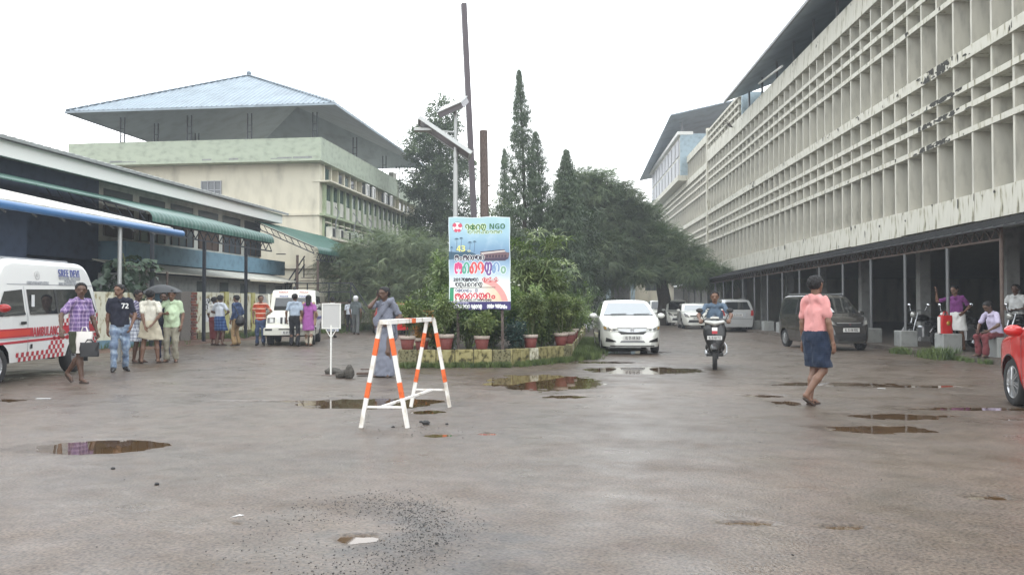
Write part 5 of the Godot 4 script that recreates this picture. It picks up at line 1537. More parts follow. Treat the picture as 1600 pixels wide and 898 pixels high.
func traffic_island():
	var o := thing("traffic_island", "raised planting island with worn yellow and white kerb stones", "planter", G(-0.5, 18.6))
	var base := G(-0.5, 18.6)
	var pts := [Vector2(-2.55, 22.0), Vector2(-2.45, 18.45), Vector2(-0.02, 18.65), Vector2(1.46, 20.9), Vector2(2.6, 31.5), Vector2(3.6, 42.0)]
	var seq := "YBYBWYWYWBYYYYBYYWYYYBYWYYBYYYWYYBYYYWYYYBYYWYYYBYYYWYYBYYYWYYY"
	var n := 0
	for i in pts.size() - 1:
		var a: Vector2 = pts[i]; var b: Vector2 = pts[i + 1]
		var len := a.distance_to(b); var k := int(round(len / (0.40 if i < 3 else 0.55)))
		var dir := (b - a) / len
		var yaw := atan2(dir.y, dir.x)
		for j in k:
			var ww := len / k
			var mb := MB.new().cbox(Vector3(0.006, -0.03, -0.17), Vector3(ww - 0.006, 0.355 + rng.randf() * 0.025, rng.randf() * 0.012), 0.016)
			var p := a + dir * ww * j
			var m: Material = {"Y": M.kerb_yellow, "W": M.kerb_white, "B": M.kerb_bare}[seq[n % seq.length()]]
			inst("kerb_stone", mb.mesh(), m, o, Transform3D(Basis(Vector3.UP, yaw), Vector3(p.x, 0, -p.y) - base))
			n += 1
	var soil := MB.new().at(base)
	var inner := [Vector2(-2.4, 42), Vector2(-2.4, 18.6), Vector2(-0.05, 18.8), Vector2(1.35, 21.0), Vector2(2.5, 31.5), Vector2(3.5, 42.0)]
	for i in range(1, inner.size() - 1):
		soil.tri(Vector3(inner[0].x, 0.29, -inner[0].y), Vector3(inner[i].x, 0.29, -inner[i].y), Vector3(inner[i + 1].x, 0.29, -inner[i + 1].y))
	obj("soil", soil, M.soil, o)
	# grass round its foot
	var xs := []; var cs := []
	for i in 2300:
		var seg := rng.randi() % 4 + 1
		var a: Vector2 = pts[seg]; var b: Vector2 = pts[mini(seg + 1, 5)]
		if seg == 4 or rng.randf() < 0.35: a = pts[3]; b = pts[4]
		var t := rng.randf()
		var p := a.lerp(b, t)
		var wd := 0.16 if seg < 3 and a != pts[3] else 0.26
		var nrm := Vector2((b - a).y, -(b - a).x).normalized()
		p += nrm * (absf(rng.randfn(0, wd)) + 0.02)
		xs.append(Transform3D(Basis(Vector3.UP, rng.randf() * TAU).scaled(Vector3.ONE * (rng.randf_range(0.3, 0.6) if wd < 0.2 else rng.randf_range(0.5, 1.0))), Vector3(p.x, 0, -p.y)))
		cs.append(Color(0.045, 0.075, 0.022).lerp(Color(0.14, 0.18, 0.055), rng.randf()))
	stuff(tag(multi("grass", LM.grass, M.grass, xs, cs, self), "green grass round the foot of the planting island", "grass"))
	var P := 0.372
	potted("potted plant on the corner of the island behind the barricade", G(-2.27, 18.62, P), 1, 0.75)
	potted("potted plant second from the island corner, seen through the barricade", G(-1.46, 18.72, P), 2, 0.85, 1.12)
	potted("potted shrub standing under the poster board", G(-0.66, 18.78, P), 3, 0.42)
	potted("potted shrub between the poster and the angled kerb", G(0.42, 19.55, P), 4, 0.95, 1.0)
	potted("potted plant at the angle of the island kerb", G(1.18, 20.72, P), 5, 0.85)
	potted("potted plant just behind the angle of the kerb", G(1.42, 21.6, P), 6, 0.8)
	potted("potted plant on the side kerb, third behind the angle", G(1.57, 23.0, P), 7, 0.8)
	potted("potted plant on the side kerb far behind the angle", G(1.78, 25.0, P), 8, 0.8)
	potted("half hidden potted plant behind the corner pot", G(-2.05, 19.5, 0.30), 9, 0.7)
	bed_shrub("orange-tipped croton by the corner pot", -2.0, 19.6, 0.95, 0.28, 21, "shrub", Color(0.10, 0.08, 0.02), Color(0.40, 0.16, 0.05), 45)
	bed_shrub("white-flowered shrub beside the croton", -1.75, 19.9, 1.0, 0.35, 22, "shrub", Color(0.05, 0.09, 0.03), Color(0.14, 0.18, 0.06), 110, 14)
	bed_shrub("tall slim shrub with pale leaf edges left of the poster", -1.75, 21.0, 2.35, 0.35, 23, "shrub", Color(0.05, 0.085, 0.03), Color(0.20, 0.24, 0.12), 190)
	bed_shrub("upright leafy shrub between croton and poster", -1.45, 20.2, 1.55, 0.35, 24, "shrub", Color(0.05, 0.085, 0.03), Color(0.15, 0.19, 0.07), 150, 6)
	bed_shrub("dense green shrub below the poster's edge", -1.0, 19.6, 1.15, 0.4, 25)
	bed_shrub("dense dark shrub under the poster centre", -0.45, 19.9, 1.1, 0.42, 26, "shrub", Color(0.03, 0.055, 0.02), Color(0.10, 0.14, 0.05))
	bed_shrub("low dark blue-green shrub beside the pot", 0.08, 19.5, 0.6, 0.3, 27, "shrub", Color(0.012, 0.03, 0.03), Color(0.04, 0.07, 0.06), 70, 3)
	bed_shrub("leafy shrub with arching sprays beside the poster", 0.2, 20.4, 1.55, 0.5, 28, "shrub", Color(0.05, 0.09, 0.03), Color(0.15, 0.20, 0.07), 190, 5)
	bed_shrub("round shrub behind the pots by the angled kerb", 0.75, 21.2, 1.15, 0.5, 29, "shrub", Color(0.05, 0.085, 0.025), Color(0.15, 0.19, 0.06), 170)
	bed_shrub("yellow-green shrub overhanging the side kerb", 1.35, 22.6, 1.2, 0.5, 30, "shrub", Color(0.06, 0.095, 0.025), Color(0.18, 0.22, 0.07), 180, 8)
	bed_shrub("shrub with white blossom further along the side kerb", 1.7, 25.2, 1.25, 0.55, 31, "shrub", Color(0.06, 0.095, 0.025), Color(0.16, 0.20, 0.07), 170, 12)
	bed_shrub("far shrub along the side kerb of the island", 2.1, 28.5, 1.3, 0.7, 32)
	bed_shrub("shrub at the middle of the island behind the blades", 1.2, 27.0, 1.9, 0.9, 33, "shrub", Color(0.03, 0.055, 0.02), Color(0.10, 0.14, 0.05), 220)
	bed_shrub("bamboo-like plant with long pale blades beside the poster", 0.55, 21.8, 3.05, 0.75, 34, "blade", Color(0.06, 0.09, 0.03), Color(0.17, 0.20, 0.085), 210)
	bed_shrub("second long-bladed plant nearer the kerb", 1.05, 22.8, 2.3, 0.6, 35, "blade", Color(0.05, 0.08, 0.03), Color(0.16, 0.19, 0.08), 130)
	bed_shrub("long-bladed plant behind the croton", -1.95, 23.0, 2.6, 0.6, 36, "blade", Color(0.05, 0.075, 0.03), Color(0.13, 0.16, 0.06), 110)
	bed_shrub("thicket behind the poster", -0.6, 22.0, 1.6, 0.9, 37, "shrub", Color(0.025, 0.045, 0.018), Color(0.08, 0.11, 0.04), 220)
	bed_shrub("thicket in the far middle of the island", 0.2, 30.0, 2.4, 1.3, 38, "shrub", Color(0.025, 0.045, 0.018), Color(0.09, 0.12, 0.05), 260)
	bed_shrub("far thicket on the side away from the cars", -1.6, 27.0, 2.2, 0.9, 39, "shrub", Color(0.025, 0.045, 0.018), Color(0.08, 0.11, 0.04), 200)
	bed_shrub("thick shrub at the far end of the island", 2.4, 34.0, 2.0, 1.0, 40)

# ---------------------------------------------------------------- poles
func poles():
	var o := thing("solar_lamp_post", "thin galvanised solar lamp post with tilted panel and long lamp arm", "street lamp", G(-1.36, 20.6, 0.29))
	obj("pole", MB.new().tube([Vector3.ZERO, Vector3(0, 3.3, 0), Vector3(0, 4.45, 0)], [0.06, 0.06, 0.055], 12).tube([Vector3(0, 4.45, 0), Vector3(0, 5.7, 0)], 0.042, 12), M.galvanised, o)
	obj("collar", MB.new().tube([Vector3(0, 4.6, 0), Vector3(0, 4.75, 0)], 0.055, 10), M.galvanised, o)
	var t := Transform3D(Basis.from_euler(Vector3(0.5, -0.25, 0.33)), Vector3(-0.05, 5.78, 0))
	var bx := MB.new(); bx.xf = t
	bx.box(Vector3(-0.32, -0.03, -0.25), Vector3(0.34, 0.10, 0.25))
	obj("battery_box", bx, M.solar_cell, o)
	bx = MB.new(); bx.xf = t; bx.box(Vector3(-0.34, 0.101, -0.27), Vector3(0.36, 0.125, 0.27))
	obj("box_lid", bx, M.galvanised, o)
	t = Transform3D(Basis(Vector3.FORWARD, 0.60) * Basis(Vector3.RIGHT, -0.28), Vector3(-0.26, 5.06, 0.05))
	bx = MB.new(); bx.xf = t; bx.box(Vector3(-0.72, -0.03, -0.17), Vector3(0.72, 0.03, 0.17))
	obj("solar_panel", bx, M.solar_cell, o)
	bx = MB.new(); bx.xf = t
	bx.box(Vector3(-0.76, -0.05, 0.171), Vector3(0.76, 0.045, 0.205)); bx.box(Vector3(-0.76, -0.05, -0.205), Vector3(0.76, 0.045, -0.171))
	bx.box(Vector3(-0.76, -0.05, -0.17), Vector3(-0.721, 0.045, 0.17)); bx.box(Vector3(0.721, -0.05, -0.17), Vector3(0.76, 0.045, 0.17))
	obj("panel_frame", bx, M.galvanised, o)
	obj("lamp_arm", MB.new().bar(Vector3(0, 5.22, 0), Vector3(-0.75, 5.27, 0.02), 0.03, 0.03), M.galvanised, o)
	var lp := obj("lamp_head", MB.new().cbox(Vector3(-1.0, 5.24, -0.12), Vector3(-0.55, 5.31, 0.12), 0.02), M.galvanised, o)
	obj("tall_mast", MB.new().bar(Vector3(-0.80, 0.25, -21.6), Vector3(-1.22, 8.95, -21.5), 0.15, 0.13), M.pole_purple_grey)
	tag(get_child(get_child_count() - 1), "very tall leaning square mast rising behind the poster board", "mast")
	var w := thing("timber_pole", "short thick weathered timber pole behind the poster board", "pole", G(-0.70, 21.6, 0.25))
	obj("pole", MB.new().tube([Vector3.ZERO, Vector3(0.01, 3.0, 0), Vector3(-0.02, 5.5, 0)], [0.115, 0.11, 0.10], 12), M.wood_pole, w)
	for k in 4: obj("peg", MB.new().tube([Vector3(0.09, 2.6 + k * 0.5, 0), Vector3(0.17, 2.62 + k * 0.5, 0)], 0.02, 6), M.rusty_steel, w)

# ---------------------------------------------------------------- the printed flex board
var GLYPH := {
	"s": [[0.17, 0.55, 0.16, 0.42, 60, 360], [0.50, 0.52, 0.17, 0.48, 180, 360], [0.82, 0.55, 0.15, 0.42, 180, 470]],
	"m": [[0.22, 0.68, 0.2, 0.3, 0, 360], [0.60, 0.52, 0.36, 0.48, 190, 420]],
	"n": [[0.20, 0.62, 0.18, 0.34, 0, 360], [0.58, 0.52, 0.38, 0.48, 180, 400]],
	"l": [[0.25, 0.45, 0.22, 0.42, 60, 400], [0.70, 0.42, 0.24, 0.38, 180, 430], [0.55, 0.95, 0.25, 0.2, 0, 200]],
	"o": [[0.5, 0.72, 0.28, 0.26, 0, 360]],
	"e": [[0.45, 0.36, 0.32, 0.34, 120, 400], [0.45, 0.5, 0.42, 0.5, -30, 70]],
	"k": [[0.2, 0.55, 0.18, 0.34, 0, 360], [0.5, 0.5, 0.02, 0.55, 0, 360], [0.8, 0.55, 0.18, 0.34, 0, 400]],
	"r": [[0.5, 0.58, 0.38, 0.5, 130, 410]],
	"t": [[0.3, 0.6, 0.26, 0.38, 40, 400], [0.72, 0.6, 0.24, 0.38, 150, 380]],
	"p": [[0.28, 0.66, 0.24, 0.32, 0, 270], [0.75, 0.45, 0.02, 0.5, 0, 360]],
	"y": [[0.25, 0.6, 0.2, 0.38, 0, 320], [0.62, 0.55, 0.3, 0.44, 180, 470]],
	"a": [[0.2, 0.4, 0.17, 0.3, 90, 400], [0.62, 0.52, 0.34, 0.46, 160, 500]]}

func stroke_word(px: PackedByteArray, w: int, h: int, word: String, x: float, y: float, wid: float, hei: float, thick: float, cols: Array):
	var adv := wid / word.length()
	for i in word.length():
		var g: Array = GLYPH.get(word[i], [])
		var c: Color = cols[i % cols.size()]
		for a in g:
			var n := int(maxf(10.0, hei * 1.6))
			for k in n + 1:
				var t := deg_to_rad(lerpf(a[4], a[5], k / float(n)))
				dot(px, w, h, x + adv * (i + 0.06 + 0.88 * (a[0] + a[2] * cos(t))), y + hei * (a[1] + a[3] * sin(t)), thick, c)

func dot(px: PackedByteArray, w: int, h: int, x: float, y: float, r: float, c: Color):
	for yy in range(maxi(0, int(y - r)), mini(h - 1, int(y + r) + 1) + 1):
		for xx in range(maxi(0, int(x - r)), mini(w - 1, int(x + r) + 1) + 1):
			if (xx - x) * (xx - x) + (yy - y) * (yy - y) <= r * r:
				var q := (yy * w + xx) * 3
				px[q] = c.r8; px[q + 1] = c.g8; px[q + 2] = c.b8

func fill(px: PackedByteArray, w: int, h: int, poly: PackedVector2Array, c: Color):
	var lo := poly[0]; var hi := poly[0]
	for p in poly:
		lo = lo.min(p); hi = hi.max(p)
	for y in range(maxi(0, int(lo.y)), mini(h, int(hi.y) + 1)):
		for x in range(maxi(0, int(lo.x)), mini(w, int(hi.x) + 1)):
			if Geometry2D.is_point_in_polygon(Vector2(x, y), poly):
				var q := (y * w + x) * 3
				px[q] = c.r8; px[q + 1] = c.g8; px[q + 2] = c.b8

func poster_picture() -> ImageTexture:
	var w := 525; var h := 785
	var px := PackedByteArray(); px.resize(w * h * 3)
	var n := FastNoiseLite.new(); n.seed = 5; n.frequency = 0.008
	var sky := [[0, Color(0.66, 0.80, 0.82)], [160, Color(0.62, 0.76, 0.83)], [260, Color(0.50, 0.64, 0.75)], [330, Color(0.44, 0.56, 0.68)], [400, Color(0.58, 0.70, 0.80)], [480, Color(0.72, 0.80, 0.86)], [560, Color(0.92, 0.93, 0.92)], [785, Color(0.93, 0.92, 0.88)]]
	for y in h:
		var c := Color.WHITE
		for k in sky.size() - 1:
			if y >= sky[k][0] and y < sky[k + 1][0]: c = (sky[k][1] as Color).lerp(sky[k + 1][1], float(y - sky[k][0]) / (sky[k + 1][0] - sky[k][0]))
		for x in w:
			var q := c
			if y > 480 and y < 715:   # the printed orange swirl
				var d := Vector2(x - 250.0, y - 760.0).length()
				if d > 205 and d < 255 and x > 300: q = q.lerp(Color(0.88, 0.52, 0.50), 0.75)
				elif d <= 205 and x > 250: q = q.lerp(Color(0.95, 0.72, 0.55), clampf((x - 250) / 200.0, 0, 1) * 0.8)
			q = q.lerp(Color.WHITE, clampf(n.get_noise_2d(x, y) * 0.25, 0, 0.2))
			if y >= 718: q = Color(0.22, 0.19, 0.42)
			elif y > 600 and y < 712 and x > 6 and x < 40: q = Color(0.20, 0.58, 0.42)
			elif x < 6 or y < 6 or x > 519: q = Color(0.86, 0.90, 0.92)
			var i := (y * w + x) * 3
			px[i] = q.r8; px[i + 1] = q.g8; px[i + 2] = q.b8
	# banks, palms, boat
	fill(px, w, h, P2([0, 290, 90, 300, 150, 285, 210, 305, 260, 330, 0, 360]), Color(0.24, 0.36, 0.44))
	for p in [[62, 250, 182, 26], [100, 250, 176, 22], [175, 262, 212, 26], [215, 262, 205, 22], [18, 290, 252, 14]]:
		for k in 40: dot(px, w, h, p[0] + 6.0 * sin(k * 0.05), lerpf(p[1] + 40, p[2], k / 39.0), 1.8, Color(0.20, 0.28, 0.38))
		for f in 9:
			var a := TAU * f / 9.0
			for k in 14:
				var t := k / 13.0
				dot(px, w, h, p[0] + 5 + cos(a) * p[3] * t, p[2] + sin(a) * p[3] * 0.6 * t + 14 * t * t, 2.6 * (1.1 - t), Color(0.22, 0.34, 0.42))
	fill(px, w, h, P2([275, 298, 470, 280, 490, 300, 520, 305, 505, 360, 300, 366, 262, 330]), Color(0.45, 0.36, 0.38))
	fill(px, w, h, P2([270, 300, 475, 282, 486, 296, 285, 316]), Color(0.80, 0.76, 0.74))
	fill(px, w, h, P2([268, 294, 478, 276, 480, 282, 272, 302]), Color(0.25, 0.20, 0.24))
	for k in 7: fill(px, w, h, P2([318 + k * 26, 324, 334 + k * 26, 322, 334 + k * 26, 342, 318 + k * 26, 344]), Color(0.27, 0.22, 0.28))
	fill(px, w, h, P2([262, 350, 515, 345, 480, 372, 300, 374]), Color(0.28, 0.24, 0.32))
	# round emblem
	dot(px, w, h, 75, 85, 45, Color(0.42, 0.46, 0.52)); dot(px, w, h, 75, 85, 41, Color(0.94, 0.95, 0.95))
	for k in [[52, 68, 17], [98, 72, 18], [62, 112, 15], [90, 112, 14]]: dot(px, w, h, k[0], k[1], k[2], Color(0.82, 0.33, 0.42))
	dot(px, w, h, 75, 90, 13, Color(0.94, 0.95, 0.95))
	var white := Color(0.96, 0.97, 0.95)
	var ln := func(word, x, y, wd, ht, th, col, rim = null):
		if rim != null: stroke_word(px, w, h, word, x, y, wd, ht, th + 3.2, [rim])
		stroke_word(px, w, h, word, x, y, wd, ht, th, col if col is Array else [col])
	ln.call("ekrl", 138, 62, 182, 46, 4.6, Color(0.20, 0.42, 0.26), Color(0.90, 0.93, 0.72))
	ln.call("aesoyesn", 160, 116, 296, 24, 2.4, Color(0.22, 0.42, 0.28), Color(0.86, 0.91, 0.80))
	ln.call("o", 150, 270, 44, 24, 2.5, Color(0.85, 0.85, 0.62))
	ln.call("sosmtan", 50, 322, 250, 42, 4.2, Color(0.16, 0.14, 0.24), white)
	ln.call("smmelno", 50, 384, 446, 92, 8.5, [Color(0.84, 0.30, 0.52), Color(0.36, 0.66, 0.58), Color(0.84, 0.34, 0.36), Color(0.84, 0.34, 0.36), Color(0.45, 0.32, 0.58), Color(0.50, 0.62, 0.76), Color(0.52, 0.68, 0.60)], white)
	ln.call("akstarb", 118, 516, 156, 30, 2.9, Color(0.16, 0.16, 0.20))
	ln.call("alpyrnl", 50, 554, 236, 34, 3.2, Color(0.16, 0.16, 0.20))
	fill(px, w, h, P2([10, 596, 396, 596, 396, 600, 10, 600]), Color(0.16, 0.16, 0.20))
	ln.call("ekatyojl", 50, 608, 196, 28, 2.6, Color(0.46, 0.46, 0.56))
	ln.call("smmelno", 50, 646, 352, 46, 5.0, Color(0.80, 0.18, 0.28))
	ln.call("mjlnak", 50, 696, 116, 16, 1.9, Color(0.14, 0.20, 0.18))
	ln.call("eantlkl", 236, 696, 126, 16, 1.9, Color(0.14, 0.20, 0.18))
	for k in [303, 352, 403]: dot(px, w, h, k, 532, 21, Color(0.80, 0.20, 0.24))
	ln.call("akrlsntmyeko", 20, 722, 150, 11, 1.2, Color(0.80, 0.80, 0.90))
	ln.call("melkan", 40, 742, 138, 32, 3.0, white)
	ln.call("ekaelj", 186, 742, 112, 32, 3.0, white)
	ln.call("brakt", 308, 742, 74, 32, 3.0, white)
	ln.call("ekatyo", 390, 742, 106, 32, 3.0, white)
	return ImageTexture.create_from_image(Image.create_from_data(w, h, false, Image.FORMAT_RGB8, px))

func poster_board():
	var W := 1.38; var H := 2.08
	var o := thing("poster_board", "tall blue conference poster board with boat and palm print on the planting island", "poster board", G(-0.72, 19.25, 1.235), -0.02)
	o.rotation.z = 0.008
	var m := mat("poster_print", Color.WHITE, 0.45)
	m.albedo_texture = poster_picture()
	# the flex sheet is slack at its edges
	var mb := MB.new(); mb.s = 1; mb.has_uv = true
	var nx := 8; var ny := 12
	var f := func(i, j): return Vector3((i / float(nx) - 0.5) * W * (1.0 + 0.008 * sin(j * 1.3)), j / float(ny) * H + (0.012 * sin(i * 1.4) if j in [0, ny] else 0.0), 0.02 + 0.008 * sin(i * 1.1 + j * 0.7))
	for i in nx:
		for j in ny:
			mb.quad(f.call(i, j), f.call(i + 1, j), f.call(i + 1, j + 1), f.call(i, j + 1))
			var u0 := i / float(nx); var u1 := (i + 1) / float(nx); var v0 := 1.0 - j / float(ny); var v1 := 1.0 - (j + 1) / float(ny)
			for q in [Vector2(u0, v0), Vector2(u1, v1), Vector2(u1, v0), Vector2(u0, v0), Vector2(u0, v1), Vector2(u1, v1)]: mb.uv.append(q)
	var sheet := obj("flex_sheet", mb, m, o)
	var at := func(x, y): return Vector3((x / 525.0 - 0.5) * W, (1.0 - y / 785.0) * H, 0.031)
	var wr := func(words, x, y, px_h, mm, bold = true): text("lettering", words, px_h / 785.0 * H * 1.36, mm, sheet, Transform3D(Basis(), at.call(x, y)), bold, 0.003)
	mat("poster_green", Color(0.20, 0.42, 0.26), 0.5); mat("poster_yellow", Color(0.93, 0.92, 0.52), 0.5)
	wr.call("NGO", 415, 82, 46, M.poster_green)
	wr.call("43", 103, 268, 52, M.poster_yellow)
	wr.call("2017", 80, 530, 28, M.print_black)
	wr.call("27", 303, 531, 26, M.print_white); wr.call("28", 352, 531, 26, M.print_white); wr.call("29", 403, 531, 26, M.print_white)
	wr.call("26, 27", 200, 703, 17, M.print_black)
	var fr := MB.new()
	fr.box(Vector3(-W / 2 + 0.01, 0.01, -0.05), Vector3(-W / 2 + 0.05, H - 0.01, 0.0)); fr.box(Vector3(W / 2 - 0.05, 0.01, -0.05), Vector3(W / 2 - 0.01, H - 0.01, 0.0))
	fr.box(Vector3(-W / 2 + 0.051, H - 0.05, -0.05), Vector3(W / 2 - 0.051, H - 0.01, 0.0)); fr.box(Vector3(-W / 2 + 0.051, 0.01, -0.05), Vector3(W / 2 - 0.051, 0.05, 0.0))
	obj("frame", fr, M.wood_pole, o)
	for x in [-0.5, 0.5]: obj("post", MB.new().box(Vector3(x - 0.03, -1.0, -0.11), Vector3(x + 0.03, H * 0.9, -0.051)), M.wood_pole, o)

# ---------------------------------------------------------------- vehicles: a lofted shell with lamps, panes and trim laid on it
# s runs from the tail (0) to the nose (len); in the scene the nose points to +z
class Car:
	var len := 4.0
	var top: PackedVector2Array
	var hw: PackedVector2Array
	var sill := 0.2
	var axles := [0.8, 3.2]
	var axle_y := 0.3
	var arch := 0.36
	var belt := 0.9
	var tum := 0.25
	var rad := 0.07
	var low := 0.05
	func lerp_at(a: PackedVector2Array, s: float) -> float:
		if s <= a[0].x: return a[0].y
		for i in a.size() - 1:
			if s <= a[i + 1].x: return lerpf(a[i].y, a[i + 1].y, (s - a[i].x) / maxf(a[i + 1].x - a[i].x, 1e-6))
		return a[a.size() - 1].y
	func soft(a: PackedVector2Array, s: float) -> float:
		var e := minf(0.07, minf(s, len - s))
		return (lerp_at(a, s) * 2.0 + lerp_at(a, s - e) + lerp_at(a, s + e) + lerp_at(a, s - e * 0.5) + lerp_at(a, s + e * 0.5)) / 6.0
	func yt(s: float) -> float: return soft(top, s)
	func yb(s: float) -> float:
		var y := sill
		for c in axles:
			var dx := absf(s - c)
			if dx < arch: y = maxf(y, axle_y + sqrt(arch * arch - dx * dx))
		return minf(y, yt(s) - 0.04)
	func half(s: float, y: float) -> float:
		var q := clampf((sill + 0.3 - y) / 0.3, 0, 1)
		return soft(hw, s) - tum * maxf(0.0, y - belt) - low * q * q - 0.012 * clampf((y - belt) * 20.0, 0.0, 1.0)
	func drop(s: float, x: float) -> float:   # how far the rounded edge of the top falls at x
		var z := half(s, yt(s) - rad)
		var k := absf(x) - (z - rad)
		var crown := 0.02 * (1.0 - pow(clampf(x / maxf(z, 0.01), -1, 1), 2))
		if k <= 0.0: return -crown
		return rad - sqrt(maxf(0.0, rad * rad - k * k)) - crown
	func side(p: Vector2, sgn: float, out := 0.004) -> Vector3:
		return Vector3(sgn * (half(p.x, p.y) + out), p.y, p.x - len / 2)
	func inside(s: float, x: float, y: float) -> bool:
		return y <= yt(s) - drop(s, x) and absf(x) <= half(s, y)
	func nose(p: Vector2, out := 0.006) -> Vector3:
		var a := len * 0.42; var b := len
		var s := b
		while s > a and not inside(s, p.x, p.y): s -= 0.04
		var lo := s; var hi := minf(s + 0.04, len)
		for k in 6:
			var m := (lo + hi) / 2
			if inside(m, p.x, p.y): lo = m
			else: hi = m
		return Vector3(p.x, p.y + out * 0.6, lo - len / 2 + out)
	func tail(p: Vector2, out := 0.006) -> Vector3:
		var s := 0.0
		while s < len * 0.6 and not inside(s, p.x, p.y): s += 0.04
		var hi := s; var lo := maxf(s - 0.04, 0.0)
		for k in 6:
			var m := (lo + hi) / 2
			if inside(m, p.x, p.y): hi = m
			else: lo = m
		return Vector3(p.x, p.y + out * 0.6, hi - len / 2 - out)
	func shell(mb: MB):
		var st := [0.0, 0.008, 0.02, 0.04]
		var s := 0.07
		while s < len - 0.05:
			st.append(s); s += 0.065
		for e in [len - 0.04, len - 0.02, len - 0.008, len]: st.append(e)
		var rings := []
		for q in st:
			var ring := []
			var t := yt(q); var b := yb(q)
			var r := minf(rad, (t - b) * 0.45)
			var zt := half(q, t - r)
			var right := []
			for k in 11:
				var y := lerpf(b, t - r, k / 10.0)
				right.append(Vector3(half(q, y), y, q - len / 2))
			for k in range(1, 5):
				var a := PI / 2 * k / 4.0
				right.append(Vector3(zt - r + r * cos(a), t - r + r * sin(a), q - len / 2))
			for k in right.size(): ring.append(right[k])
			for k in range(1, 8):
				var x := lerpf(zt - r, -(zt - r), k / 8.0)
				ring.append(Vector3(x, t + 0.02 * (1.0 - pow(x / maxf(zt, 0.01), 2)), q - len / 2))
			for k in range(right.size() - 1, -1, -1): ring.append(Vector3(-right[k].x, right[k].y, right[k].z))
			rings.append(ring)
		var n: int = rings[0].size()
		mb.s = 1
		for i in rings.size() - 1:
			for k in n - 1:
				mb.quad(rings[i][k], rings[i][k + 1], rings[i + 1][k + 1], rings[i + 1][k])
		mb.s = -1
		for k in n / 2:
			var a: Array = rings[0]; var b: Array = rings[rings.size() - 1]
			mb.quad(a[k], a[n - 1 - k], a[n - 2 - k], a[k + 1])
			mb.quad(b[n - 1 - k], b[k], b[k + 1], b[n - 2 - k])
	func floor_pan(mb: MB):
		var z := len / 2
		mb.box(Vector3(-half(len * 0.5, sill) + 0.12, sill - 0.02, -z + 0.25), Vector3(half(len * 0.5, sill) - 0.12, sill + 0.10, z - 0.25))
		for c in axles:
			mb.box(Vector3(-0.45, axle_y - 0.06, c - z - 0.06), Vector3(0.45, axle_y + 0.06, c - z + 0.06))
			mb.box(Vector3(-half(len * 0.5, 0.5) + 0.2, axle_y + 0.05, c - z - arch), Vector3(half(len * 0.5, 0.5) - 0.2, axle_y + arch + 0.06, c - z + arch))

func wheel_mesh(R: float, w: float, rim_r: float) -> Array:
	var T := Transform3D(Basis(Vector3.FORWARD, PI / 2), Vector3.ZERO)
	var ty := MB.new().lathe([Vector2(rim_r, -w * 0.5), Vector2(R * 0.93, -w * 0.5), Vector2(R, -w * 0.36), Vector2(R, w * 0.36), Vector2(R * 0.93, w * 0.5), Vector2(rim_r, w * 0.46)], 28, T)
	var rm := MB.new().lathe([Vector2(rim_r, -w * 0.3), Vector2(rim_r, w * 0.44), Vector2(rim_r * 0.93, w * 0.46), Vector2(rim_r * 0.90, w * 0.3), Vector2(rim_r * 0.88, w * 0.1), Vector2(0, w * 0.1)], 28, T)
	var sp := MB.new()
	for k in 7:
		var a := TAU * k / 7.0
		var d := Vector3(0, cos(a), sin(a)); var e := Vector3(0, -sin(a), cos(a))
		for q in [-1.0, 1.0]:
			var x0 := w * 0.42
			sp.bar(d * rim_r * 0.12 + e * q * 0.012 + Vector3(x0, 0, 0), d * rim_r * 0.91 + e * q * rim_r * 0.11 + Vector3(x0 * 0.92, 0, 0), 0.03, 0.022)
	sp.lathe([Vector2(rim_r * 0.2, w * 0.36), Vector2(rim_r * 0.2, w * 0.46), Vector2(0, w * 0.48)], 12, T)
	return [ty.mesh(), rm.mesh(), sp.mesh()]

func put_wheels(o: Node3D, c: Car, R: float, w: float, rim_r: float, inset := 0.03, alloy: Material = null, name_hub := "hub_cap"):
	var ms := wheel_mesh(R, w, rim_r)
	for a in c.axles:
		for sgn in [1.0, -1.0]:
			# T sends the lathe's height to -x, so the outer face points along x after the turn
			var b := Basis() if sgn > 0 else Basis(Vector3.UP, PI)
			var x: float = sgn * (c.half(a, c.axle_y + c.arch + 0.05) - w * 0.5 - inset)
			var wl := inst("wheel", ms[0], M.rubber, o, Transform3D(b, Vector3(x, R, a - c.len / 2)))
			inst("rim", ms[1], M.trim_black if alloy else M.alloy, wl)
			inst(name_hub, ms[2], alloy if alloy else M.alloy, wl)

func shell_of(o: Node3D, c: Car, paint: Material):
	var mb := MB.new(); c.shell(mb)
	obj("body", mb, paint, o)
	mb = MB.new(); c.floor_pan(mb)
	obj("underbody", mb, M.trim_black, o)

# where: S both flanks, F nose, R tail; outlines in (s or x, y); F and R shapes with x > 0 can be mirrored
func lay(o: Node, c: Car, called: String, m: Material, where: String, poly: Array, both := true, out := 0.006, cell := 0.09):
	var p := P2(poly)
	var last: MeshInstance3D
	for sgn in ([1.0, -1.0] if both else [1.0]):
		var mb := MB.new()
		if where == "S": mb.patch(p, func(q): return c.side(q, sgn, out), cell, sgn > 0)
		elif where == "F": mb.patch(p, func(q): return c.nose(Vector2(q.x * sgn, q.y), out), cell, sgn < 0)
		else: mb.patch(p, func(q): return c.tail(Vector2(q.x * sgn, q.y), out), cell, sgn > 0)
		if mb.v.size(): last = obj(called, mb, m, o)
	return last

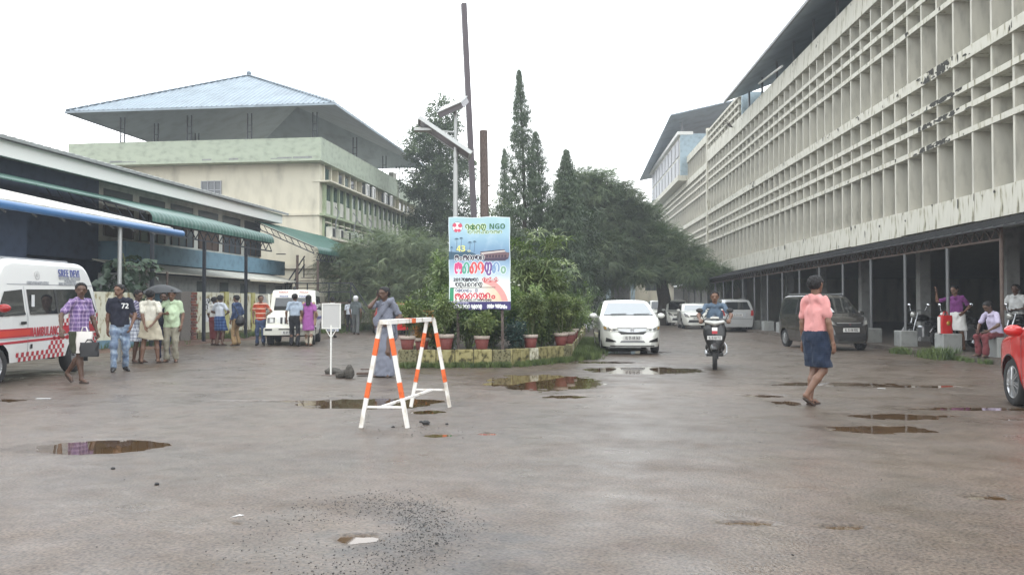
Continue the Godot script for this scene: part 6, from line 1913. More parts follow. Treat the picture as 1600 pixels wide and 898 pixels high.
func plate(o: Node3D, words: String, at: Vector3, w: float, h: float, back := false, tilt := 0.0, m: Material = null):
	var b := Basis(Vector3.UP, PI) if back else Basis()
	b = b * Basis(Vector3.RIGHT, tilt)
	var p := inst("number_plate", MB.new().cbox(Vector3(-w / 2, -h / 2, -0.012), Vector3(w / 2, h / 2, 0.004), 0.002).mesh(), m if m else M.plate_white, o, Transform3D(b, at))
	text("lettering", words, h * 0.98, M.print_black, p, Transform3D(Basis().scaled(Vector3(minf(1.0, w / (h * 0.62 * words.length())), 1, 1)), Vector3(0, 0, 0.006)), true, 0.003)

func mirrors(o: Node3D, x: float, y: float, z: float, m: Material):
	for sgn in [1.0, -1.0]:
		var mb := MB.new().ball(Vector3(sgn * (x + 0.11), y, z), Vector3(0.115, 0.075, 0.07), 12, 8)
		mb.bar(Vector3(sgn * (x - 0.05), y - 0.03, z - 0.02), Vector3(sgn * (x + 0.05), y - 0.02, z), 0.04, 0.04)
		obj("wing_mirror", mb, m, o)

func vehicles():
	white_sedan(); police_jeep(); ambulance(); tall_hatch(); red_hatch(); parked_row(); far_red_car()

func white_sedan():
	var c := Car.new(); c.len = 4.42
	c.top = P2([0, 0.58, 0.02, 0.90, 0.1, 1.03, 0.5, 1.10, 0.75, 1.12, 1.35, 1.42, 1.75, 1.475, 2.3, 1.48, 2.62, 1.42, 3.30, 1.03, 3.5, 1.0, 3.95, 0.90, 4.2, 0.80, 4.33, 0.68, 4.39, 0.52, 4.42, 0.30])
	c.hw = P2([0, 0.60, 0.1, 0.74, 0.4, 0.82, 1, 0.845, 3.2, 0.845, 3.8, 0.825, 4.1, 0.77, 4.28, 0.68, 4.38, 0.57, 4.42, 0.50])
	c.axles = [0.86, 3.46]; c.axle_y = 0.305; c.arch = 0.355; c.belt = 0.94; c.tum = 0.37; c.sill = 0.21; c.rad = 0.09
	var o := thing("white_sedan", "white saloon car driving up beside the planting island", "car", G(3.34, 25.4), -0.035)
	shell_of(o, c, M.car_white)
	put_wheels(o, c, 0.305, 0.185, 0.2)
	lay(o, c, "windscreen", M.screen_glass, "F", [-0.70, 1.07, 0.70, 1.07, 0.53, 1.40, -0.53, 1.40], false, 0.008, 0.07)
	lay(o, c, "windscreen_surround", M.trim_black, "F", [-0.70, 1.05, 0.70, 1.05, 0.70, 1.068, -0.70, 1.068], false, 0.009)
	lay(o, c, "headlight", M.lamp_glass, "F", [0.34, 0.71, 0.50, 0.70, 0.74, 0.77, 0.775, 0.755, 0.755, 0.655, 0.60, 0.625, 0.42, 0.62], true, 0.008, 0.05)
	lay(o, c, "indicator", M.amber_lens, "F", [0.70, 0.745, 0.765, 0.748, 0.752, 0.68, 0.69, 0.67], true, 0.013, 0.05)
	lay(o, c, "lamp_bowl", M.lamp_dark, "F", [0.45, 0.68, 0.52, 0.69, 0.52, 0.645, 0.45, 0.64], true, 0.012, 0.05)
	lay(o, c, "lamp_bowl", M.lamp_dark, "F", [0.56, 0.70, 0.64, 0.72, 0.64, 0.66, 0.57, 0.65], true, 0.012, 0.05)
	lay(o, c, "chrome_bar", M.alloy, "F", [-0.40, 0.705, 0.40, 0.705, 0.36, 0.64, 0.12, 0.60, -0.12, 0.60, -0.36, 0.64], false, 0.014, 0.05)
	lay(o, c, "grille", M.trim_black, "F", [-0.40, 0.625, -0.12, 0.598, 0.12, 0.598, 0.40, 0.625, 0.30, 0.545, -0.30, 0.545], false, 0.008, 0.05)
	lay(o, c, "grille_lip", M.trim_black, "F", [-0.41, 0.722, 0.41, 0.722, 0.40, 0.707, -0.40, 0.707], false, 0.012, 0.05)
	var em := MB.new()
	var e := c.nose(Vector2(0, 0.655), 0.03)
	for x in [-1.0, 1.0]: em.bar(e + Vector3(x * 0.034, 0.04, 0), e + Vector3(x * 0.024, -0.038, 0), 0.014, 0.012)
	em.bar(e + Vector3(-0.026, 0.0, 0), e + Vector3(0.026, 0.0, 0), 0.014, 0.014)
	for q in [[-0.05, 0.048, 0.05, 0.048], [-0.05, -0.048, 0.05, -0.048], [-0.052, 0.048, -0.044, -0.048], [0.052, 0.048, 0.044, -0.048]]: em.bar(e + Vector3(q[0], q[1], -0.004), e + Vector3(q[2], q[3], -0.004), 0.010, 0.010)
	obj("emblem", em, M.chrome, o)
	lay(o, c, "fog_recess", M.trim_black, "F", [0.44, 0.335, 0.46, 0.375, 0.70, 0.455, 0.715, 0.335], true, 0.008, 0.05)
	lay(o, c, "lower_grille", M.trim_black, "F", [-0.34, 0.325, 0.34, 0.325, 0.30, 0.375, -0.30, 0.375], false, 0.008, 0.05)
	lay(o, c, "lower_grille", M.alloy, "F", [-0.31, 0.345, 0.31, 0.345, 0.305, 0.355, -0.305, 0.355], false, 0.012, 0.05)
	lay(o, c, "bumper_lip", M.trim_black, "F", [-0.60, 0.215, 0.60, 0.215, 0.60, 0.245, -0.60, 0.245], false, 0.012, 0.06)
	plate(o, "KL 05 AR 563", c.nose(Vector2(0, 0.44), 0.022), 0.50, 0.125)
	lay(o, c, "side_window", M.car_glass, "S", [1.25, 0.98, 3.18, 1.0, 2.62, 1.33, 2.3, 1.40, 1.7, 1.395, 1.38, 1.33])
	mirrors(o, 0.86, 1.04, 0.72, M.car_white)
	lay(o, c, "door_line", M.trim_black, "S", [2.2, 0.35, 2.21, 0.35, 2.21, 0.96, 2.2, 0.96], true, 0.005)
	var wp := MB.new()
	for k in [[-0.5, -0.05], [0.15, 0.6]]: wp.tube([c.nose(Vector2(k[0], 1.075), 0.02), c.nose(Vector2(k[1], 1.09), 0.025)], 0.008, 5)
	obj("wiper", wp, M.trim_black, o)

func police_jeep():
	var c := Car.new(); c.len = 4.05
	c.top = P2([0, 0.6, 0.01, 1.80, 0.06, 1.86, 0.3, 1.88, 2.30, 1.88, 2.46, 1.83, 2.52, 1.72, 2.74, 1.12, 2.80, 1.09, 3.6, 1.04, 3.78, 1.0, 3.84, 0.92, 3.86, 0.56, 4.04, 0.55, 4.05, 0.40])
	c.hw = P2([0, 0.78, 0.05, 0.81, 2.7, 0.81, 3.0, 0.80, 3.8, 0.76, 3.86, 0.80, 4.0, 0.79, 4.05, 0.72])
	c.axles = [0.75, 3.30]; c.axle_y = 0.34; c.arch = 0.42; c.belt = 1.1; c.tum = 0.09; c.sill = 0.34; c.rad = 0.05; c.low = 0.03
	var o := thing("police_jeep", "cream-white police jeep parked on the verge with its nose to the yard", "jeep", G(-7.75, 30.6), 0.16)
	shell_of(o, c, M.jeep_white)
	put_wheels(o, c, 0.34, 0.2, 0.2, 0.0)
	lay(o, c, "windscreen", M.car_glass, "F", [-0.66, 1.17, 0.66, 1.17, 0.61, 1.60, -0.61, 1.60], false, 0.008, 0.08)
	lay(o, c, "sun_strip", M.plate_white, "F", [-0.61, 1.605, 0.61, 1.605, 0.60, 1.70, -0.60, 1.70], false, 0.010, 0.08)
	for q in [[-0.33, "POLICE"], [0.33, "POLICE"]]: text("lettering", q[1], 0.085, M.print_blue, o, Transform3D(Basis(Vector3.RIGHT, -0.32), c.nose(Vector2(q[0], 1.65), 0.024)))
	text("lettering", "KERALA", 0.09, M.print_red, o, Transform3D(Basis(Vector3.RIGHT, -0.3), c.nose(Vector2(-0.35, 1.80), 0.03)))
	text("lettering", "POLICE", 0.09, M.print_red, o, Transform3D(Basis(Vector3.RIGHT, -0.3), c.nose(Vector2(0.35, 1.80), 0.03)))
	obj("beacon", MB.new().lathe([Vector2(0.06, 1.885), Vector2(0.06, 1.97), Vector2(0.03, 2.02), Vector2(0, 2.025)], 10, Transform3D(Basis(), Vector3(0, 0, 0.2))), M.trim_black, o)
	lay(o, c, "grille_frame", M.plate_white, "F", [-0.45, 0.66, 0.45, 0.66, 0.42, 0.97, -0.42, 0.97], false, 0.01, 0.1)
	for k in 5:
		var x := -0.28 + k * 0.14
		lay(o, c, "grille_slot", M.trim_black, "F", [x - 0.035, 0.71, x + 0.035, 0.71, x + 0.04, 0.93, x - 0.04, 0.93], false, 0.016, 0.1)
	lay(o, c, "headlight", M.lamp_dark, "F", [0.49, 0.72, 0.74, 0.74, 0.74, 0.92, 0.49, 0.93], true, 0.012, 0.08)
	lay(o, c, "headlight_lens", M.lamp_glass, "F", [0.54, 0.76, 0.66, 0.76, 0.66, 0.90, 0.54, 0.90], true, 0.018, 0.08)
	obj("bumper", MB.new().cbox(Vector3(-0.84, 0.36, 1.93), Vector3(0.84, 0.60, 2.12), 0.04), M.jeep_white, o)
	obj("bumper_slot", MB.new().box(Vector3(-0.34, 0.53, 2.10), Vector3(0.34, 0.57, 2.124)), M.trim_black, o)
	for s in [-1.0, 1.0]: obj("fog_lamp", MB.new().box(Vector3(s * 0.55, 0.50, 2.10), Vector3(s * 0.78, 0.57, 2.125)), M.trim_black, o)
	plate(o, "KL 01 BF 391", Vector3(0, 0.44, 2.128), 0.5, 0.11)
	lay(o, c, "side_window", M.car_glass, "S", [0.25, 1.18, 1.45, 1.18, 1.45, 1.68, 0.25, 1.68])
	lay(o, c, "side_window", M.car_glass, "S", [1.55, 1.18, 2.62, 1.18, 2.42, 1.68, 1.55, 1.68])
	lay(o, c, "body_side_stripe", M.print_blue, "S", [0.1, 0.85, 3.2, 0.85, 3.2, 0.95, 0.1, 0.95], true, 0.005)
	mirrors(o, 0.84, 1.25, 0.62, M.trim_black)
	# the open door with its window frame
	var dr := MB.new()
	dr.hexa([Vector3(-0.83, 0.5, 0.62), Vector3(-0.79, 0.5, 0.64), Vector3(-1.25, 0.5, -0.25), Vector3(-1.29, 0.5, -0.27), Vector3(-0.83, 1.15, 0.62), Vector3(-0.79, 1.15, 0.64), Vector3(-1.25, 1.15, -0.25), Vector3(-1.29, 1.15, -0.27)])
	dr.bar(Vector3(-0.81, 1.15, 0.60), Vector3(-0.86, 1.72, 0.45), 0.05, 0.05); dr.bar(Vector3(-0.86, 1.72, 0.45), Vector3(-1.24, 1.72, -0.24), 0.05, 0.05); dr.bar(Vector3(-1.24, 1.72, -0.24), Vector3(-1.26, 1.15, -0.25), 0.05, 0.05)
	obj("open_door", dr, M.jeep_white, o)
	var wp := MB.new(); wp.tube([c.nose(Vector2(-0.3, 1.19), 0.02), c.nose(Vector2(0.12, 1.36), 0.03)], 0.012, 5); obj("wiper", wp, M.trim_black, o)

func ambulance():
	var c := Car.new(); c.len = 4.85
	c.top = P2([0, 0.6, 0.01, 1.30, 0.10, 1.62, 0.30, 2.05, 0.42, 2.17, 0.60, 2.21, 3.05, 2.22, 3.3, 2.16, 3.5, 1.95, 3.9, 1.35, 4.0, 1.24, 4.6, 1.05, 4.76, 0.85, 4.84, 0.5, 4.85, 0.35])
	c.hw = P2([0, 0.80, 0.04, 0.86, 0.15, 0.9, 3.6, 0.9, 4.4, 0.82, 4.75, 0.72, 4.85, 0.6])
	c.axles = [1.02, 3.72]; c.axle_y = 0.33; c.arch = 0.40; c.belt = 1.2; c.tum = 0.14; c.sill = 0.36; c.rad = 0.10; c.low = 0.02
	var o := thing("ambulance", "white high-roofed ambulance with red chequered flank and red stripe", "ambulance", G(-9.46, 15.5), 0.02)
	o.rotation.x = 0.012
	o.scale = Vector3(1, 0.97, 1)
	shell_of(o, c, M.van_white)
	put_wheels(o, c, 0.33, 0.2, 0.2, 0.0)
	# flank facing the yard: s grows towards the nose
	var S := func(called, m, poly, out = 0.005): return lay(o, c, called, m, "S", poly, true, out, 0.12)
	S.call("side_window", M.car_glass, [0.20, 1.20, 2.72, 1.20, 2.72, 1.66, 0.36, 1.68], 0.008)
	S.call("cab_window", M.car_glass, [2.86, 1.20, 3.75, 1.18, 3.42, 1.62, 2.86, 1.66], 0.008)
	S.call("window_bar", M.trim_black, [1.70, 1.20, 1.78, 1.20, 1.78, 1.67, 1.70, 1.67], 0.012)
	S.call("roof_seam", M.print_grey, [0.2, 1.745, 3.3, 1.745, 3.3, 1.76, 0.2, 1.76])
	S.call("door_seam", M.print_grey, [2.785, 0.45, 2.80, 0.45, 2.80, 1.72, 2.785, 1.72])
	S.call("red_band", M.print_red, [0.03, 0.80, 1.62, 0.80, 1.62, 0.96, 0.03, 0.96])
	S.call("red_band", M.print_red, [2.62, 0.80, 4.4, 0.80, 4.4, 0.96, 2.62, 0.96])
	S.call("orange_band", M.orange_stripe, [2.72, 0.83, 4.3, 0.83, 4.3, 0.93, 2.72, 0.93], 0.007)
	S.call("red_line", M.print_red, [0.03, 0.715, 4.3, 0.69, 4.3, 0.73, 0.03, 0.765])
	S.call("trim_strip", M.print_grey, [1.2, 0.782, 4.3, 0.772, 4.3, 0.784, 1.2, 0.794], 0.008)
	S.call("door_handle", M.trim_black, [2.86, 1.03, 3.04, 1.03, 3.04, 1.08, 2.86, 1.08], 0.02)
	S.call("fuel_cap", M.trim_black, [2.65, 0.58, 2.72, 0.58, 2.72, 0.66, 2.65, 0.66], 0.012)
	# chequers: a stepped block behind and two rows along the sill
	var q := 0.082
	for sgn in [1.0]:
		for row in 14:
			var y0 := 0.36 + row * q
			if y0 > 1.14: break
			var xmax := 3.22
			if row >= 2: xmax = 2.15 - (row - 2) * 0.10
			if row >= 5 and row < 7: continue
			if row >= 7: xmax = 1.72 - (row - 7) * 0.12
			var k := 0
			while 0.04 + k * q < xmax - q:
				var x0 := 0.04 + k * q
				if (k + row) % 2 == 0 and not (absf(x0 + q / 2 - 1.02) < 0.46 and y0 < 0.62):
					S.call("chequer", M.print_red, [x0, y0, x0 + q, y0, x0 + q, y0 + q, x0, y0 + q])
				k += 1
	S.call("rear_lamp", M.red_lens, [0.012, 0.95, 0.06, 0.95, 0.06, 1.28, 0.012, 1.28], 0.012)
	var xf := func(s, y): return Transform3D(Basis(Vector3.UP, PI / 2) * Basis(Vector3.RIGHT, -0.10 if y > 1.2 else 0.0), c.side(Vector2(s, y), 1.0, 0.012))
	text("lettering", "AMBULANCE", 0.235, M.print_red, o, xf.call(2.13, 0.875) * Transform3D(Basis().scaled(Vector3(0.70, 1, 1)), Vector3.ZERO))
	text("lettering", "SREE DEVI", 0.205, M.print_blue, o, xf.call(1.10, 1.99) * Transform3D(Basis().scaled(Vector3(0.86, 1, 1)), Vector3.ZERO))
	text("lettering", "HITHAME SEVALED", 0.095, M.print_grey, o, xf.call(1.10, 1.895))
	text("lettering", "PERUMKADA", 0.075, M.print_grey, o, xf.call(1.10, 1.835))
	text("lettering", "MOB: 9447275870  9846702098", 0.085, M.print_grey, o, xf.call(1.10, 1.78) * Transform3D(Basis().scaled(Vector3(0.75, 1, 1)), Vector3.ZERO))
	text("lettering", "CARES FOR GOD'S LITTLE", 0.08, M.print_grey, o, xf.call(2.3, 1.785) * Transform3D(Basis().scaled(Vector3(0.8, 1, 1)), Vector3.ZERO))
	var em := MB.new(); em.lathe([Vector2(0.075, 0), Vector2(0.085, 0), Vector2(0.085, 0.003), Vector2(0.075, 0.003)], 18)
	em.box(Vector3(-0.04, 0, -0.012), Vector3(0.04, 0.003, 0.012)); em.box(Vector3(-0.012, 0, -0.04), Vector3(0.012, 0.0031, 0.04))
	inst("emblem", em.mesh(), M.notice_back, o, xf.call(2.3, 1.93) * Transform3D(Basis(Vector3.RIGHT, PI / 2), Vector3.ZERO))
	lay(o, c, "windscreen", M.car_glass, "F", [-0.70, 1.32, 0.70, 1.32, 0.62, 1.9, -0.62, 1.9], false, 0.008, 0.12)
	mirrors(o, 0.93, 1.33, 1.35, M.red_lens)
	obj("roof_rail", MB.new().bar(Vector3(0.60, 2.235, -1.6), Vector3(0.60, 2.235, 0.9), 0.03, 0.03), M.print_grey, o)
	obj("mud_flap", MB.new().box(Vector3(0.62, 0.18, -1.96), Vector3(0.86, 0.4, -1.94)), M.rubber, o)
	obj("window_paper", MB.new().box(Vector3(0.872, 1.34, 0.20), Vector3(0.876, 1.56, 0.10)), M.paper, o)

func tall_hatch():
	var c := Car.new(); c.len = 3.6
	c.top = P2([0, 0.55, 0.02, 1.0, 0.12, 1.45, 0.3, 1.62, 0.6, 1.66, 1.9, 1.66, 2.2, 1.60, 2.85, 1.08, 2.95, 1.05, 3.3, 0.96, 3.48, 0.82, 3.57, 0.62, 3.6, 0.32])
	c.hw = P2([0, 0.6, 0.08, 0.70, 0.4, 0.735, 2.9, 0.735, 3.2, 0.71, 3.45, 0.62, 3.56, 0.52, 3.6, 0.45])
	c.axles = [0.56, 2.96]; c.axle_y = 0.28; c.arch = 0.335; c.belt = 1.0; c.tum = 0.18; c.sill = 0.22; c.rad = 0.07
	var o := thing("grey_hatchback", "tall dark grey-brown hatchback parked under the canopy edge, nose out", "car", G(9.75, 26.9), 0.10)
	shell_of(o, c, M.car_grey)
	put_wheels(o, c, 0.28, 0.165, 0.18)
	lay(o, c, "windscreen", M.car_glass, "F", [-0.58, 1.10, 0.58, 1.10, 0.51, 1.56, -0.51, 1.56], false, 0.008, 0.07)
	lay(o, c, "headlight", M.lamp_dark, "F", [0.38, 0.72, 0.60, 0.78, 0.66, 0.98, 0.60, 0.99, 0.48, 0.88], true, 0.008, 0.05)
	lay(o, c, "headlight_lens", M.lamp_glass, "F", [0.46, 0.76, 0.56, 0.79, 0.59, 0.90, 0.50, 0.86], true, 0.012, 0.05)
	lay(o, c, "grille", M.trim_black, "F", [-0.38, 0.70, 0.38, 0.70, 0.42, 0.82, -0.42, 0.82], false, 0.008, 0.06)
	lay(o, c, "chrome_bar", M.alloy, "F", [-0.36, 0.795, 0.36, 0.795, 0.38, 0.825, -0.38, 0.825], false, 0.014, 0.06)
	var e := c.nose(Vector2(0, 0.76), 0.03)
	obj("emblem", MB.new().bar(e + Vector3(-0.03, 0.03, 0), e + Vector3(0.03, 0.0, 0), 0.016, 0.012).bar(e + Vector3(-0.03, 0.0, 0), e + Vector3(0.03, -0.03, 0), 0.016, 0.012), M.chrome, o)
	lay(o, c, "lower_grille", M.trim_black, "F", [-0.52, 0.30, 0.52, 0.30, 0.48, 0.50, -0.48, 0.50], false, 0.008, 0.06)
	plate(o, "KL 35 AM 9002", c.nose(Vector2(0.02, 0.60), 0.026), 0.5, 0.115)
	lay(o, c, "side_window", M.car_glass, "S", [0.35, 1.06, 2.72, 1.06, 2.25, 1.52, 0.42, 1.54])
	lay(o, c, "window_bar", M.trim_black, "S", [1.42, 1.06, 1.50, 1.06, 1.50, 1.53, 1.42, 1.53], true, 0.010)
	lay(o, c, "door_seam", M.trim_black, "S", [1.45, 0.3, 1.46, 0.3, 1.46, 1.05, 1.45, 1.05], true, 0.006)
	lay(o, c, "door_handle", M.chrome, "S", [1.62, 0.92, 1.78, 0.92, 1.78, 0.95, 1.62, 0.95], true, 0.015)
	lay(o, c, "door_handle", M.chrome, "S", [0.75, 0.92, 0.91, 0.92, 0.91, 0.95, 0.75, 0.95], true, 0.015)
	mirrors(o, 0.75, 1.10, 0.72, M.car_grey)
	for s in [-1.0, 1.0]: obj("roof_rail", MB.new().bar(Vector3(s * 0.56, 1.70, -1.2), Vector3(s * 0.56, 1.70, 0.25), 0.03, 0.035), M.alloy, o)
	obj("windscreen_paper", MB.new().patch(P2([-0.42, 1.12, -0.12, 1.13, -0.16, 1.34, -0.42, 1.33]), func(q): return c.nose(q, 0.014), 0.1), M.paper, o)

func red_hatch():
	var c := Car.new(); c.len = 3.97
	c.top = P2([0, 0.55, 0.02, 0.95, 0.15, 1.2, 0.5, 1.40, 0.9, 1.46, 1.8, 1.47, 2.15, 1.41, 2.85, 1.03, 3.0, 0.99, 3.5, 0.90, 3.75, 0.80, 3.88, 0.66, 3.95, 0.48, 3.97, 0.30])
	c.hw = P2([0, 0.6, 0.1, 0.74, 0.4, 0.81, 1.0, 0.84, 3.1, 0.84, 3.5, 0.81, 3.75, 0.73, 3.9, 0.60, 3.97, 0.48])
	c.axles = [0.70, 3.16]; c.axle_y = 0.31; c.arch = 0.365; c.belt = 0.93; c.tum = 0.28; c.sill = 0.2; c.rad = 0.10
	# the wheel seen first stands at 6.5 m across and 11.3 m away; the car points away from the camera
	var yaw := PI - 0.19
	var local := Vector3(0.82, 0, 3.16 - 3.97 / 2)
	var p := Vector3(6.56, 0, -11.3) - Basis(Vector3.UP, yaw) * Vector3(-local.x, 0, local.z)
	p = Vector3(6.56, 0, -11.3) - Basis(Vector3.UP, yaw) * Vector3(local.x, 0, local.z)
	var o := thing("red_hatchback", "bright red hatchback cut by the picture edge beside the walk", "car", p, yaw)
	shell_of(o, c, M.car_red)
	put_wheels(o, c, 0.31, 0.185, 0.215)
	lay(o, c, "side_window", M.car_glass, "S", [0.6, 1.0, 2.70, 1.0, 2.2, 1.33, 1.8, 1.40, 0.95, 1.38])
	lay(o, c, "windscreen", M.car_glass, "F", [-0.64, 1.06, 0.64, 1.06, 0.55, 1.39, -0.55, 1.39], false, 0.008, 0.08)
	lay(o, c, "headlight", M.lamp_glass, "F", [0.40, 0.68, 0.66, 0.80, 0.74, 0.78, 0.72, 0.64, 0.5, 0.60], true, 0.008, 0.05)
	lay(o, c, "grille", M.trim_black, "F", [-0.38, 0.60, 0.38, 0.60, 0.38, 0.68, -0.38, 0.68], false, 0.008, 0.06)
	lay(o, c, "door_seam", M.trim_black, "S", [2.72, 0.3, 2.73, 0.3, 2.73, 0.98, 2.72, 0.98], true, 0.006)
	lay(o, c, "arch_trim", M.trim_black, "S", arch_ring(3.16, 0.31, 0.352, 0.372), true, 0.004, 0.05)
	lay(o, c, "arch_trim", M.trim_black, "S", arch_ring(0.70, 0.31, 0.352, 0.372), true, 0.004, 0.05)
	mirrors(o, 0.86, 1.0, 0.62, M.car_red)

func arch_ring(s: float, y: float, r0: float, r1: float) -> Array:
	var a := []
	for k in 13: a.append_array([s + cos(PI * k / 12.0) * r1, y + sin(PI * k / 12.0) * r1])
	for k in range(12, -1, -1): a.append_array([s + cos(PI * k / 12.0) * r0, y + sin(PI * k / 12.0) * r0])
	return a

func parked_row():
	# silver car seen from behind
	var c := Car.new(); c.len = 4.3
	c.top = P2([0, 0.45, 0.03, 0.72, 0.08, 1.02, 0.14, 1.12, 0.45, 1.50, 0.62, 1.63, 0.9, 1.68, 2.3, 1.68, 2.6, 1.60, 3.2, 1.15, 3.9, 1.02, 4.2, 0.8, 4.3, 0.4])
	c.hw = P2([0, 0.74, 0.05, 0.80, 0.2, 0.86, 3.6, 0.87, 4.1, 0.78, 4.3, 0.6])
	c.axles = [0.85, 3.4]; c.axle_y = 0.33; c.arch = 0.39; c.belt = 1.05; c.tum = 0.26; c.sill = 0.26; c.rad = 0.08
	var o := thing("silver_estate", "silver estate car parked tail towards the yard behind the scooter", "car", G(11.7, 46.0), PI - 0.06)
	shell_of(o, c, M.car_silver)
	put_wheels(o, c, 0.33, 0.2, 0.21)
	lay(o, c, "rear_window", M.car_glass, "R", [-0.66, 1.15, 0.66, 1.15, 0.55, 1.54, -0.55, 1.54], false, 0.008, 0.08)
	lay(o, c, "tail_lamp", M.red_lens, "R", [0.64, 0.82, 0.80, 0.84, 0.80, 1.12, 0.68, 1.10], true, 0.008, 0.06)
	lay(o, c, "plate_recess", M.print_grey, "R", [-0.36, 0.74, 0.36, 0.74, 0.42, 0.98, -0.42, 0.98], false, 0.008, 0.08)
	lay(o, c, "bumper_seam", M.trim_black, "R", [-0.74, 0.655, 0.74, 0.655, 0.74, 0.67, -0.74, 0.67], false, 0.008, 0.08)
	plate(o, "KL 07 BC 2814", c.tail(Vector2(0, 0.85), 0.03), 0.5, 0.13, true)
	lay(o, c, "side_window", M.car_glass, "S", [0.55, 1.10, 3.0, 1.10, 2.55, 1.52, 0.80, 1.56])
	mirrors(o, 0.88, 1.15, 0.9, M.car_silver)
	for s in [-1.0, 1.0]: obj("roof_rail", MB.new().bar(Vector3(s * 0.58, 1.72, -1.2), Vector3(s * 0.58, 1.72, 0.4), 0.03, 0.03), M.alloy, o)
	# white hatchback and white van-like wagon, noses out
	var k := [["white hatchback with dark lamps parked beyond the scooter rider", 11.0, 52.0, 1.50, "white_hatchback", -0.1], ["boxy white wagon parked just past the white hatchback", 11.5, 60.0, 1.75, "white_wagon", -0.08], ["small white van far off at the end of the parked row", 12.9, 76.0, 1.85, "white_van", -0.05]]
	for q in k:
		c = Car.new(); c.len = 3.85
		var H: float = q[3]
		c.top = P2([0, 0.5, 0.02, 0.95, 0.2, H - 0.15, 0.6, H - 0.02, 1.9, H, 2.2, H - 0.06, 2.9, 1.04, 3.4, 0.94, 3.65, 0.82, 3.78, 0.66, 3.85, 0.32])
		c.hw = P2([0, 0.62, 0.1, 0.76, 0.4, 0.83, 3.0, 0.83, 3.4, 0.80, 3.65, 0.70, 3.8, 0.58, 3.85, 0.48])
		c.axles = [0.66, 3.06]; c.axle_y = 0.3; c.arch = 0.36; c.belt = 1.0; c.tum = 0.24; c.sill = 0.22; c.rad = 0.09
		o = thing(q[4], q[0], "car", G(q[1], q[2]), q[5])
		shell_of(o, c, M.car_white)
		put_wheels(o, c, 0.3, 0.18, 0.2)
		lay(o, c, "windscreen", M.screen_glass if H < 1.6 else M.car_glass, "F", [-0.64, 1.08, 0.64, 1.08, 0.54, H - 0.12, -0.54, H - 0.12], false, 0.008, 0.08)
		lay(o, c, "headlight", M.lamp_dark, "F", [0.42, 0.66, 0.66, 0.70, 0.74, 0.90, 0.66, 0.92, 0.5, 0.80], true, 0.008, 0.06)
		lay(o, c, "grille", M.trim_black, "F", [-0.36, 0.70, 0.36, 0.70, 0.38, 0.78, -0.38, 0.78], false, 0.008, 0.08)
		lay(o, c, "lower_grille", M.trim_black, "F", [-0.5, 0.36, 0.5, 0.36, 0.44, 0.52, -0.44, 0.52], false, 0.008, 0.08)
		plate(o, "KL 33 D 417", c.nose(Vector2(0, 0.60), 0.026), 0.46, 0.11)
		lay(o, c, "side_window", M.car_glass, "S", [0.5, 1.06, 2.7, 1.06, 2.2, H - 0.14, 0.6, H - 0.14])
		mirrors(o, 0.84, 1.08, 0.7, M.car_white)

func far_red_car():
	var c := Car.new(); c.len = 3.8
	c.top = P2([0, 0.5, 0.02, 0.95, 0.25, 1.35, 0.6, 1.46, 1.9, 1.47, 2.2, 1.42, 2.9, 1.0, 3.4, 0.92, 3.65, 0.80, 3.75, 0.64, 3.8, 0.32])
	c.hw = P2([0, 0.62, 0.1, 0.76, 0.4, 0.82, 3.0, 0.82, 3.4, 0.79, 3.65, 0.70, 3.75, 0.58, 3.8, 0.48])
	c.axles = [0.66, 3.06]; c.axle_y = 0.3; c.arch = 0.36; c.belt = 0.95; c.tum = 0.26; c.sill = 0.22; c.rad = 0.09
	var o := thing("red_car", "small red car parked far behind the woman in the grey sari", "car", G(-5.9, 41.5), PI + 0.2)
	shell_of(o, c, M.car_red)
	put_wheels(o, c, 0.3, 0.18, 0.2)
	lay(o, c, "rear_window", M.car_glass, "R", [-0.56, 1.02, 0.56, 1.02, 0.48, 1.34, -0.48, 1.34], false, 0.008, 0.08)
	lay(o, c, "tail_lamp", M.red_lens, "R", [0.56, 0.72, 0.72, 0.72, 0.72, 1.0, 0.60, 1.0], true, 0.008, 0.06)
	lay(o, c, "side_window", M.car_glass, "S", [0.5, 1.0, 2.7, 1.0, 2.2, 1.34, 0.7, 1.36])
	plate(o, "KL 05 Z 88", c.tail(Vector2(0, 0.70), 0.02), 0.46, 0.11, true)

